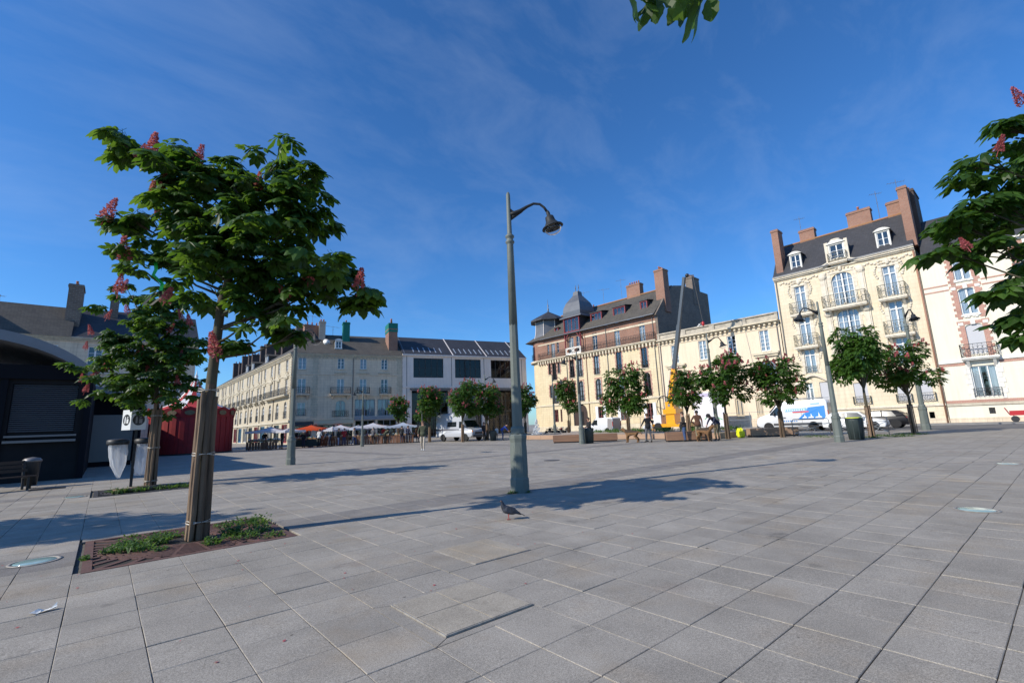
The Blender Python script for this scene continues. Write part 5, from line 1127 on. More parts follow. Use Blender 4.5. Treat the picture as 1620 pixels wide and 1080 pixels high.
weeds('green weeds and grass growing through the rusty tree grate', (1.25, 9.05, .0), [(-.75, -.15, .22, 150, .11), (-.85, .35, .2, 90, .07), (-.45, .1, .16, 120, .13), (-1.0, .0, .15, 60, .06), (-.5, -.45, .1, 35, .06), (.12, -.62, .14, 80, .10), (.45, -.15, .16, 110, .15), (.55, -.5, .25, 90, .07), (.85, -.2, .2, 70, .10), (.9, .55, .3, 110, .14), (.5, .75, .2, 50, .07), (-.2, .6, .3, 80, .06), (-.65, .8, .3, 60, .05), (.9, -.8, .2, 40, .04), (-1.29, -.3, .05, 40, .05)], 1)
weeds('grass tufts along the dark grate of the second tree', (1.27, 19.2, 0), [(-.75, -.6, .2, 90, .2), (-.3, -.5, .25, 120, .16), (.4, -.4, .3, 160, .14), (.8, -.2, .3, 140, .12), (.1, .3, .3, 60, .1), (-.9, .2, .2, 40, .08), (.95, -.6, .2, 70, .12)], 2)
weeds('grass tufts round the trees behind the rubbish bin', (34.5, 6.6, 0), [(-.9, .4, .5, 140, .14), (.4, -.6, .8, 220, .12), (1.6, .4, .6, 160, .1), (3.2, -.8, .9, 220, .12), (.4, 3.2, 1.2, 220, .08), (2.2, 4.2, .8, 120, .08)], 3)
weeds('moss tuft at the foot of the large lamp post', (7.3, 8.35, 0), [(0, 0, .08, 30, .05), (-.1, .1, .08, 25, .04), (.2, -.15, .08, 20, .03)], 4)
# fallen petals
rng = random.Random(77); o = MB()
for _ in range(90):
    a, b_ = rng.uniform(-1.5, 6), rng.uniform(3.4, 11); c = Vector((a, b_ , .004)); s = rng.uniform(.008, .02); an = rng.uniform(0, 3); e = Vector((math.cos(an), math.sin(an), .1))*s; e2 = Vector((-math.sin(an), math.cos(an), .15))*s*.7; o.face([c-e, c-e2, c+e, c+e2])
pe = o.build('fallen_petals', FLOW); pe['kind'] = 'stuff'; tag(pe, 'small red petals scattered over the foreground paving', 'petals')
# ------------------------------------------------------------------ lamp posts
LAMPG = mat('lamp_green_grey', (0.150, 0.170, 0.150), 0.6, (0.115, 0.132, 0.118), 3, 0.4, 0.15, 40)
LAMPD = mat('lamp_dark_metal', (0.022, 0.025, 0.028), 0.6, spec=.3)
BOWL = glassmat('lamp_bowl', (0.93, 0.95, 0.96), 0.12)
def lamp_parts(t, M=LAMPG, big=True):
    A = R_(22.5)
    m = MB(); m.lathe([(.235, 0), (.235, .30), (.215, .34), (.205, 1.15), (.215, 1.2), (.225, 1.24), (.225, 1.30), (.19, 1.34)], 8, rot=A); b = m.build('pedestal', M, t)
    m = MB()
    for k in range(8):                                      # raised panels on the faces of the pedestal
        a = k*math.pi/4; c = Vector((math.cos(a), math.sin(a), 0)); tx = Vector((-math.sin(a), math.cos(a), 0)); rr = .2
        pts = [(-.05, .42), (.05, .42), (.05, 1.0), (.03, 1.06), (-.03, 1.06), (-.05, 1.0)]
        rad = lambda z: (.215 + (.205-.215)*(z-.34)/.81)*math.cos(A)
        vs = [c*(rad(z)+.006) + tx*x + Vector((0, 0, z)) for x, z in pts]; wv = [c*(rad(z)-.01) + tx*x*1.15 + Vector((0, 0, z)) for x, z in pts]; m.addmesh(vs + wv, [tuple(range(6))] + [(i, i+6, (i+1) % 6+6, (i+1) % 6) for i in range(6)])
    m.build('pedestal_panels', M, b)
    m = MB(); m.lathe([(.19, 1.33), (.16, 1.38), (.17, 1.42), (.16, 1.48), (.13, 1.52)], 16); m.build('collar', M, t, True)
    m = MB(); m.lathe([(.135, 1.5), (.125, 2.4), (.11, 4.0)], 8, rot=A); m.build('lower_shaft', M, t)
    m = MB(); m.lathe([(.105, 3.98), (.085, 6.1), (.085, 6.13), (.115, 6.16), (.115, 6.2), (.085, 6.23), (.085, 6.28), (.115, 6.31), (.115, 6.35), (.08, 6.38), (.062, 6.42), (.052, 7.5), (.03, 7.56), (.001, 7.57)], 14); m.build('upper_shaft', M, t, True)
    path = [(.03, 0, 6.95), (.14, 0, 6.97), (.3, 0, 7.03), (.48, 0, 7.14), (.66, 0, 7.22), (.82, 0, 7.20), (.93, 0, 7.10), (1.0, 0, 6.98)]
    m = MB(); m.tube(path, [.045, .06, .055, .04, .034, .032, .032, .035], 8); m.prism([(.05, 6.78), (.36, 7.0), (.4, 7.06), (.05, 6.96)], -.02, .02); m.tube([(.04, 0, 7.08), (.1, 0, 7.02), (.18, 0, 7.0)], [.03, .03, .02], 6); m.build('arm', LAMPD if big else M, t, True)
    Mh = Matrix.Translation((1.02, 0, 6.95)) @ Matrix.Rotation(R_(-14), 4, 'Y')
    m = MB(); m.lathe([(.03, .06), (.05, 0), (.05, -.08), (.11, -.12), (.125, -.22), (.13, -.25), (.2, -.36), (.27, -.40), (.285, -.43), (.25, -.425)], 20, M=Mh); hd = m.build('shade', LAMPD, t, True)
    m = MB(); m.lathe([(.235, -.425), (.22, -.5), (.16, -.57), (.08, -.605), (.001, -.61)], 20, M=Mh); m.build('glass_bowl', BOWL, hd, True)
def lamp(label, x, y, ang, s=1.0):
    t = thing('street_lamp', label, 'street lamp', (x, y, 0), ang, 'street lamps of the square'); t.scale = (s, s, s); return t
L1 = lamp('large grey-green street lamp in the middle of the square, curved arm to the right', 7.48, 8.41, R_(-41.4)); lamp_parts(L1)
def lamp_copy(label, x, y, ang, s=1.0):
    t = copy_tree(L1); t.location = (x, y, 0); t.rotation_euler = (0, 0, ang); t.scale = (s, s, s); t['label'] = label; return t
lamp_copy('street lamp behind the nearest chestnut crown, right of the carousel', 7.35, 25.8, R_(-41.4), .97)
lamp_copy('street lamp with its shade to the left beside the barriers', 29.0, 7.4, R_(138), 1.0)
lamp_copy('street lamp with its shade to the left near the woman at the tall bin', 26.2, 22.5, R_(138), .9)
lamp_copy('small street lamp standing among the white book stall umbrellas', 20.0, 46.4, R_(150), .8)
lamp_copy('street lamp in front of the modern building, behind the camper van', 33.2, 42.8, R_(-41), 1.0)
lamp_copy('street lamp in front of the turret building door', 39.5, 37.9, R_(-41), .95)
lamp_copy('street lamp between the two trees beside the crane truck', 34.5, 16.4, R_(-41), 1.05)
lamp_copy('street lamp at the right before the cream house, behind the last tree', 45.2, 6.05, R_(-150), 1.22)
pp = thing('mast', 'thin plain grey mast behind the walking man', 'mast', (27, 46.5, 0)); MB().tube([(0, 0, 0), (0, 0, 6.4)], [.07, .05], 8).build('pole', LAMPG, pp, True); MB().lathe([(.11, 0), (.11, .3), (.07, .35)], 10).build('foot', LAMPG, pp, True)

# ------------------------------------------------------------------ market pavilion at the left
PAVM = mat('dark_pavilion_metal', (0.010, 0.011, 0.015), 0.8, spec=.1); FASC = mat('grey_fascia', (0.22, 0.225, 0.24), 0.5, (0.17, 0.175, 0.19), 1.2, 0.4); SHUTM = mat('shutter_metal', (0.20, 0.19, 0.19), 0.45, metal=.4); PWALL = mat('pavilion_wall', (0.026, 0.026, 0.028), 0.9, (0.017, 0.017, 0.019), 1, .4, spec=.1)
BLK0 = mat('gap_shade_black', (.004, .004, .005), .8)
pv = thing('market_pavilion', 'dark market pavilion with arched grey roof and closed roller shutter', 'pavilion', (-5.6, 28.5, 0))
def vault(parent, xc, half, z_e, rise, y0, y1, th, name, m, n=20, fascia=True):
    o = MB(); prof = [(xc + half*math.sin(t), z_e + rise*(math.cos(t)-math.cos(1.0))/(1-math.cos(1.0))) for t in [(-1 + 2*k/n)*1.0 for k in range(n+1)]]
    prof = [(xc + (p[0]-xc)/math.sin(1.0), p[1]) for p in prof]
    for p, q in zip(prof, prof[1:]):
        o.addmesh([(p[0], y0, p[1]), (q[0], y0, q[1]), (q[0], y0, q[1]-th), (p[0], y0, p[1]-th), (p[0], y1, p[1]), (q[0], y1, q[1]), (q[0], y1, q[1]-th), (p[0], y1, p[1]-th)], [(0,1,2,3),(0,4,5,1),(3,2,6,7),(7,6,5,4)])
    for e in (prof[0], prof[-1]): o.face([(e[0], y0, e[1]), (e[0], y1, e[1]), (e[0], y1, e[1]-th), (e[0], y0, e[1]-th)])
    return o.build(name, m, parent), prof
vault(pv, 0.8, 4.2, 4.75, 1.6, -.9, 13, .42, 'arched_roof', FASC)
wall(pv, Z0, -5, 4.9, 0, 4.3, [(2.55, 4.6, 1.75, 4.1), (-1.5, 2.0, .2, 4.1)], PWALL, .2)
o = MB()
MB().box(2.56, 4.59, .11, .13, 1.76, 4.1).build('slat_gap_shade', BLK0, pv)  # near-black sheet added behind the slats, standing for shade in their gaps
for k in range(23): z = 2.08 + k*.088; MB().prism([(.03, z), (.09, z+.056), (.09, z)], 2.57, 4.58, 'x').build('shutter_slat', SHUTM, pv)
o.box(2.56, 2.58, .02, .1, 2.0, 4.1); o.build('shutter_rail', PAVM, pv)
MB().box(2.5, 4.7, -.25, .05, 1.62, 1.72).build('counter', SHUTM, pv); MB().box(2.5, 4.7, -.06, -.02, 1.85, 1.93).build('counter_rail', SHUTM, pv)
MB().box(-1.45, 1.95, .1, .14, .2, 4.1).build('roller_shutter', SHUTM, pv)
for x in (-5, 2.2, 4.85): MB().box(x, x+.22, -.12, .1, 0, 4.5).build('post', PAVM, pv)
core(pv, Z0, -5, 4.9, .3, 12, 0, 4.5, PAVM, 'inner_hall')
MB().box(-5, 5.0, -.2, .3, 4.3, 4.9).build('lintel', PAVM, pv)
o = MB(); o.box(4.9, 5.05, 0, 12, 0, 4.6); o.build('side_wall', PAVM, pv)
ph = thing('market_hall', 'second lower arched market hall in shadow behind the bag bins', 'market hall', (-3.0, 39, 0))
vault(ph, 0, 5.0, 3.75, 1.5, -.6, 21, .32, 'arched_roof', FASC); core(ph, Z0, -4.6, 4.5, .6, 20.5, 0, 4.2, PAVM, 'inner_hall')
for k in range(6): MB().tube([(4.75, k*4, 0), (4.75, k*4, 3.6)], .09, 8).build('post', PAVM, ph, True)
for k in range(4): MB().box(-4.4+k*2.25, -4.4+k*2.25+2.1, .52, .58, .3, 3.2).build('shutter_panel', SHUTM, ph)
# bench and small litter bin at the left edge
bn = thing('park_bench', 'dark wooden bench half seen at the left edge', 'bench', (-2.65, 23.6, 0), R_(20)); WDK = mat('dark_stained_wood', (0.05, 0.03, 0.022), 0.6, (0.03, 0.02, 0.016), 5, .4, stretch=(.1, 1, 1))
for k in range(4): MB().box(-1.0, 1.0, -.25+k*.13, -.14+k*.13, .44, .48).build('seat_slat', WDK, bn)
for k in range(3): MB().box(-1.0, 1.0, .3+k*.03, .34+k*.03, .6+k*.14, .71+k*.14).build('back_slat', WDK, bn)
for x in (-.8, .8):
    o = MB(); o.bar((x, -.22, 0), (x, -.2, .44), .06); o.bar((x, .26, 0), (x, .38, 1.0), .06); o.bar((x, -.24, .42), (x, .3, .42), .05); o.build('leg', IRON, bn)
lb = thing('litter_bin', 'small dark litter bin with perforated top by the pavilion', 'litter bin', (-1.85, 24.4, 0)); MB().lathe([(.2, .1), (.24, .9), (.25, .95)], 16).build('bin_body', IRON, lb, True); MB().lathe([(.26, .93), (.27, .98), (.2, 1.06), (.001, 1.1)], 16).build('lid', SHUTM, lb, True); MB().lathe([(.06, 0), (.06, .1)], 8).build('foot', IRON, lb)
# bag bins with pictogram box
WHP = mat('white_sign_paint', (0.72, 0.73, 0.73), 0.45); BLK = mat('sign_black', (0.012, 0.012, 0.014), 0.5)
bb = thing('bag_bin', 'twin clear bag bins on a post under a white pictogram box', 'waste bin', (.86, 20.9, 0))
MB().box(-.04, .04, -.04, .04, 0, 1.95).build('post', IRON, bb)
ca = R_(18)
sg = MB().box(-.24, .24, -.24, .24, 1.9, 2.58).build('sign_box', WHP, bb, rot=R_(27)); sg.location = (-.08, 0, 0)
for (face, kind) in ((0, 0), (1, 1)):
    Mf = Matrix.Rotation(R_(-90)*(1-face), 4, 'Z') if False else (Matrix.Rotation(R_(-90), 4, 'Z') if face == 0 else Matrix.Identity(4))
    def FP(x, z, d): return Mf @ Vector((x, -.24 - d, 2.24 + z))
    o = MB(); o.addmesh([FP(.19*math.cos(k*math.pi/12), .19*math.sin(k*math.pi/12), .004) for k in range(24)], [tuple(range(24))]); o.build('roundel', BLK, sg)
    o = MB()
    for poly in ([(-.1, -.12), (-.04, -.12), (-.04, .06), (-.06, .12), (-.08, .12), (-.1, .05)], [(.01, -.12), (.11, -.12), (.11, .03), (.01, .03)], [(.02, .05), (.09, .08), (.08, .11), (.01, .08)]): o.addmesh([FP(x, z, .007) for x, z in poly], [tuple(range(len(poly)))])
    o.build('pictogram', WHP if face == 0 else mat('sign_grey', (.25, .25, .26), .5), sg)
BAG = bpy.data.materials.new('clear_bag'); BAG.use_nodes = True; n_ = BAG.node_tree.nodes; l_ = BAG.node_tree.links.new; pb = n_['Principled BSDF']; pb.inputs['Base Color'].default_value = (.75, .78, .82, 1); pb.inputs['Roughness'].default_value = .25
tb = n_.new('ShaderNodeBsdfTransparent'); tl = n_.new('ShaderNodeBsdfTranslucent'); tl.inputs[0].default_value = (.8, .82, .86, 1); mxa = n_.new('ShaderNodeMixShader'); mxa.inputs[0].default_value = .45; mxb = n_.new('ShaderNodeMixShader'); mxb.inputs[0].default_value = .42
l_(pb.outputs[0], mxa.inputs[1]); l_(tl.outputs[0], mxa.inputs[2]); l_(mxa.outputs[0], mxb.inputs[1]); l_(tb.outputs[0], mxb.inputs[2]); l_(mxb.outputs[0], n_['Material Output'].inputs[0])
rng = random.Random(5)
for (cx, cy, tipx, zb) in ((-.45, .05, .1, .32), (.28, -.06, .05, .36)):
    o = MB(); o.lathe([(.3, 1.42), (.31, 1.47), (.31, 1.56), (.27, 1.6), (.1, 1.62), (.001, 1.62)], 20, (cx, cy, 0)); h_ = o.build('lid_ring', IRON, bb, True)
    o = MB(); N, Lv = 28, 9
    for j in range(Lv):
        t = j/(Lv-1); z = 1.44 - t*(1.44-zb); rr = .25*(1-.45*t) if j < 6 else .25*(.66 - (j-5)*.17)
        if cx > 0: rr = .25*(1-.05*t)
        for k in range(N):
            a = 2*math.pi*k/N; w_ = 1 + .2*math.sin(k*5.3+j*.3) + .1*math.sin(k*2+j) + rng.uniform(-.05, .05); o.v.append((cx + tipx*t + rr*w_*math.cos(a), cy + rr*w_*math.sin(a)*(1-.25*t), z))
    for j in range(Lv-1):
        for k in range(N): o.f.append((j*N+k, j*N+(k+1) % N, (j+1)*N+(k+1) % N, (j+1)*N+k)); o.m.append(0)
    o.f.append(tuple(range((Lv-1)*N, Lv*N))); o.m.append(0)
    o.build('clear_bag', BAG, bb, True)
tag(MB().tube([(-.6, 0, .06), (0, .04, .07), (.75, .1, .06)], [.07, .08, .07], 10).build('timber_log', STAKE, None, True, loc=(.95, 18.75, 0), rot=R_(10)), 'short round timber lying on the grate by the bag bins', 'timber')

# ------------------------------------------------------------------ closed carousel with striped tent top
REDC = mat('carousel_red', (0.32, 0.012, 0.014), 0.65, (0.22, 0.008, 0.01), 2, .4); STW = mat('tent_white', (0.70, 0.68, 0.66), 0.7); STR = mat('tent_red', (0.42, 0.03, 0.03), 0.7); DGLD = mat('carousel_gilt', (0.22, 0.16, 0.07), 0.5, (0.08, 0.06, 0.03), 6, .4)
cs = thing('carousel', 'closed round carousel in red shutters with red and white striped tent top', 'carousel', (6.75, 57.0, 0))
NP = 16; RC_ = 3.55
for k in range(NP):
    a0, a1 = 2*math.pi*k/NP, 2*math.pi*(k+1)/NP
    o = MB(); P = lambda a, z, r: (r*math.cos(a), r*math.sin(a), z)
    for j in range(4):
        b0, b1 = a0+(a1-a0)*j/4, a0+(a1-a0)*(j+1)/4; rr = RC_ - (.04 if j % 2 else 0); o.face([P(b0, .12, rr), P(b1, .12, rr), P(b1, 3.5, rr), P(b0, 3.5, rr)]); o.face([P(b1, .12, RC_), P(b1, .12, RC_-.04), P(b1, 3.5, RC_-.04), P(b1, 3.5, RC_)])
    o.build('shutter_panel', REDC, cs)
    o = MB(); am = (a0+a1)/2
    o.addmesh([P(a0, 3.5, RC_+.08), P(a1, 3.5, RC_+.08), P(a1, 4.25, RC_+.2), P(am, 4.5, RC_+.22), P(a0, 4.25, RC_+.2)], [(0,1,2,3,4)]); pb_ = o.build('rounding_board', REDC, cs)
    o = MB(); n6 = 10; c = Vector(P(am, 3.92, RC_+.17)); tx = Vector((-math.sin(am), math.cos(am), 0)); o.addmesh([c + tx*.42*math.cos(q*math.pi/5) + Vector((0, 0, .24*math.sin(q*math.pi/5))) for q in range(10)], [tuple(range(10))]); o.build('painted_medallion', DGLD, pb_)
    o = MB(); prof = [(RC_+.1, 4.2), (2.3, 4.75), (1.3, 5.5), (.7, 6.35), (.35, 7.2)]
    for (p, q) in zip(prof, prof[1:]): o.face([P(a0, p[1], p[0]), P(a1, p[1], p[0]), P(a1, q[1], q[0]), P(a0, q[1], q[0])])
    o.build('tent_gore', STR if k % 2 else STW, cs)
MB().lathe([(RC_+.05, 0), (RC_+.05, .13)], 32).build('platform', IRON, cs); MB().lathe([(.36, 7.15), (.2, 7.5), (.1, 7.55), (.16, 7.75), (.06, 7.95), (.02, 8.4)], 10).build('finial', STW, cs, True)
MB().lathe([(3.3, .1), (3.3, 4.2)], 24).build('inner_drum', IRON, cs)

# ------------------------------------------------------------------ left rear house in the shade
lh = bldg('shaded_house', 'shaded stone house with slate roof behind the market pavilion', None); lh.location = (7.6, 66, 0)
fh = Z0
hh_ = []
for u in (-2.0, -5.6, -9.0, -12.5, -16, -19.5): hh_ += [(u-.6, u+.6, 9.5, 11.6), (u-.6, u+.6, 5.4, 7.8), (u-.7, u+.7, .3, 3.2)]
wall(lh, fh, -40, 0, 0, 12.4, hh_, LIMED)
for h in hh_: window(lh, fh, (h[0]+h[1])/2, h[2], h[1]-h[0], h[3]-h[2], 2, 3, WOODW, .09, sill=LIME_T)
for z in (3.9, 8.6): strip(lh, fh, -40, 0, z, z+.2, .1, LIME_T)
cornice(lh, fh, -40, .2, 12.0, LIME_T); MB().addmesh([(0, 0, 0), (0, 12, 0), (0, 12, 12.3), (0, 5.5, 16.6), (0, 0, 12.3)], [(0,1,2,3,4)]).build('side_wall', LIMED, lh)
for (u, z) in ((-10.4, 1.0),): pass
o = MB(); o.addmesh([(-11.2, -.3, 12.45), (.25, -.3, 12.45), (.25, 5.5, 16.8), (-11.2, 5.5, 16.8), (.25, 11.5, 12.45), (-11.2, 11.5, 12.45)], [(0,1,2,3),(3,2,4,5)]); o.build('roof', SLATE, lh)
o = MB(); o.addmesh([(-40, -.45, 12.4), (-11.0, -.45, 12.4), (-11.0, 3.2, 16.2), (-40, 3.2, 16.2), (-11.0, 9, 16.5), (-40, 9, 16.5)], [(0,1,2,3),(3,2,4,5)]); o.build('mansard_roof', SLATE2, lh)
chimney(lh, fh, -11.2, 3.0, 11.5, 18.6, 1.2, 2.8, RUBBLE, 3, along='y'); chimney(lh, fh, -7.9, 4.6, 14, 18.6, .8, 1.0, RUBBLE, 1)
dormer(lh, fh, -19.6, .3, 13.0, 2.6, 1.9, IRON, SLATE, WOODW, 3, 1, 'shed', 2.5); dormer(lh, fh, -28, .3, 13.0, 2.2, 1.9, IRON, SLATE, WOODW, 3, 1, 'shed', 2.5); antenna(lh, fh, -17, 4, 15.5, 1.6, .8)
core(lh, fh, -40, -.1, .9, 11, 0, 12.2)

# ------------------------------------------------------------------ book stalls under market umbrellas
CANW = mat('white_canvas', (0.72, 0.72, 0.76), 0.8, trans=(.6, .6, .66)); CANO = mat('orange_canvas', (0.75, 0.09, 0.015), 0.75, trans=(.7, .12, .02)); CANB = mat('bluegrey_canvas', (0.33, 0.38, 0.46), 0.8); WDT = mat('table_wood', (0.22, 0.10, 0.05), 0.7, (0.13, 0.06, 0.035), 5, .4)
def umbrella(label, x, y, w_, d_, m, rot, h=2.35, rise=.6):
    t = thing('market_umbrella', label, 'umbrella', (x, y, 0), rot, 'market umbrellas over the book stalls')
    o = MB(); n = 6
    for s in range(4):
        c = [(-1, -1), (1, -1), (1, 1), (-1, 1)]; a, b = c[s], c[(s+1) % 4]
        for i in range(n):
            t0, t1 = i/n, (i+1)/n; zf = lambda t_: h + rise*(1-t_) - .10*math.sin(t_*math.pi)
            o.face([(a[0]*w_/2*t0, a[1]*d_/2*t0, zf(t0)), (a[0]*w_/2*t1, a[1]*d_/2*t1, zf(t1)), (b[0]*w_/2*t1, b[1]*d_/2*t1, zf(t1)), (b[0]*w_/2*t0, b[1]*d_/2*t0, zf(t0))] if i else [(0, 0, zf(0)), (a[0]*w_/2*t1, a[1]*d_/2*t1, zf(t1)), (b[0]*w_/2*t1, b[1]*d_/2*t1, zf(t1))])
        for i in range(8):                                   # scalloped valance
            p = [a[0]*w_/2 + (b[0]-a[0])*w_/2*i/8, a[1]*d_/2 + (b[1]-a[1])*d_/2*i/8]; q = [a[0]*w_/2 + (b[0]-a[0])*w_/2*(i+1)/8, a[1]*d_/2 + (b[1]-a[1])*d_/2*(i+1)/8]
            o.face([(p[0], p[1], h), (q[0], q[1], h), (q[0], q[1], h-.16), ((p[0]+q[0])/2, (p[1]+q[1])/2, h-.24), (p[0], p[1], h-.16)])
    o.build('canopy', m, t); MB().tube([(0, 0, 0), (0, 0, h+rise+.1)], .03, 8).build('pole', WDT, t, True); MB().lathe([(.3, 0), (.3, .1), (.06, .14)], 12).build('base', IRON, t)
    for s in ((-1, -1), (1, -1), (1, 1), (-1, 1)): MB().bar((0, 0, h+rise-.06), (s[0]*w_/2*.98, s[1]*d_/2*.98, h-.03), .03).build('rib', WDT, t)
    return t
AL = R_(-42)                                                # the row of stalls faces the square
def stall_table(label, x, y, w_, d_, rot, wood=True):
    t = thing('trestle_table', label, 'table', (x, y, 0), rot, 'trestle tables of the book stalls')
    MB().box(-w_/2, w_/2, -d_/2, d_/2, .86, .9).build('table_top', WDT, t)
    for s in (-1, 1):
        for q in (-1, 1): MB().bar((s*w_*.42, q*d_*.4, 0), (s*w_*.42, q*d_*.2, .86), .06).build('leg', WDT, t)
    if wood:
        for k in range(int(w_/.3)): MB().box(-w_/2+k*.3+.01, -w_/2+k*.3+.27, -d_/2+.03, -d_/2+.05, .08, .84).build('front_board', WDT, t)
    else: MB().box(-w_/2, w_/2, -d_/2-.01, -d_/2+.01, .1, .86).build('cloth_front', mat('dark_cloth', (.03, .04, .035), .9), t)
    return t
BKC = [mat('book_%s' % n__, c, .6) for n__, c in (('cream', (.65, .6, .48)), ('red', (.4, .06, .05)), ('blue', (.08, .15, .32)), ('white', (.75, .75, .72)), ('tan', (.45, .3, .16)), ('green', (.07, .2, .12)))]
CRT = mat('crate_wood', (.30, .18, .09), .8)
def book_box(x, y, z, rot, seed, label, group):
    rng = random.Random(seed); t = thing('book_box', label, 'box of books', (x, y, z), rot, group)
    o = MB(); o.box(-.2, .2, -.15, .15, 0, .02)
    for (a, b, c, d) in ((-.2, .2, -.15, -.135), (-.2, .2, .135, .15), (-.2, -.185, -.135, .135), (.185, .2, -.135, .135)): o.box(a, b, c, d, .02, .15)
    o.build('crate', CRT, t); xx = -.18; k = 0
    while xx < .16:
        w_ = rng.uniform(.04, .085); o = MB(); o.box(xx, xx+w_*.9, -.12, .12, .02, rng.uniform(.2, .3)); o.build('book', rng.choice(BKC), t); xx += w_; k += 1
RS = random.Random(12)
stalls = [(13.6, 55.2, 'white', 3.6), (17.9, 55.6, 'orange', 3.6), (21.0, 54.9, 'pale', 3.4), (24.0, 52.6, 'white', 3.6), (26.6, 50.2, 'blue', 3.4)]
lbl_u = ['white umbrella of the leftmost book stall beside the carousel', 'orange market umbrella behind the street lamp', 'white peaked umbrella right of the orange one', 'white umbrella over the wooden front table of books', 'blue-grey umbrella at the right end of the stalls']
for k, (x, y, c, w_) in enumerate(stalls):
    umbrella(lbl_u[k], x, y, w_ + .4, 3.0, {'white': CANW, 'orange': CANO, 'pale': CANW, 'blue': CANB}[c], AL + (.1, -.05, .08, 0, .05)[k], 1.95 + .08*(k % 2), .42)
    dx, dy = math.cos(AL), math.sin(AL); fx, fy_ = -math.sin(YAW)*1.0, -math.cos(YAW)*1.0
    tb_ = stall_table(['table of the leftmost book stall', 'dark clothed table under the orange umbrella', 'table with pink and white goods beneath the peaked umbrella', 'wooden boarded table laden with pale books', 'table beneath the blue-grey umbrella'][k], x + fx*1.2, y + fy_*1.2, 3.4, .9, AL, k != 1)
    for j in range(7):
        px, py = x + fx*1.2 + dx*(-1.45 + j*.48), y + fy_*1.2 + dy*(-1.45 + j*.48)
        book_box(px, py, .9, AL + RS.uniform(-.1, .1), k*10+j, ['first', 'second', 'third', 'fourth', 'fifth', 'sixth', 'last'][j] + ' box of books from the left on the ' + ['leftmost stall table', 'table under the orange umbrella', 'table beneath the peaked white umbrella', 'boarded wooden table', 'table under the blue-grey umbrella'][k], 'book boxes on the stall tables')
umbrella('pale blue-grey umbrella set between the boarded table and the peaked one', 22.6, 53.6, 3.0, 2.6, CANB, .2, 1.9, .35)
umbrella('small white umbrella in front of the leftmost stall', 14.9, 53.2, 2.4, 2.2, CANW, .3, 1.9, .3)
umbrella('low white umbrella between the orange and the peaked one', 19.6, 53.6, 2.6, 2.2, CANW, .5, 1.85, .35)

# ------------------------------------------------------------------ timber benches, planting bed, fountain
BWD = mat('bench_timber', (0.30, 0.17, 0.10), 0.7, (0.20, 0.11, 0.07), 4, .4, .3, 20, stretch=(.15, 1, 1)); BWL = mat('pale_timber', (0.44, 0.29, 0.19), 0.75, (0.33, 0.21, 0.14), 4, .4, stretch=(.15, 1, 1))
def timber_block(label, x, y, w_, d_, h, rot, m, group='timber benches by the fountain'):
    t = thing('timber_bench', label, 'bench', (x, y, 0), rot, group)
    MB().box(-w_/2+.05, w_/2-.05, -d_/2+.05, d_/2-.05, 0, .1).build('recessed_base', IRON, t)
    n = 4
    for k in range(n): z = .1 + (h-.1)*k/n; MB().box(-w_/2, w_/2, -d_/2, -d_/2+.05, z+.004, z+(h-.1)/n-.006).build('side_plank', m, t); MB().box(-w_/2, w_/2, d_/2-.05, d_/2, z+.004, z+(h-.1)/n-.006).build('side_plank', m, t)
    for s in (-1, 1): x0 = s*(w_/2) - (.05 if s > 0 else 0); MB().box(x0, x0+.05, -d_/2+.05, d_/2-.05, .1, h-.01).build('end_plank', m, t)
    q = max(3, int(d_/.16))
    for k in range(q): MB().box(-w_/2, w_/2, -d_/2+d_*k/q+.004, -d_/2+d_*(k+1)/q-.004, h, h+.045).build('top_plank', m, t)
    return t
timber_block('dark timber block bench behind the tall bin', 28.8, 24.4, 5.0, 1.0, .55, R_(-50), BWD)
timber_block('dark timber block bench among the standing men', 30.1, 16.4, 2.9, 1.0, .6, R_(-50), BWD)
timber_block('timber block bench left of the delivery van', 36.6, 13.4, 3.2, 1.0, .55, R_(-50), BWL)
bed = thing('fountain_terrace', 'long low timber edged terrace with planting behind the benches', 'terrace', (36, 24, 0), R_(-90))
MB().box(-13, 8.5, -3.2, 8, 0, .42).build('terrace_floor', mat('terrace_slab', (.42, .34, .27), .85, (.34, .28, .22), 2, .4), bed)
for k in range(12): MB().box(-13+k*1.8, -13+k*1.8+1.78, -3.26, -3.21, .04, .42).build('edge_board', BWL, bed)
weeds('low green planting on the terrace behind the benches', (38.4, 24.5, .42), [(0, 4, 1.1, 260, .5), (0, 1.5, 1.2, 300, .55), (0, -1.2, 1.2, 300, .5), (0, -4, 1.2, 260, .5), (1, -6.8, 1.1, 220, .5), (.5, 6.5, 1, 160, .4)], 8)
fo = thing('fountain', 'bubbling white fountain jet in a low round basin', 'fountain', (35.3, 36.6, 0)); MB().lathe([(2.6, 0), (2.6, .5), (2.3, .5), (2.3, .35)], 32).build('basin', KERB, fo)
WAT = mat('fountain_water', (.6, .65, .7), .1); MB().lathe([(2.29, .4), (.001, .4)], 24).build('water', mat('basin_water', (.10, .14, .16), .05), fo)
o = MB(); rng = random.Random(3)
for k in range(420):
    a = rng.uniform(0, 6.28); t = rng.random(); rr = .55*rng.random()*(1.2-t); c = Vector((rr*math.cos(a), rr*math.sin(a), .4 + 1.7*t*(1-rr*.7))); s = rng.uniform(.02, .05); o.ball(c, (s*.8, s*.8, s*1.5), 5, 3)
sp_ = o.build('spray', mat('white_spray', (.85, .88, .9), .3, trans=(.8, .85, .9)), fo); sp_['kind'] = 'stuff'

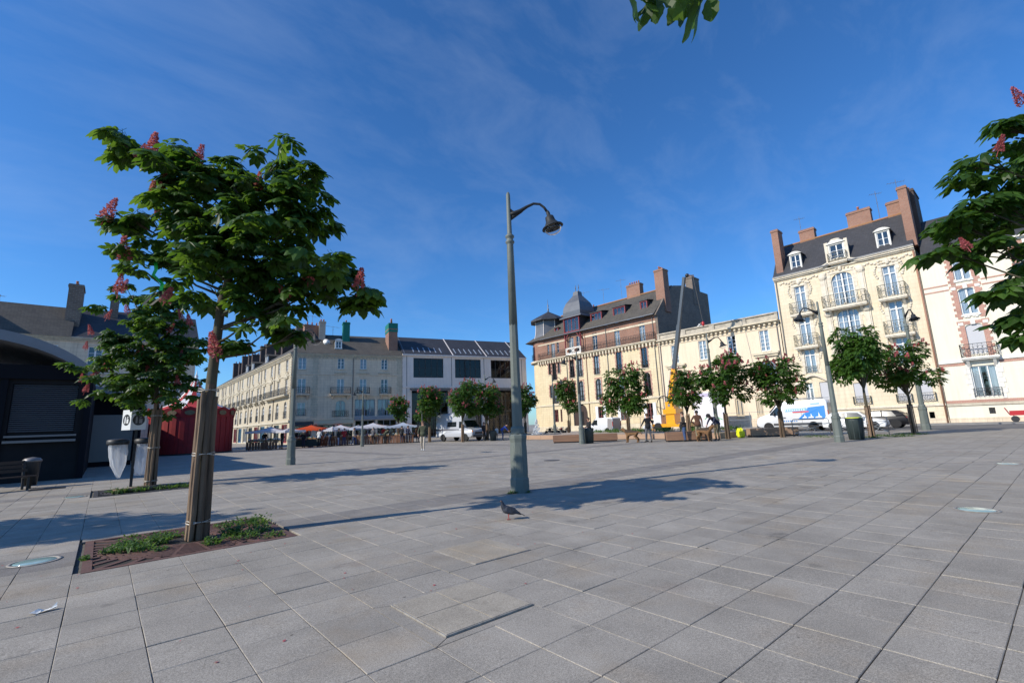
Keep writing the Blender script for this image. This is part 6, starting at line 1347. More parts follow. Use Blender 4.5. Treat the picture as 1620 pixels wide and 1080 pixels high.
# ------------------------------------------------------------------ bins, barriers, bag, scraps
BINM = mat('bin_green_grey', (0.035, 0.05, 0.048), 0.5); YELB = mat('yellow_bag', (0.75, 0.80, 0.02), 0.5)
def round_bin(label, x, y, h, r, liner):
    t = thing('litter_bin', label, 'litter bin', (x, y, 0), 0); MB().lathe([(r*.82, 0), (r*.98, h*.9), (r, h)], 20).build('bin_body', BINM, t, True); MB().lathe([(r*1.02, h*.96), (r*1.03, h*1.02), (r*.9, h*1.03), (r*.88, h*.95)], 20).build('rim', BINM, t, True); MB().lathe([(r*.9, h*1.02), (r*.85, h*1.06), (r*.6, h*1.02), (.001, h*.98)], 14).build('bag_liner', liner, t, True)
    for k in range(10): a = k*math.pi/5; MB().bar((r*.83*math.cos(a), r*.83*math.sin(a), .05), (r*.99*math.cos(a), r*.99*math.sin(a), h*.95), .03).build('rib', BINM, t)
    return t
round_bin('round grey-green litter bin with yellow liner beside the right lamp', 31.5, 7.2, 1.15, .42, YELB)
round_bin('tall dark litter bin next to the lamp where a woman stands', 27.0, 22.5, 1.05, .38, BLK)
round_bin('dark litter bin behind the large lamp post base near two people', 31.1, 38.9, 1.0, .36, BLK)
yb = thing('yellow_bag', 'bright yellow plastic bag on the ground beside a timber bench', 'bag', (34.7, 14.85, 0)); o = MB(); rng = random.Random(4)
for (x, y, rr) in ((-.18, 0, .26), (.15, .05, .28), (0, -.1, .25)): o.ball((x, y, .24), (rr, rr*.8, .27), 10, 7)
o.v = [(a*(1+rng.uniform(-.22, .16)), b*(1+rng.uniform(-.22, .16)), max(0, c*(1.15+rng.uniform(-.12, .3)))) for a, b, c in o.v]; o.build('sack', YELB, yb); MB().lathe([(.1, .42), (.03, .5), (.08, .58)], 8).build('knot', YELB, yb)
GALV = mat('galvanised_steel', (0.26, 0.28, 0.30), 0.4, metal=.6)
def barrier(label, x, y, rot, w_=2.2):
    t = thing('crowd_barrier', label, 'barrier', (x, y, 0), rot, 'steel barriers beside the road'); h = 1.15
    o = MB(); o.tube([(-w_/2, 0, .0), (-w_/2, 0, h-.1), (-w_/2+.1, 0, h), (w_/2-.1, 0, h), (w_/2, 0, h-.1), (w_/2, 0, 0)], .028, 8); o.build('frame', GALV, t, True)
    MB().bar((-w_/2, 0, .2), (w_/2, 0, .2), .035).build('bottom_rail', GALV, t); MB().bar((-w_/2, 0, .85), (w_/2, 0, .85), .03).build('upper_rail', GALV, t)
    MB().bar((-w_/2, 0, .2), (w_/2, 0, .85), .028).build('cross_bar', GALV, t); MB().bar((-w_/2, .03, .85), (w_/2, .03, .2), .028).build('cross_bar', GALV, t)
    o = MB(); o.tube([(.25*math.cos(k*math.pi/10), 0, .52+.25*math.sin(k*math.pi/10)) for k in range(21)], .016, 6); o.build('ring', GALV, t, True)
    for s in (-1, 1): MB().bar((s*w_*.46, -.25, .015), (s*w_*.46, .25, .015), .05, .03).build('foot', GALV, t)
barrier('left steel barrier in front of the delivery van', 36.7, 10.9, R_(-62)); barrier('middle steel barrier behind the right lamp', 37.3, 9.0, R_(-75), 1.5); barrier('right steel barrier behind the litter bin', 37.8, 7.6, R_(-80), 1.4)
rb2 = thing('red_barrow', 'red hand cart parked against the ivory house', 'cart', (58.2, 1.3, .124), R_(-90)); RED = mat('red_paint', (.45, .02, .025), .4)
MB().box(-.9, .9, -.35, .35, .55, .62).build('deck', RED, rb2); MB().box(-.9, .9, -.36, -.33, .62, .95).build('side_panel', RED, rb2)
for s in (-.7, .7):
    o = MB(); o.tube([(s, 0, .0), (s, 0, .55)], .03, 6); o.build('leg', RED, rb2); MB().lathe([(.24, -.05), (.26, 0), (.24, .05)], 14, M=Matrix.Translation((s*.9, -.4, .26)) @ Matrix.Rotation(R_(90), 4, 'X')).build('wheel', IRON, rb2)
MB().tube([(-.9, .3, .6), (-1.15, .3, 1.2), (-1.15, -.3, 1.2), (-.9, -.3, .6)], .025, 6).build('push_handle', RED, rb2, True)
# crumpled paper and bits in the foreground
sc_ = MB(); rng = random.Random(9); n = 6
for i in range(n):
    for j in range(4): sc_.v.append((-.09+.18*i/(n-1)+rng.uniform(-.012, .012), -.03+.06*j/3+rng.uniform(-.01, .01), .006+abs(rng.gauss(0, .016))))
for i in range(n-1):
    for j in range(3): sc_.f.append((i*4+j, (i+1)*4+j, (i+1)*4+j+1, i*4+j+1)); sc_.m.append(0)
tag(sc_.build('crumpled_paper', mat('white_paper', (.75, .75, .72), .8), None, loc=(-.28, 6.48, 0), rot=.3), 'crumpled white paper scrap on the paving at lower left', 'paper')
pl_ = tag(MB().box(-.45, .45, -.35, .35, .002, .012).build('cover_plate', IRON, None, loc=(-1.3, 23.3, 0)), 'dark square cover plate in the paving before the pavilion', 'cover plate')
pl2 = tag(MB().lathe([(.34, .001), (.34, .012), (.3, .016), (.001, .016)], 20).build('manhole_lid', mat('manhole_iron', (.08, .075, .07), .6), None, loc=(14.5, 14.2, 0)), 'round iron manhole lid beyond the large lamp', 'manhole lid')
# ------------------------------------------------------------------ vehicles (local: x forward, y left, z up)
TYRE = mat('tyre_rubber', (0.018, 0.018, 0.019), 0.85); RIM = mat('steel_rim', (0.30, 0.31, 0.32), 0.4, metal=.5); VGL = mat('vehicle_glass', (0.015, 0.02, 0.022), 0.06, spec=.7); BUMP = mat('grey_bumper', (0.06, 0.06, 0.065), 0.6); TAIL = mat('red_tail_light', (0.45, 0.015, 0.015), 0.25); HEAD = mat('clear_headlight', (0.6, 0.62, 0.65), 0.15); AMB = mat('amber_light', (0.75, 0.22, 0.02), 0.3)
def carmat(name, c, r=.3):
    m = mat(name, c, r, spec=.5); m.node_tree.nodes['Principled BSDF'].inputs['Coat Weight'].default_value = .4; return m
VWH = carmat('white_van_paint', (0.74, 0.75, 0.76)); VGR = carmat('shaded_white_van_paint', (0.45, 0.47, 0.51)); VBK = mat('black_car_paint', (0.010, 0.010, 0.012), .35, spec=.25); VGRY = carmat('grey_door_paint', (0.27, 0.25, 0.24))  # the camper's white paint is greyed to stand for partial shade
def smooth_poly(pts, r=.08, n=3):
    out = []; N = len(pts)
    for i in range(N):
        p0, p, p1 = Vector(pts[i-1]), Vector(pts[i]), Vector(pts[(i+1) % N]); a = (p0-p); b = (p1-p); ra = min(r, a.length*.4); rb = min(r, b.length*.4); a.normalize(); b.normalize()
        for k in range(n+1): t = k/n; q = (p+a*ra)*(1-t)**2 + p*2*t*(1-t) + (p+b*rb)*t*t; out.append((q.x, q.y))
    return out
def body_loft(prof, W, taper=.10, zb=.9, r=.12, m=None, parent=None, name='body', bev=.07):
    """side outline lofted across the width with rounded edges and tumblehome above the belt line zb"""
    P = smooth_poly(prof, r); H = max(p[1] for p in P); cx = sum(p[0] for p in P)/len(P); cz = sum(p[1] for p in P)/len(P); n = len(P)
    o = MB(); layers = [(-1.0, bev), (-.985, bev*.4), (-.94, 0), (.94, 0), (.985, bev*.4), (1.0, bev)]
    for (s, sh) in layers:
        for (x, z) in P:
            dx, dz = cx-x, cz-z; L_ = math.hypot(dx, dz) or 1; x2, z2 = x + dx/L_*sh, z + dz/L_*sh
            k = 1 - taper*max(0, (z2-zb)/(H-zb)); o.v.append((x2, s*W/2*k, z2))
    for i in range(len(layers)-1):
        for k in range(n): o.f.append((i*n+k, i*n+(k+1) % n, (i+1)*n+(k+1) % n, (i+1)*n+k)); o.m.append(0)
    o.f.append(tuple(range(n-1, -1, -1))); o.m.append(0); o.f.append(tuple(range((len(layers)-1)*n, len(layers)*n))); o.m.append(0)
    return o.build(name, m, parent, True)
def side_y(W, z, zb, H, taper): return W/2*(1 - taper*max(0, (z-zb)/(H-zb)))
def side_patch(poly, W, zb, H, taper, m, parent, name, s, off=.006, th=0.02):
    o = MB(); n = len(poly); f = lambda p, d: (p[0], s*(side_y(W, p[1], zb, H, taper)+d), p[1])
    o.addmesh([f(p, off) for p in poly] + [f(p, off-th) for p in poly], [tuple(range(n))] + [(i, i+n, (i+1) % n+n, (i+1) % n) for i in range(n)]); return o.build(name, m, parent)
def wheel(parent, x, y, r, w_=.2):
    s = 1 if y > 0 else -1; M = Matrix.Translation((x, y, r)) @ Matrix.Rotation(R_(90), 4, 'X')
    t = MB(); t.lathe([(r*.62, -w_/2), (r*.95, -w_/2), (r, -w_*.3), (r, w_*.3), (r*.95, w_/2), (r*.62, w_/2)], 24, M=M); ty = t.build('wheel', TYRE, parent, True)
    o = MB(); o.lathe([(r*.63, w_/2*.9*-s), (r*.6, w_/2*.6*-s), (r*.25, w_/2*.7*-s), (r*.2, w_/2*.95*-s), (.001, w_/2*.95*-s)], 18, M=M); o.build('rim', RIM, ty, True)
    a = MB(); a.addmesh([(x+r*1.17*math.cos(k*math.pi/12), y + s*(w_/2-.13), r+r*1.17*math.sin(k*math.pi/12)) for k in range(13)] + [(x-r*1.17, y+s*(w_/2-.13), r*.6), (x+r*1.17, y+s*(w_/2-.13), r*.6)], [tuple(range(15))]); return ty
def arch(parent, x, s, r, W, m=BUMP):
    o = MB(); n = 14
    for k in range(n):
        a0, a1 = math.pi*k/n, math.pi*(k+1)/n
        o.addmesh([(x+q*math.cos(a), s*(W/2+.008), r+q*math.sin(a)) for a in (a0, a1) for q in (r*.99, r*1.2)], [(0, 1, 3, 2)])
    o.addmesh([(x+r*1.02*math.cos(k*math.pi/14), s*(W/2+.004), r+r*1.02*math.sin(k*math.pi/14)) for k in range(15)] + [(x-r*1.02, s*(W/2+.004), r*.55), (x+r*1.02, s*(W/2+.004), r*.55)], [tuple(range(17))])
    return o.build('wheel_arch', TYRE, parent)
def mirror(parent, x, y, z, m=BUMP): o = MB(); o.ball((x, y, z), (.08, .12, .17), 8, 6); o.bar((x, y*.93, z-.05), (x, y*.8, z-.1), .05); return o.build('mirror', m, parent, True)

# delivery van with blue print (nose to the left in the picture)
v = thing('delivery_van', 'white delivery van with blue printed side parked by the cream house', 'van', (48.2, 15.5, .004), R_(90))
Pv = [(-2.95, .42), (2.75, .36), (3.0, .55), (2.98, 1.0), (2.75, 1.32), (1.75, 1.62), (1.0, 2.55), (.75, 2.66), (-2.8, 2.72), (-2.95, 2.5)]
H_, W_, ZB, TP = 2.72, 2.2, 1.2, .13
body_loft(Pv, W_, TP, ZB, .14, VWH, v)
for s in (-1, 1):
    side_patch([(.72, 1.42), (1.75, 1.46), (1.72, 1.6), (1.12, 2.2), (.72, 2.2)], W_, ZB, H_, TP, VGL, v, 'side_window', s)
    side_patch([(-2.9, .5), (-1.2-.0, .5), (1.5, .5), (1.5, .72), (-2.9, .72)], W_, ZB, H_, TP, BUMP, v, 'rubbing_strip', s, .004)
    for x in (.62, -.9): side_patch([(x, .5), (x+.02, .5), (x+.02, 2.4), (x, 2.4)], W_, ZB, H_, TP, BUMP, v, 'door_gap', s, .003)
    side_patch([(.42, 1.18), (.6, 1.18), (.6, 1.25), (.42, 1.25)], W_, ZB, H_, TP, BUMP, v, 'door_handle', s, .03)
    for x in (1.95, -1.75): wheel(v, x, s*(W_/2-.12), .37); arch(v, x, s, .37, W_)
    mirror(v, 1.35, s*(W_/2+.1), 1.55)
BLU = mat('print_blue', (0.02, 0.22, 0.62), .4); BLUL = mat('print_light_blue', (0.18, 0.42, 0.75), .4); REDP = mat('print_red', (.62, .05, .07), .4); PWH = mat('print_white', (.78, .8, .82), .4)
s = 1
side_patch([(-2.75, 1.0), (-.55, 1.0), (-.75, 1.18), (-.9, 1.32), (-1.05, 1.5), (-1.3, 1.62), (-1.45, 2.05), (-2.75, 2.15)], W_, ZB, H_, TP, BLU, v, 'blue_print', s, .007)
side_patch([(-1.4, 1.78), (.45, 1.72), (.45, 1.98), (-1.35, 2.02)], W_, ZB, H_, TP, BLUL, v, 'blue_stripe', s, .009); side_patch([(-1.5, 1.64), (-.2, 1.62), (-.2, 1.72), (-1.5, 1.74)], W_, ZB, H_, TP, REDP, v, 'red_stripe', s, .01)
side_patch([(-2.4, 2.3), (-1.7, 2.28), (-1.7, 2.38), (-2.4, 2.4)], W_, ZB, H_, TP, BLUL, v, 'roof_print', s, .008)
for (x, z, sc2) in ((-1.15, 1.12, .8), (-1.65, 1.12, 1.0), (-2.25, 1.12, 1.2)):            # white printed shapes on the blue
    side_patch([(x-.2*sc2, z), (x+.25*sc2, z), (x+.18*sc2, z+.1), (x+.02, z+.12), (x, z+.42*sc2), (x-.1*sc2, z+.13), (x-.2*sc2, z+.1)], W_, ZB, H_, TP, PWH, v, 'white_print', s, .010)
for k in range(9): side_patch([(-1.2+k*.19, 1.81), (-1.1+k*.19, 1.81), (-1.1+k*.19, 1.92), (-1.2+k*.19, 1.92)], W_, ZB, H_, TP, PWH, v, 'lettering', s, .012)
for k in range(7): side_patch([(-.5+k*.17, .85), (-.42+k*.17, .85), (-.42+k*.17, .95), (-.5+k*.17, .95)], W_, ZB, H_, TP, BLU, v, 'lettering', s, .008)
o = MB(); o.addmesh([(1.83, -.88, 1.68), (1.83, .88, 1.68), (1.1, .8, 2.48), (1.1, -.8, 2.48)], [(0,1,2,3)]); o.v = [(a+.04, b, c+.04) for a, b, c in o.v]; o.build('windscreen', VGL, v)
MB().box(2.7, 3.05, -.98, .98, .34, .72).build('front_bumper', BUMP, v); MB().box(-3.0, -2.9, -1.02, 1.02, .36, .58).build('rear_bumper', BUMP, v)
for s in (-1, 1):
    MB().ball((2.82, s*.85, 1.02), (.18, .16, .16), 8, 6).build('headlight', HEAD, v, True); MB().box(-2.98, -2.93, s*.93-.07, s*.93+.07, .95, 1.75).build('tail_light', TAIL, v)
    MB().box(-2.97, -2.94, min(0, s*.86)+.02, max(0, s*.86)-.02, .62, 2.4).build('rear_door', VGRY, v)
for x in (-2.2, -1.2, -.2): MB().bar((x, -.9, 2.82), (x, .9, 2.82), .05).build('roof_bar', GALV, v)
for s in (-.75, .75): MB().bar((-2.7, s, 2.87), (.4, s, 2.87), .05).build('ladder_rail', GALV, v)
# camper van
c_ = thing('camper_van', 'old white high-roofed camper van parked before the modern building', 'camper van', (30.6, 44.2, 0), R_(-82))
Pc = [(-3.0, .5), (2.75, .45), (3.05, .6), (3.08, 1.0), (2.9, 1.25), (1.95, 1.42), (1.45, 2.25), (1.6, 2.45), (1.35, 2.9), (.9, 3.05), (-2.8, 3.0), (-3.0, 2.8)]
Hc, Wc, Zc, Tc = 3.05, 2.2, 1.3, .12
body_loft(Pc, Wc, Tc, Zc, .12, VGR, c_)
for s in (-1, 1):
    side_patch([(.95, 1.45), (1.75, 1.47), (1.35, 2.15), (.95, 2.15)], Wc, Zc, Hc, Tc, VGL, c_, 'cab_window', s); side_patch([(-1.0, 1.6), (.5, 1.6), (.5, 2.15), (-1.0, 2.15)], Wc, Zc, Hc, Tc, VGL, c_, 'side_window', s)
    side_patch([(-2.95, 1.2), (-1.0, 1.25), (1.0, 1.24), (1.0, 1.32), (-1.0, 1.38), (-2.95, 1.4)], Wc, Zc, Hc, Tc, mat('stripe_grey', (.1, .1, .12), .4), c_, 'stripe', s, .004)
    side_patch([(-2.7, .72), (-1.9, .72), (-1.2, 1.1), (-1.35, 1.15)], Wc, Zc, Hc, Tc, PWH, c_, 'stripe', s, .004)
    for x in (1.95, -1.75): wheel(c_, x, s*(Wc/2-.12), .38); arch(c_, x, s, .38, Wc)
    mirror(c_, 1.75, s*(Wc/2+.12), 1.65); MB().box(2.95, 3.09, s*.85-.13, s*.85+.13, .95, 1.15).build('headlight', HEAD, c_); MB().box(2.93, 3.07, s*1.02-.05, s*1.02+.05, .95, 1.15).build('indicator', AMB, c_); MB().box(-3.04, -2.98, s*.95-.08, s*.95+.08, .9, 1.3).build('tail_light', TAIL, c_)
o = MB(); o.addmesh([(2.02, -.95, 1.48), (2.02, .95, 1.48), (1.52, .88, 2.22), (1.52, -.88, 2.22)], [(0,1,2,3)]); o.v = [(a+.03, b, c+.03) for a, b, c in o.v]; o.build('windscreen', VGL, c_)
MB().box(2.8, 3.15, -1.05, 1.05, .42, .66).build('front_bumper', BUMP, c_); MB().box(-3.1, -2.95, -1.05, 1.05, .45, .65).build('rear_bumper', BUMP, c_); MB().box(3.05, 3.1, -.7, .7, .75, 1.0).build('grille', BUMP, c_)
MB().box(-2.6, .2, -.8, .8, 3.02, 3.12).build('roof_hatch', VGR, c_)
# small white van by the turret building
w2 = thing('small_van', 'small white van with grey rear parked by the turret building', 'van', (48.8, 38.1, .004), R_(90))
Pw = [(-2.1, .35), (2.2, .3), (2.35, .5), (2.3, .85), (1.35, 1.1), (.7, 1.85), (.4, 1.98), (-1.95, 2.0), (-2.1, 1.8)]; Hw, Ww, Zw, Tw = 2.0, 1.95, .95, .14
body_loft(Pw, Ww, Tw, Zw, .12, VWH, w2)
for s in (-1, 1):
    side_patch([(.25, 1.1), (1.25, 1.12), (.75, 1.72), (.25, 1.75)], Ww, Zw, Hw, Tw, VGL, w2, 'side_window', s); side_patch([(-2.05, .6), (-1.35, .6), (-1.35, 1.9), (-2.05, 1.8)], Ww, Zw, Hw, Tw, VGRY, w2, 'rear_corner_panel', s, .004)
    for x in (1.45, -1.3): wheel(w2, x, s*(Ww/2-.1), .33); arch(w2, x, s, .33, Ww)
    mirror(w2, .95, s*(Ww/2+.08), 1.2); MB().ball((2.15, s*.75, .78), (.15, .14, .12), 8, 5).build('headlight', HEAD, w2, True); MB().box(-2.13, -2.08, s*.85-.06, s*.85+.06, .9, 1.5).build('tail_light', TAIL, w2)
o = MB(); o.addmesh([(1.38, -.8, 1.16), (1.38, .8, 1.16), (.75, .74, 1.86), (.75, -.74, 1.86)], [(0,1,2,3)]); o.v = [(a+.03, b, c+.03) for a, b, c in o.v]; o.build('windscreen', VGL, w2)
MB().box(-2.12, -2.08, -.8, .8, .5, 1.85).build('rear_door', VGRY, w2); MB().box(2.1, 2.38, -.85, .85, .28, .5).build('front_bumper', BUMP, w2)
# cars
def car(name, label, x, y, rot, m, prof, W=1.85, wheels=(1.35, -1.3), H=1.5, L2=2.1):
    t = thing(name, label, 'car', (x, y, .004), rot); ZB_, TP_ = .9, .2
    body_loft(prof['body'], W, .06, .6, .12, m, t); body_loft(prof['cabin'], W-.12, .26, .85, .1, m, t, 'cabin', .05)
    for s in (-1, 1):
        for q in prof['win']: side_patch(q, W-.12, .85, max(p[1] for p in prof['cabin']), .26, VGL, t, 'side_window', s, .006)
        for xx in wheels: wheel(t, xx, s*(W/2-.1), .33); arch(t, xx, s, .33, W)
        mirror(t, prof['mx'], s*(W/2+.06), 1.0, m); MB().ball((L2-.12, s*W*.36, .68), (.16, .18, .09), 8, 5).build('headlight', HEAD, t, True); MB().ball((-L2+.07, s*W*.38, .85), (.08, .16, .11), 8, 5).build('tail_light', TAIL, t, True)
    for q, nm in prof['glass']: o = MB(); o.addmesh(q, [(0,1,2,3)]); o.build(nm, VGL, t)
    MB().box(-L2-.03, -L2+.02, -.26, .26, .45, .56).build('number_plate', PWH, t); MB().box(L2-.12, L2+.03, -W*.42, W*.42, .28, .5).build('front_bumper', BUMP, t); MB().box(-L2-.02, -L2+.1, -W*.42, W*.42, .28, .42).build('rear_bumper', BUMP, t)
    return t
hatch = dict(body=[(-2.1, .3), (2.1, .26), (2.15, .5), (2.08, .78), (1.1, .98), (-1.95, 1.02), (-2.13, .8)], cabin=[(-2.0, .95), (1.25, .93), (.45, 1.5), (-.2, 1.56), (-1.3, 1.52), (-1.75, 1.3)], win=[[(-.35, 1.0), (.9, 1.0), (.4, 1.42), (-.35, 1.46)], [(-1.4, 1.0), (-.45, 1.0), (-.45, 1.46), (-1.1, 1.43)]], mx=.75,
    glass=[([(1.2, -.72, 1.0), (1.2, .72, 1.0), (.52, .62, 1.48), (.52, -.62, 1.48)], 'windscreen'), ([(-1.99, -.66, 1.04), (-1.99, .66, 1.04), (-1.52, .58, 1.46), (-1.52, -.58, 1.46)], 'rear_window')])
car('parked_car', 'black hatchback with red tail lights parked right of the delivery van', 51.2, 9.9, R_(90), VBK, hatch)
car('parked_car', 'white hatchback hidden behind the steel barriers', 46.6, 10.6, R_(-88), VWH, hatch)
# motorcycles
RDM = carmat('red_motorcycle_paint', (.35, .015, .02)); 
for k in range(4):
    x, y = 46.2 + k*.15, 45.4 - k*.95
    t = thing('motorcycle', ['leftmost parked motorcycle by the fountain', 'second parked motorcycle with red tank', 'third parked motorcycle with red fairing', 'rightmost parked motorcycle beside the lamp foot'][k], 'motorcycle', (x, y, .004), R_(8 + k*4), 'motorcycles parked in a row')
    for xx in (-.7, .7):
        M = Matrix.Translation((xx, 0, .31)) @ Matrix.Rotation(R_(90), 4, 'X'); MB().lathe([(.2, -.06), (.29, -.06), (.31, 0), (.29, .06), (.2, .06)], 18, M=M).build('wheel', TYRE, t, True)
    MB().ball((.12, 0, .78), (.32, .15, .16), 10, 6).build('tank', RDM if k in (1, 2) else VBK, t, True); MB().box(-.2, .3, -.16, .16, .32, .65).build('engine', BUMP, t); MB().ball((-.42, 0, .76), (.36, .13, .07), 10, 5).build('seat', BLK, t, True)
    o = MB(); o.bar((.7, .08, .3), (.42, .08, .98), .045); o.bar((.7, -.08, .3), (.42, -.08, .98), .045); o.build('fork', RIM, t); MB().bar((.38, -.36, 1.03), (.38, .36, 1.03), .035).build('handlebar', IRON, t); MB().ball((.6, 0, .86), (.1, .1, .1), 8, 6).build('headlight', HEAD, t, True)
# yellow mobile crane
CRY = carmat('crane_yellow', (0.80, 0.36, 0.01), .4); CRD = mat('crane_boom_grey', (0.07, 0.085, 0.10), .4)
cr_ = thing('mobile_crane', 'yellow mobile crane with tall grey boom before the peach building', 'crane', (52.6, 30.3, .004), R_(90))
MB().box(-2.6, 2.4, -1.05, 1.05, .55, .95).build('chassis', CRY, cr_)
for x in (-1.8, 1.6):
    for s in (-1, 1): wheel(cr_, x, s*.98, .55, .34)
MB().box(-.55, .6, -.7, .7, .95, 2.1).build('pedestal', CRY, cr_); MB().box(-.85, .85, -.85, .85, 2.1, 2.7).build('turntable', CRY, cr_); MB().box(-.5, .6, -.6, .6, 2.7, 3.6).build('superstructure', CRY, cr_); MB().lathe([(.17, 0), (.17, .02)], 14, M=Matrix.Translation((.1, .61, 3.15)) @ Matrix.Rotation(R_(-90), 4, 'X')).build('badge', RIM, cr_)
MB().box(1.2, 2.3, -.85, .85, .95, 2.05).build('engine_cover', VWH, cr_)
o = MB(); o.tube([(.95+1.0*math.cos(k*math.pi/9), .3, 3.1+1.25*math.sin(k*math.pi/9)) for k in range(-4, 15)], .05, 6); o.bar((.9, .3, 2.7), (2.0, .3, 3.1), .06); o.bar((1.5, .3, 1.9), (1.4, .3, 4.3), .05); o.build('cab_frame', IRON, cr_)
base = Vector((.2, 0, 3.5)); tip = Vector((26.8-30.3, .3, 18.6)); 
bd = tip - base
for (a, b, w_, m) in ((0, .27, .46, CRY), (.22, .62, .38, CRD), (.58, 1.0, .29, CRD)): MB().bar(base + bd*a, base + bd*b, w_, w_*1.15).build('boom_section', m, cr_)
o = MB(); o.bar(tip + Vector((-.3, 0, .1)), tip + Vector((-1.2, 0, -.1)), .12); o.ball(tip + Vector((-.4, 0, .1)), .25, 10, 6); o.build('boom_head', IRON, cr_)
o = MB(); o.bar(tip + Vector((-1.1, 0, 0)), tip + Vector((-1.7, 0, -6.0)), .05); o.build('hoist_rope', IRON, cr_); MB().ball(tip + Vector((-1.7, 0, -6.2)), (.18, .18, .3), 8, 6).build('hook', RED, cr_, True)
MB().bar(Vector((.9, 0, 2.75)), base + bd*.3 + Vector((.25, 0, 0)), .2).build('lift_ram', RIM, cr_)
for s in (-1, 1): MB().bar((-2.4, s*1.05, .6), (-2.4, s*1.6, .05), .12).build('outrigger', CRY, cr_); MB().bar((2.2, s*1.05, .6), (2.2, s*1.6, .05), .12).build('outrigger', CRY, cr_)
# site hoarding with poster and low fence in front of the peach building
hb_ = thing('site_hoarding', 'white site panel with printed poster beside the crane', 'hoarding', (55.5, 27.2, 0), R_(-90)); MB().box(-1.9, 1.9, 0, .06, .3, 4.6).build('panel', mat('hoarding_white', (.78, .77, .80), .6, (.7, .68, .72), 2, .4), hb_)
for x in (-1.85, 1.85): MB().box(x-.05, x+.05, .06, .16, 0, 4.6).build('post', GALV, hb_)
MB().box(-1.8, 1.8, -.008, 0, 4.0, 4.45).build('printed_band', mat('lilac_print', (.5, .45, .6), .6), hb_); MB().tube([(-.6, -.02, 1.3), (.0, -.02, 1.75), (.5, -.02, 1.35), (1.0, -.02, 1.5), (1.6, -.02, 1.2)], .04, 6).build('green_line_print', mat('green_print', (.05, .5, .15), .6), hb_)
def site_fence(label, x, y0, y1):
    t = thing('site_fence', label, 'fence', (x, y0, 0), R_(-90)); L_ = y0-y1
    n = int(L_/2.5)
    for k in range(n+1): MB().bar((k*L_/n, 0, 0), (k*L_/n, 0, 1.9), .05).build('post', GALV, t)
    for z in (.3, 1.1, 1.9): MB().bar((0, 0, z), (L_, 0, z), .035).build('rail', GALV, t)
    return t
site_fence('thin steel site fence left of the crane', 54.8, 40, 33); site_fence('thin steel site fence right of the crane', 55.2, 25, 17)
# ------------------------------------------------------------------ people and animals
SKIN = mat('skin', (0.50, 0.27, 0.18), .55); HAIRD = mat('dark_hair', (.02, .014, .01), .7); HAIRG = mat('grey_hair', (.32, .30, .28), .8); HAIRB = mat('brown_hair', (.09, .05, .025), .7); SHOE = mat('dark_shoe', (.02, .018, .017), .5); EYE = mat('eye_dark', (.01, .01, .01), .3)
def cloth(name, c, c2=None, sc_=12): return mat('cloth_'+name, c, .9, c2 or tuple(x*.72 for x in c), sc_, .35)
def skinned(joints, edges, root, levels=2):
    """one continuous surface grown round a skeleton"""
    me = bpy.data.meshes.new('skeleton'); names = list(joints); me.from_pydata([joints[n][0] for n in names], [(names.index(a), names.index(b)) for a, b in edges], [])
    ob = bpy.data.objects.new('skeleton', me); COL.objects.link(ob)
    md_ = ob.modifiers.new('skin', 'SKIN'); 
    if not me.skin_vertices: me.attributes.new('skin', 'FLOAT', 'POINT')
    sv = me.skin_vertices[0].data
    for i, n in enumerate(names):
        r = joints[n][1]; sv[i].radius = r if hasattr(r, '__len__') else (r, r); sv[i].use_root = (n == root)
    md_.use_smooth_shade = True; ss = ob.modifiers.new('sub', 'SUBSURF'); ss.levels = levels; ss.render_levels = levels
    dg = bpy.context.evaluated_depsgraph_get(); dg.update(); out = bpy.data.meshes.new_from_object(ob.evaluated_get(dg)); bpy.data.objects.remove(ob); bpy.data.meshes.remove(me)
    return out
bm_tmp = None
def seg_d(p, a, b):
    ab = b-a; t = max(0, min(1, (p-a).dot(ab)/max(ab.length_squared, 1e-9))); return (p-(a+ab*t)).length
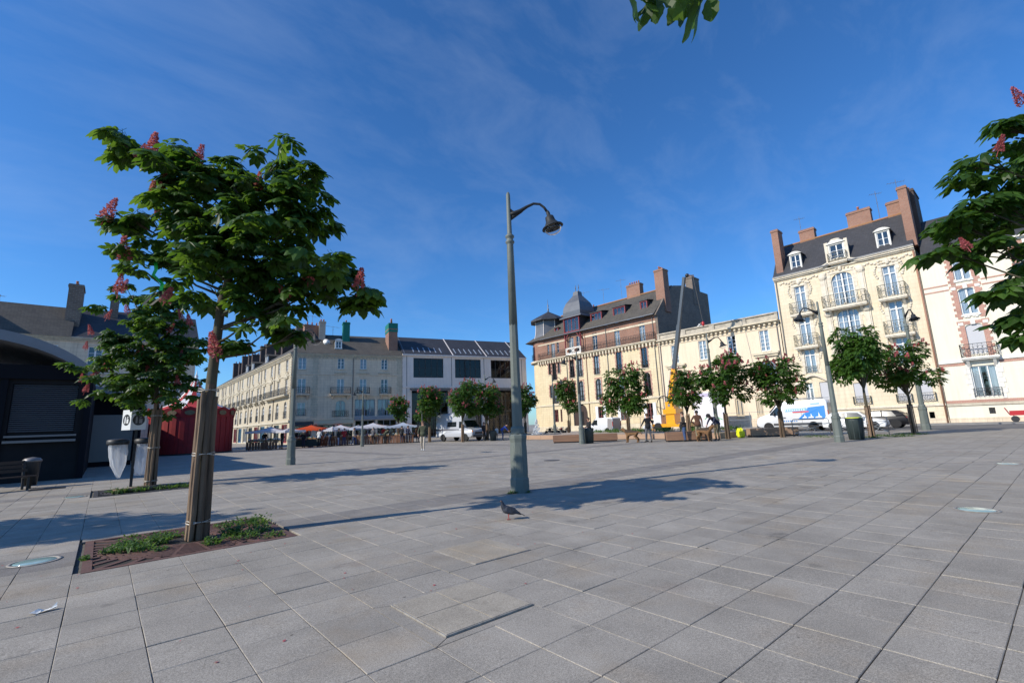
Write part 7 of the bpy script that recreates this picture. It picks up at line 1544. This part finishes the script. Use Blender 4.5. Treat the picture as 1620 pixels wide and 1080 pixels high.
def person(label, loc, rotz, top, legs, hair=HAIRD, pose=None, S=1.1, hat=None, group=None, shoe=SHOE, skirt=False):
    """pose: joint overrides in a 1.75 m figure, x right, y forward, z up"""
    J = dict(pelvis=[(0, 0, .95), (.14, .105)], spine=[(0, .0, 1.13), (.135, .10)], chest=[(0, .01, 1.33), (.16, .11)], neckb=[(0, .0, 1.46), (.075, .07)], neck=[(0, .015, 1.53), .056], head=[(0, .035, 1.60), (.074, .088)], headm=[(0, .035, 1.66), (.08, .097)], crown=[(0, .02, 1.715), (.066, .08)],
        shl=[(-.17, 0, 1.41), .065], ell=[(-.235, -.02, 1.13), .045], wrl=[(-.235, .06, .90), .031], hal=[(-.23, .075, .82), (.024, .042)], shr=[(.17, 0, 1.41), .065], elr=[(.235, -.02, 1.13), .045], wrr=[(.235, .06, .90), .031], har=[(.23, .075, .82), (.024, .042)],
        hipl=[(-.09, 0, .87), .095], knl=[(-.10, .02, .49), .062], anl=[(-.10, -.01, .09), .043], tol=[(-.115, .14, .035), (.042, .034)], hipr=[(.09, 0, .87), .095], knr=[(.10, .02, .49), .062], anr=[(.10, -.01, .09), .043], tor=[(.115, .14, .035), (.042, .034)])
    for k, v in (pose or {}).items(): J[k][0] = v
    E_ = [('pelvis', 'spine'), ('spine', 'chest'), ('chest', 'neckb'), ('neckb', 'neck'), ('neck', 'head'), ('head', 'headm'), ('headm', 'crown'), ('chest', 'shl'), ('shl', 'ell'), ('ell', 'wrl'), ('wrl', 'hal'), ('chest', 'shr'), ('shr', 'elr'), ('elr', 'wrr'), ('wrr', 'har'), ('pelvis', 'hipl'), ('hipl', 'knl'), ('knl', 'anl'), ('anl', 'tol'), ('pelvis', 'hipr'), ('hipr', 'knr'), ('knr', 'anr'), ('anr', 'tor')]
    me = skinned(J, E_, 'pelvis')
    V = {k: Vector(v[0]) for k, v in J.items()}; cls = {}
    mats = [SKIN, top, legs, shoe, EYE]
    for (a, b) in E_:
        cls[(a, b)] = 0 if b in ('neck', 'head', 'headm', 'crown', 'hal', 'har') else 3 if b in ('tol', 'tor') else 2 if b[:3] in ('hip', 'knl', 'knr', 'anl', 'anr') else 1
    bm = bmesh.new(); bm.from_mesh(me)
    for f in bm.faces:
        c = f.calc_center_median(); best = min(E_, key=lambda e: seg_d(c, V[e[0]], V[e[1]])); k = cls[best]
        if k == 2 and best[0] == 'pelvis' and c.z > V['pelvis'].z - .03: k = 1
        if k == 1 and best == ('pelvis', 'spine') and (c - V['pelvis']).dot(V['spine']-V['pelvis']) < 0: k = 2
        if best in (('ell', 'wrl'), ('elr', 'wrr')) and (c-V[best[1]]).length < .035: k = 0
        if best in (('knl', 'anl'), ('knr', 'anr')) and (c-V[best[1]]).length < .05: k = 3
        f.material_index = k; f.smooth = True
    # face, ears, fingers joined into the same surface object
    X = MB(); hm = V['headm']; fwd = (V['head'] - V['neck']); up = (V['crown'] - V['head']).normalized(); fy2 = Vector((0, 1, 0)); fy2 = (fy2 - up*fy2.dot(up)).normalized(); rt = fy2.cross(up)
    fc_ = hm - up*.01
    X.mi = 0; X.ball(fc_ + fy2*.108 - up*.018, (.014, .02, .024), 6, 5)
    for s in (-1, 1): X.ball(fc_ + rt*s*.085 - up*.01, (.012, .024, .034), 6, 5)
    X.mi = 4
    for s in (-1, 1): X.ball(fc_ + rt*s*.034 + fy2*.096 + up*.012, (.012, .008, .008), 6, 4)
    X.ball(fc_ + fy2*.094 - up*.062, (.026, .008, .006), 6, 4); X.mi = 0
    for h, w_ in (('hal', 'wrl'), ('har', 'wrr')):
        d = (V[h]-V[w_]).normalized(); s = d.cross(Vector((0, 0, 1))); s = s.normalized() if s.length > .1 else Vector((0, 1, 0)); inn = Vector((-V[h].x, 0, 0)).normalized() if abs(V[h].x) > .02 else Vector((0, 1, 0)); s = Vector((0, 1, 0)) - d*d.y; s.normalize()
        for j, (o_, ln) in enumerate(((-.03, .065), (-.01, .08), (.012, .085), (.032, .075))):
            p0 = V[h] + s*o_ + d*.02; p1 = p0 + d*ln*.55 + inn*.006; p2 = p1 + d*ln*.4 + inn*.022; X.tube([p0, p1, p2], [.0095, .009, .007], 6)
        p0 = V[h] + s*.035 - d*.03; X.tube([p0, p0 + s*.03 + d*.025 + inn*.015, p0 + s*.035 + d*.055 + inn*.022], [.011, .0095, .008], 6)
    base = len(bm.verts); nv = [bm.verts.new(p) for p in X.v]
    for f, mi in zip(X.f, X.m):
        try: q = bm.faces.new([nv[i] for i in f]); q.material_index = mi; q.smooth = True
        except ValueError: pass
    me.materials.clear()
    for m in mats: me.materials.append(m)
    bm.to_mesh(me); bm.free()
    me.name = 'body'
    t = thing('person', label, 'person', loc, rotz, group); t.scale = (S, S, S); link('body', me, t)
    # hair as a cap hugging the skull
    o = MB(); n = 12
    Mh = Matrix(((rt.x, fy2.x, up.x, hm.x), (rt.y, fy2.y, up.y, hm.y), (rt.z, fy2.z, up.z, hm.z), (0, 0, 0, 1)))
    rings = [(.0, .098), (.05, .085), (.076, .06), (.09, .02), (.094, -.03), (.088, -.07)]
    vs = []
    for (r, z) in rings:
        for k in range(n):
            a = 2*math.pi*k/n; front = max(0, math.sin(a)); zz = z + (.055*front if z < .03 else 0); vs.append(Mh @ Vector((r*1.02*math.cos(a), -.008 + r*1.16*math.sin(a)*(1 - .12*front), zz)))
    fs = [(i*n+k, i*n+(k+1) % n, (i+1)*n+(k+1) % n, (i+1)*n+k) for i in range(len(rings)-1) for k in range(n)]
    o.addmesh(vs, fs); o.build('hair', hair, t, True)
    if hat:
        o = MB(); o.lathe([(.135, .035), (.1, .045), (.098, .10), (.06, .13), (.001, .135)], 14, M=Mh); o.build('cap', hat, t, True)
    # garment hem so that the jacket ends clearly
    P_ = V['pelvis']; sp = (V['spine']-P_).normalized(); o = MB()
    Mj = Matrix.Translation(P_) @ sp.to_track_quat('Z', 'Y').to_matrix().to_4x4()
    o.lathe([(.15, .16), (.168, .02), (.172, -.09), (.15, -.085)], 14, M=Mj @ Matrix.Diagonal((1.05, .86, 1, 1))); o.build('jacket_hem', top, t, True)
    if skirt: o = MB(); o.lathe([(.15, .98), (.2, .6), (.24, .25), (.2, .25)], 16); o.build('skirt', legs, t, True)
    return t
def toward(dx, dy): return math.atan2(dy, dx) - math.pi/2          # rotation so that local +y points along (dx, dy)
CAMV = (-math.sin(YAW), -math.cos(YAW))
WALK = dict(knl=(-.095, .16, .50), anl=(-.095, .20, .1), tol=(-.11, .34, .06), knr=(.095, -.02, .48), anr=(.095, -.22, .12), tor=(.11, -.10, .035), ell=(-.26, -.08, 1.14), wrl=(-.27, -.06, .90), hal=(-.27, -.03, .82), elr=(.26, .03, 1.14), wrr=(.24, .16, .95), har=(.23, .2, .88))
BEND = dict(pelvis=(0, -.12, .97), spine=(0, .0, 1.11), chest=(0, .15, 1.24), neckb=(0, .26, 1.32), neck=(0, .33, 1.35), head=(0, .41, 1.37), headm=(0, .46, 1.40), crown=(0, .50, 1.44), shl=(-.17, .2, 1.27), ell=(-.2, .34, 1.03), wrl=(-.14, .48, .86), hal=(-.13, .52, .79), shr=(.17, .2, 1.27), elr=(.2, .36, 1.03), wrr=(.14, .5, .88), har=(.13, .55, .82), hipl=(-.09, -.12, .87), hipr=(.09, -.12, .87), knl=(-.1, -.03, .49), knr=(.1, -.02, .49), anl=(-.1, -.08, .09), anr=(.1, -.06, .09), tol=(-.115, .07, .035), tor=(.115, .09, .035))
HOLD = dict(ell=(-.25, .02, 1.14), wrl=(-.16, .24, 1.08), hal=(-.12, .31, 1.06), elr=(.25, .02, 1.14), wrr=(.16, .24, 1.08), har=(.12, .31, 1.06))
WIDE = dict(ell=(-.33, .0, 1.16), wrl=(-.42, .1, .96), hal=(-.44, .13, .88), elr=(.33, 0, 1.16), wrr=(.40, .1, .95), har=(.42, .14, .87), knl=(-.16, .02, .49), anl=(-.2, -.01, .09), tol=(-.23, .13, .035), knr=(.14, .02, .49), anr=(.16, -.01, .09), tor=(.19, .13, .035))
HIP = dict(ell=(-.34, -.05, 1.16), wrl=(-.2, .08, .99), hal=(-.15, .12, .96))
cK, cBr, cNv, cGr, cBe, cWh, cRd, cGn, cCm, cJn = cloth('black', (.018, .018, .02)), cloth('brown', (.11, .05, .028)), cloth('navy', (.025, .03, .06)), cloth('grey', (.13, .13, .14)), cloth('beige', (.52, .45, .36)), cloth('white', (.7, .7, .68)), cloth('red', (.4, .03, .04)), cloth('olive', (.075, .085, .05)), cloth('camouflage', (.34, .28, .19), (.13, .12, .07), 14), cloth('jeans', (.05, .09, .2))
person('man in olive jacket and beige trousers walking towards the camera across the square', (16.9, 29.0, 0), toward(*CAMV), cGn, cBe, HAIRB, WALK, 1.2, shoe=cloth('white_shoe', (.6, .6, .58)))
cam_n = lambda a: toward(CAMV[0]*math.cos(a)-CAMV[1]*math.sin(a), CAMV[0]*math.sin(a)+CAMV[1]*math.cos(a))
person('man in dark top and grey jeans standing wide with his back turned by the dog', (28.0, 18.1, 0), cam_n(math.pi+.2), cK, cGr, HAIRB, WIDE, 1.13)
person('person in dark jacket and blue jeans beside the timber bench', (29.4, 16.25, 0), cam_n(-1.7), cloth('darkbrown', (.035, .028, .025)), cJn, HAIRD, HOLD, 1.13)
person('man in brown leather jacket and camouflage trousers with his back turned', (29.6, 15.35, 0), cam_n(math.pi-.3), cBr, cCm, HAIRD, HIP, 1.16)
person('man in navy jacket bending down towards a dog', (30.4, 14.55, 0), cam_n(-1.15), cNv, cloth('camo_dark', (.16, .13, .08), (.07, .065, .04), 14), HAIRD, BEND, 1.16, hat=cK)
person('woman in long black coat standing at the tall bin', (27.4, 22.75, 0), cam_n(-1.2), cK, cK, HAIRD, HOLD, 1.08, skirt=True)
person('seated-looking person in white shirt behind the man with the dog', (29.2, 19.0, 0), cam_n(1.2), cWh, cK, HAIRD, BEND, 1.0)
crowd = [('browser in dark coat at the leftmost book stall', 14.3, 53.6, 2.6, cK, cGr, HAIRD, HOLD), ('stall keeper in black behind the leftmost table', 13.2, 55.9, .3, cK, cK, HAIRG, None), ('person in black under the left edge of the orange umbrella', 16.6, 54.0, 2.9, cK, cNv, HAIRD, None), ('person in white shirt at the orange umbrella stall', 18.0, 53.2, 3.0, cWh, cK, HAIRB, HOLD), ('person in blue-grey bending over the books right of the orange umbrella', 18.9, 52.7, -1.6, cloth('slate', (.07, .10, .15)), cNv, HAIRD, BEND),
    ('dark dressed person with a pushchair between two stalls', 19.8, 52.3, 2.2, cK, cJn, HAIRD, HOLD), ('stall keeper in red behind the boarded table', 25.0, 51.9, .2, cRd, cK, HAIRG, None), ('tall person in dark clothes in front of the blue-grey umbrella stall', 25.6, 48.6, 3.0, cK, cNv, HAIRD, None), ('person in navy jacket looking at books beside the tall dark one', 26.2, 48.3, 2.7, cNv, cGr, HAIRB, HOLD), ('person in brown at the right end of the stalls', 27.3, 48.0, -2.4, cBr, cK, HAIRD, None),
    ('elderly browser in grey coat at the boarded table', 23.2, 50.9, 2.9, cGr, cK, HAIRG, HOLD), ('person in beige jacket walking between the stalls', 21.4, 51.9, 1.4, cBe, cJn, HAIRB, WALK), ('person in red top at the peaked umbrella stall', 20.7, 53.0, 3.2, cRd, cJn, HAIRD, HOLD), ('person in green jacket bending over books at the boarded table', 24.3, 50.0, 2.6, cGn, cK, HAIRD, BEND), ('stall keeper in blue under the orange umbrella', 17.5, 56.0, .2, cJn, cK, HAIRB, None), ('person in black near the dark bin left of the large lamp post', 30.4, 39.6, 1.0, cK, cK, HAIRB, None), ('child in white top right of the dark bin', 31.6, 38.9, -.6, cWh, cBe, HAIRB, None), ('person in blue crouching beside the large lamp post', 32.0, 38.3, 1.4, cloth('blue', (.03, .08, .4)), cJn, HAIRD, BEND)]
for k, (lb_, x, y, a, tp, lg, hr, ps) in enumerate(crowd): person(lb_, (x, y, 0), cam_n(a), tp, lg, hr, ps, 1.12 if 'child' not in lb_ else .85)
# man on the roof parapet near the crane hook
person('worker in white on the roof parapet below the crane hook', (60.4, 29.6, 12.76), cam_n(.5), cWh, cNv, HAIRD, BEND, 1.05)

def dog(label, loc, rotz, m, m2, S=1.0):
    J = dict(rump=[(0, -.34, .58), (.13, .14)], loin=[(0, -.12, .58), (.125, .14)], chest=[(0, .16, .55), (.14, .19)], sh=[(0, .30, .63), (.085, .12)], neck=[(0, .42, .72), (.09, .11)], head=[(0, .53, .79), (.088, .092)], muz=[(0, .64, .75), (.048, .05)], nose=[(0, .70, .735), .025],
        tail1=[(0, -.46, .62), .035], tail2=[(0, -.6, .55), .028], tail3=[(0, -.68, .45), .015])
    E_ = [('rump', 'loin'), ('loin', 'chest'), ('chest', 'sh'), ('sh', 'neck'), ('neck', 'head'), ('head', 'muz'), ('muz', 'nose'), ('rump', 'tail1'), ('tail1', 'tail2'), ('tail2', 'tail3')]
    for s, sx in (('l', -1), ('r', 1)):
        J['hip'+s] = [(sx*.08, -.34, .50), (.065, .085)]; J['stifle'+s] = [(sx*.09, -.24, .36), .07]; J['hock'+s] = [(sx*.09, -.42, .22), .042]; J['hpast'+s] = [(sx*.09, -.40, .05), .034]; J['hpaw'+s] = [(sx*.09, -.34, .025), (.03, .024)]
        J['elb'+s] = [(sx*.09, .22, .40), .065]; J['wri'+s] = [(sx*.085, .25, .2), .042]; J['fpast'+s] = [(sx*.085, .25, .05), .036]; J['fpaw'+s] = [(sx*.085, .31, .025), (.03, .024)]
        E_ += [('rump', 'hip'+s), ('hip'+s, 'stifle'+s), ('stifle'+s, 'hock'+s), ('hock'+s, 'hpast'+s), ('hpast'+s, 'hpaw'+s), ('chest', 'elb'+s), ('elb'+s, 'wri'+s), ('wri'+s, 'fpast'+s), ('fpast'+s, 'fpaw'+s)]
    me = skinned(J, E_, 'chest'); me.materials.clear(); me.materials.append(m); me.materials.append(m2)
    for p in me.polygons: c = p.center; p.material_index = 1 if (c.z > .58 and -.4 < c.y < .34) or c.y > .6 else 0; p.use_smooth = True
    t = thing('dog', label, 'dog', loc, rotz); t.scale = (S, S, S); link('body', me, t)
    for s in (-1, 1): MB().addmesh([(s*.03, .49, .85), (s*.08, .50, .83), (s*.085, .50, .95), (s*.05, .46, .83)], [(0,1,2),(1,3,2),(3,0,2)]).build('ear', m2, t)
    return t
FUR = mat('tan_fur', (.24, .125, .05), .9, (.10, .05, .022), 9, .4); FURD = mat('dark_fur', (.05, .032, .02), .9)
dog('tan dog with dark back standing left of the group of men', (28.0, 19.5, 0), cam_n(math.pi+.9), FUR, FURD, 1.2)
dog('tan and dark dog between the two men at right', (29.5, 14.9, 0), cam_n(.6), FUR, FURD, 1.25)

# pigeon in the foreground
PGB = mat('pigeon_grey', (.05, .056, .075), .6, (.03, .034, .045), 30, .4); PGD = mat('pigeon_dark', (.022, .024, .034), .45); PGL = mat('pigeon_pink_leg', (.35, .09, .08), .6)
pg = thing('pigeon', 'grey pigeon standing in front of the large lamp post', 'pigeon', (5.24, 6.2, 0), R_(138)+R_(8)); pg.scale = (1.15,)*3
Jp = dict(tail=[(-.185, 0, .06), (.030, .009)], vent=[(-.10, 0, .105), (.036, .032)], body=[(-.02, 0, .125), (.058, .062)], breast=[(.05, 0, .145), (.052, .062)], neckb=[(.082, 0, .195), (.034, .04)], neck=[(.092, 0, .232), (.022, .024)], head=[(.102, 0, .262), (.020, .021)], beakb=[(.122, 0, .262), (.008, .008)])
mp_ = skinned(Jp, [('tail', 'vent'), ('vent', 'body'), ('body', 'breast'), ('breast', 'neckb'), ('neckb', 'neck'), ('neck', 'head'), ('head', 'beakb')], 'body'); mp_.materials.clear(); mp_.materials.append(PGB); mp_.materials.append(PGD)
for p in mp_.polygons: c = p.center; p.material_index = 1 if (c.x > .055 and c.z > .15) or c.x < -.12 else 0; p.use_smooth = True
link('body', mp_, pg)
for s in (-1, 1):
    o = MB(); out = [(.05, .16), (.02, .19), (-.06, .165), (-.15, .10), (-.17, .085), (-.10, .085), (-.02, .10), (.04, .125)]
    yy = lambda x: s*(.058 - .25*max(0, -x-.02)); o.addmesh([(x, yy(x)*(1.0 if z < .16 else .82)+s*.004, z) for x, z in out] + [(x, yy(x)*.8, z) for x, z in out], [tuple(range(8))] + [(i, i+8, (i+1) % 8+8, (i+1) % 8) for i in range(8)]); w_o = o.build('wing', PGB, pg)
    for k in (0, 1): o = MB(); x0 = -.045-k*.045; o.addmesh([(x0, yy(x0)+s*.007, .155-k*.018), (x0+.014, yy(x0)+s*.007, .158-k*.018), (x0+.004, yy(x0)+s*.008, .095), (x0-.012, yy(x0)+s*.008, .095)], [(0,1,2,3)]); o.build('wing_bar', PGD, w_o)
    o = MB(); o.tube([(.0, s*.025, .085), (.008, s*.026, .045), (.0, s*.026, .006)], [.009, .005, .0045], 6)
    for a in (-.5, 0, .5, 3.1): o.tube([(0, s*.026, .006), (.03*math.cos(a), s*.026+.03*math.sin(a), .004)], [.004, .002], 5)
    o.build('leg', PGL, pg)
MB().tube([(.118, 0, .262), (.14, 0, .256)], [.007, .002], 6).build('beak', PGD, pg)
for s in (-1, 1): MB().ball((.108, s*.0185, .267), .004, 6, 4).build('eye', mat('orange_eye', (.7, .2, .02), .3), pg)
o = MB(); o.addmesh([(-.13, -.025, .098), (-.13, .025, .098), (-.235, .03, .045), (-.235, -.03, .045), (-.13, -.022, .088), (-.13, .022, .088), (-.235, .03, .04), (-.235, -.03, .04)], [(0,1,2,3),(7,6,5,4),(0,3,7,4),(1,5,6,2),(2,6,7,3)]); o.build('tail', PGD, pg)
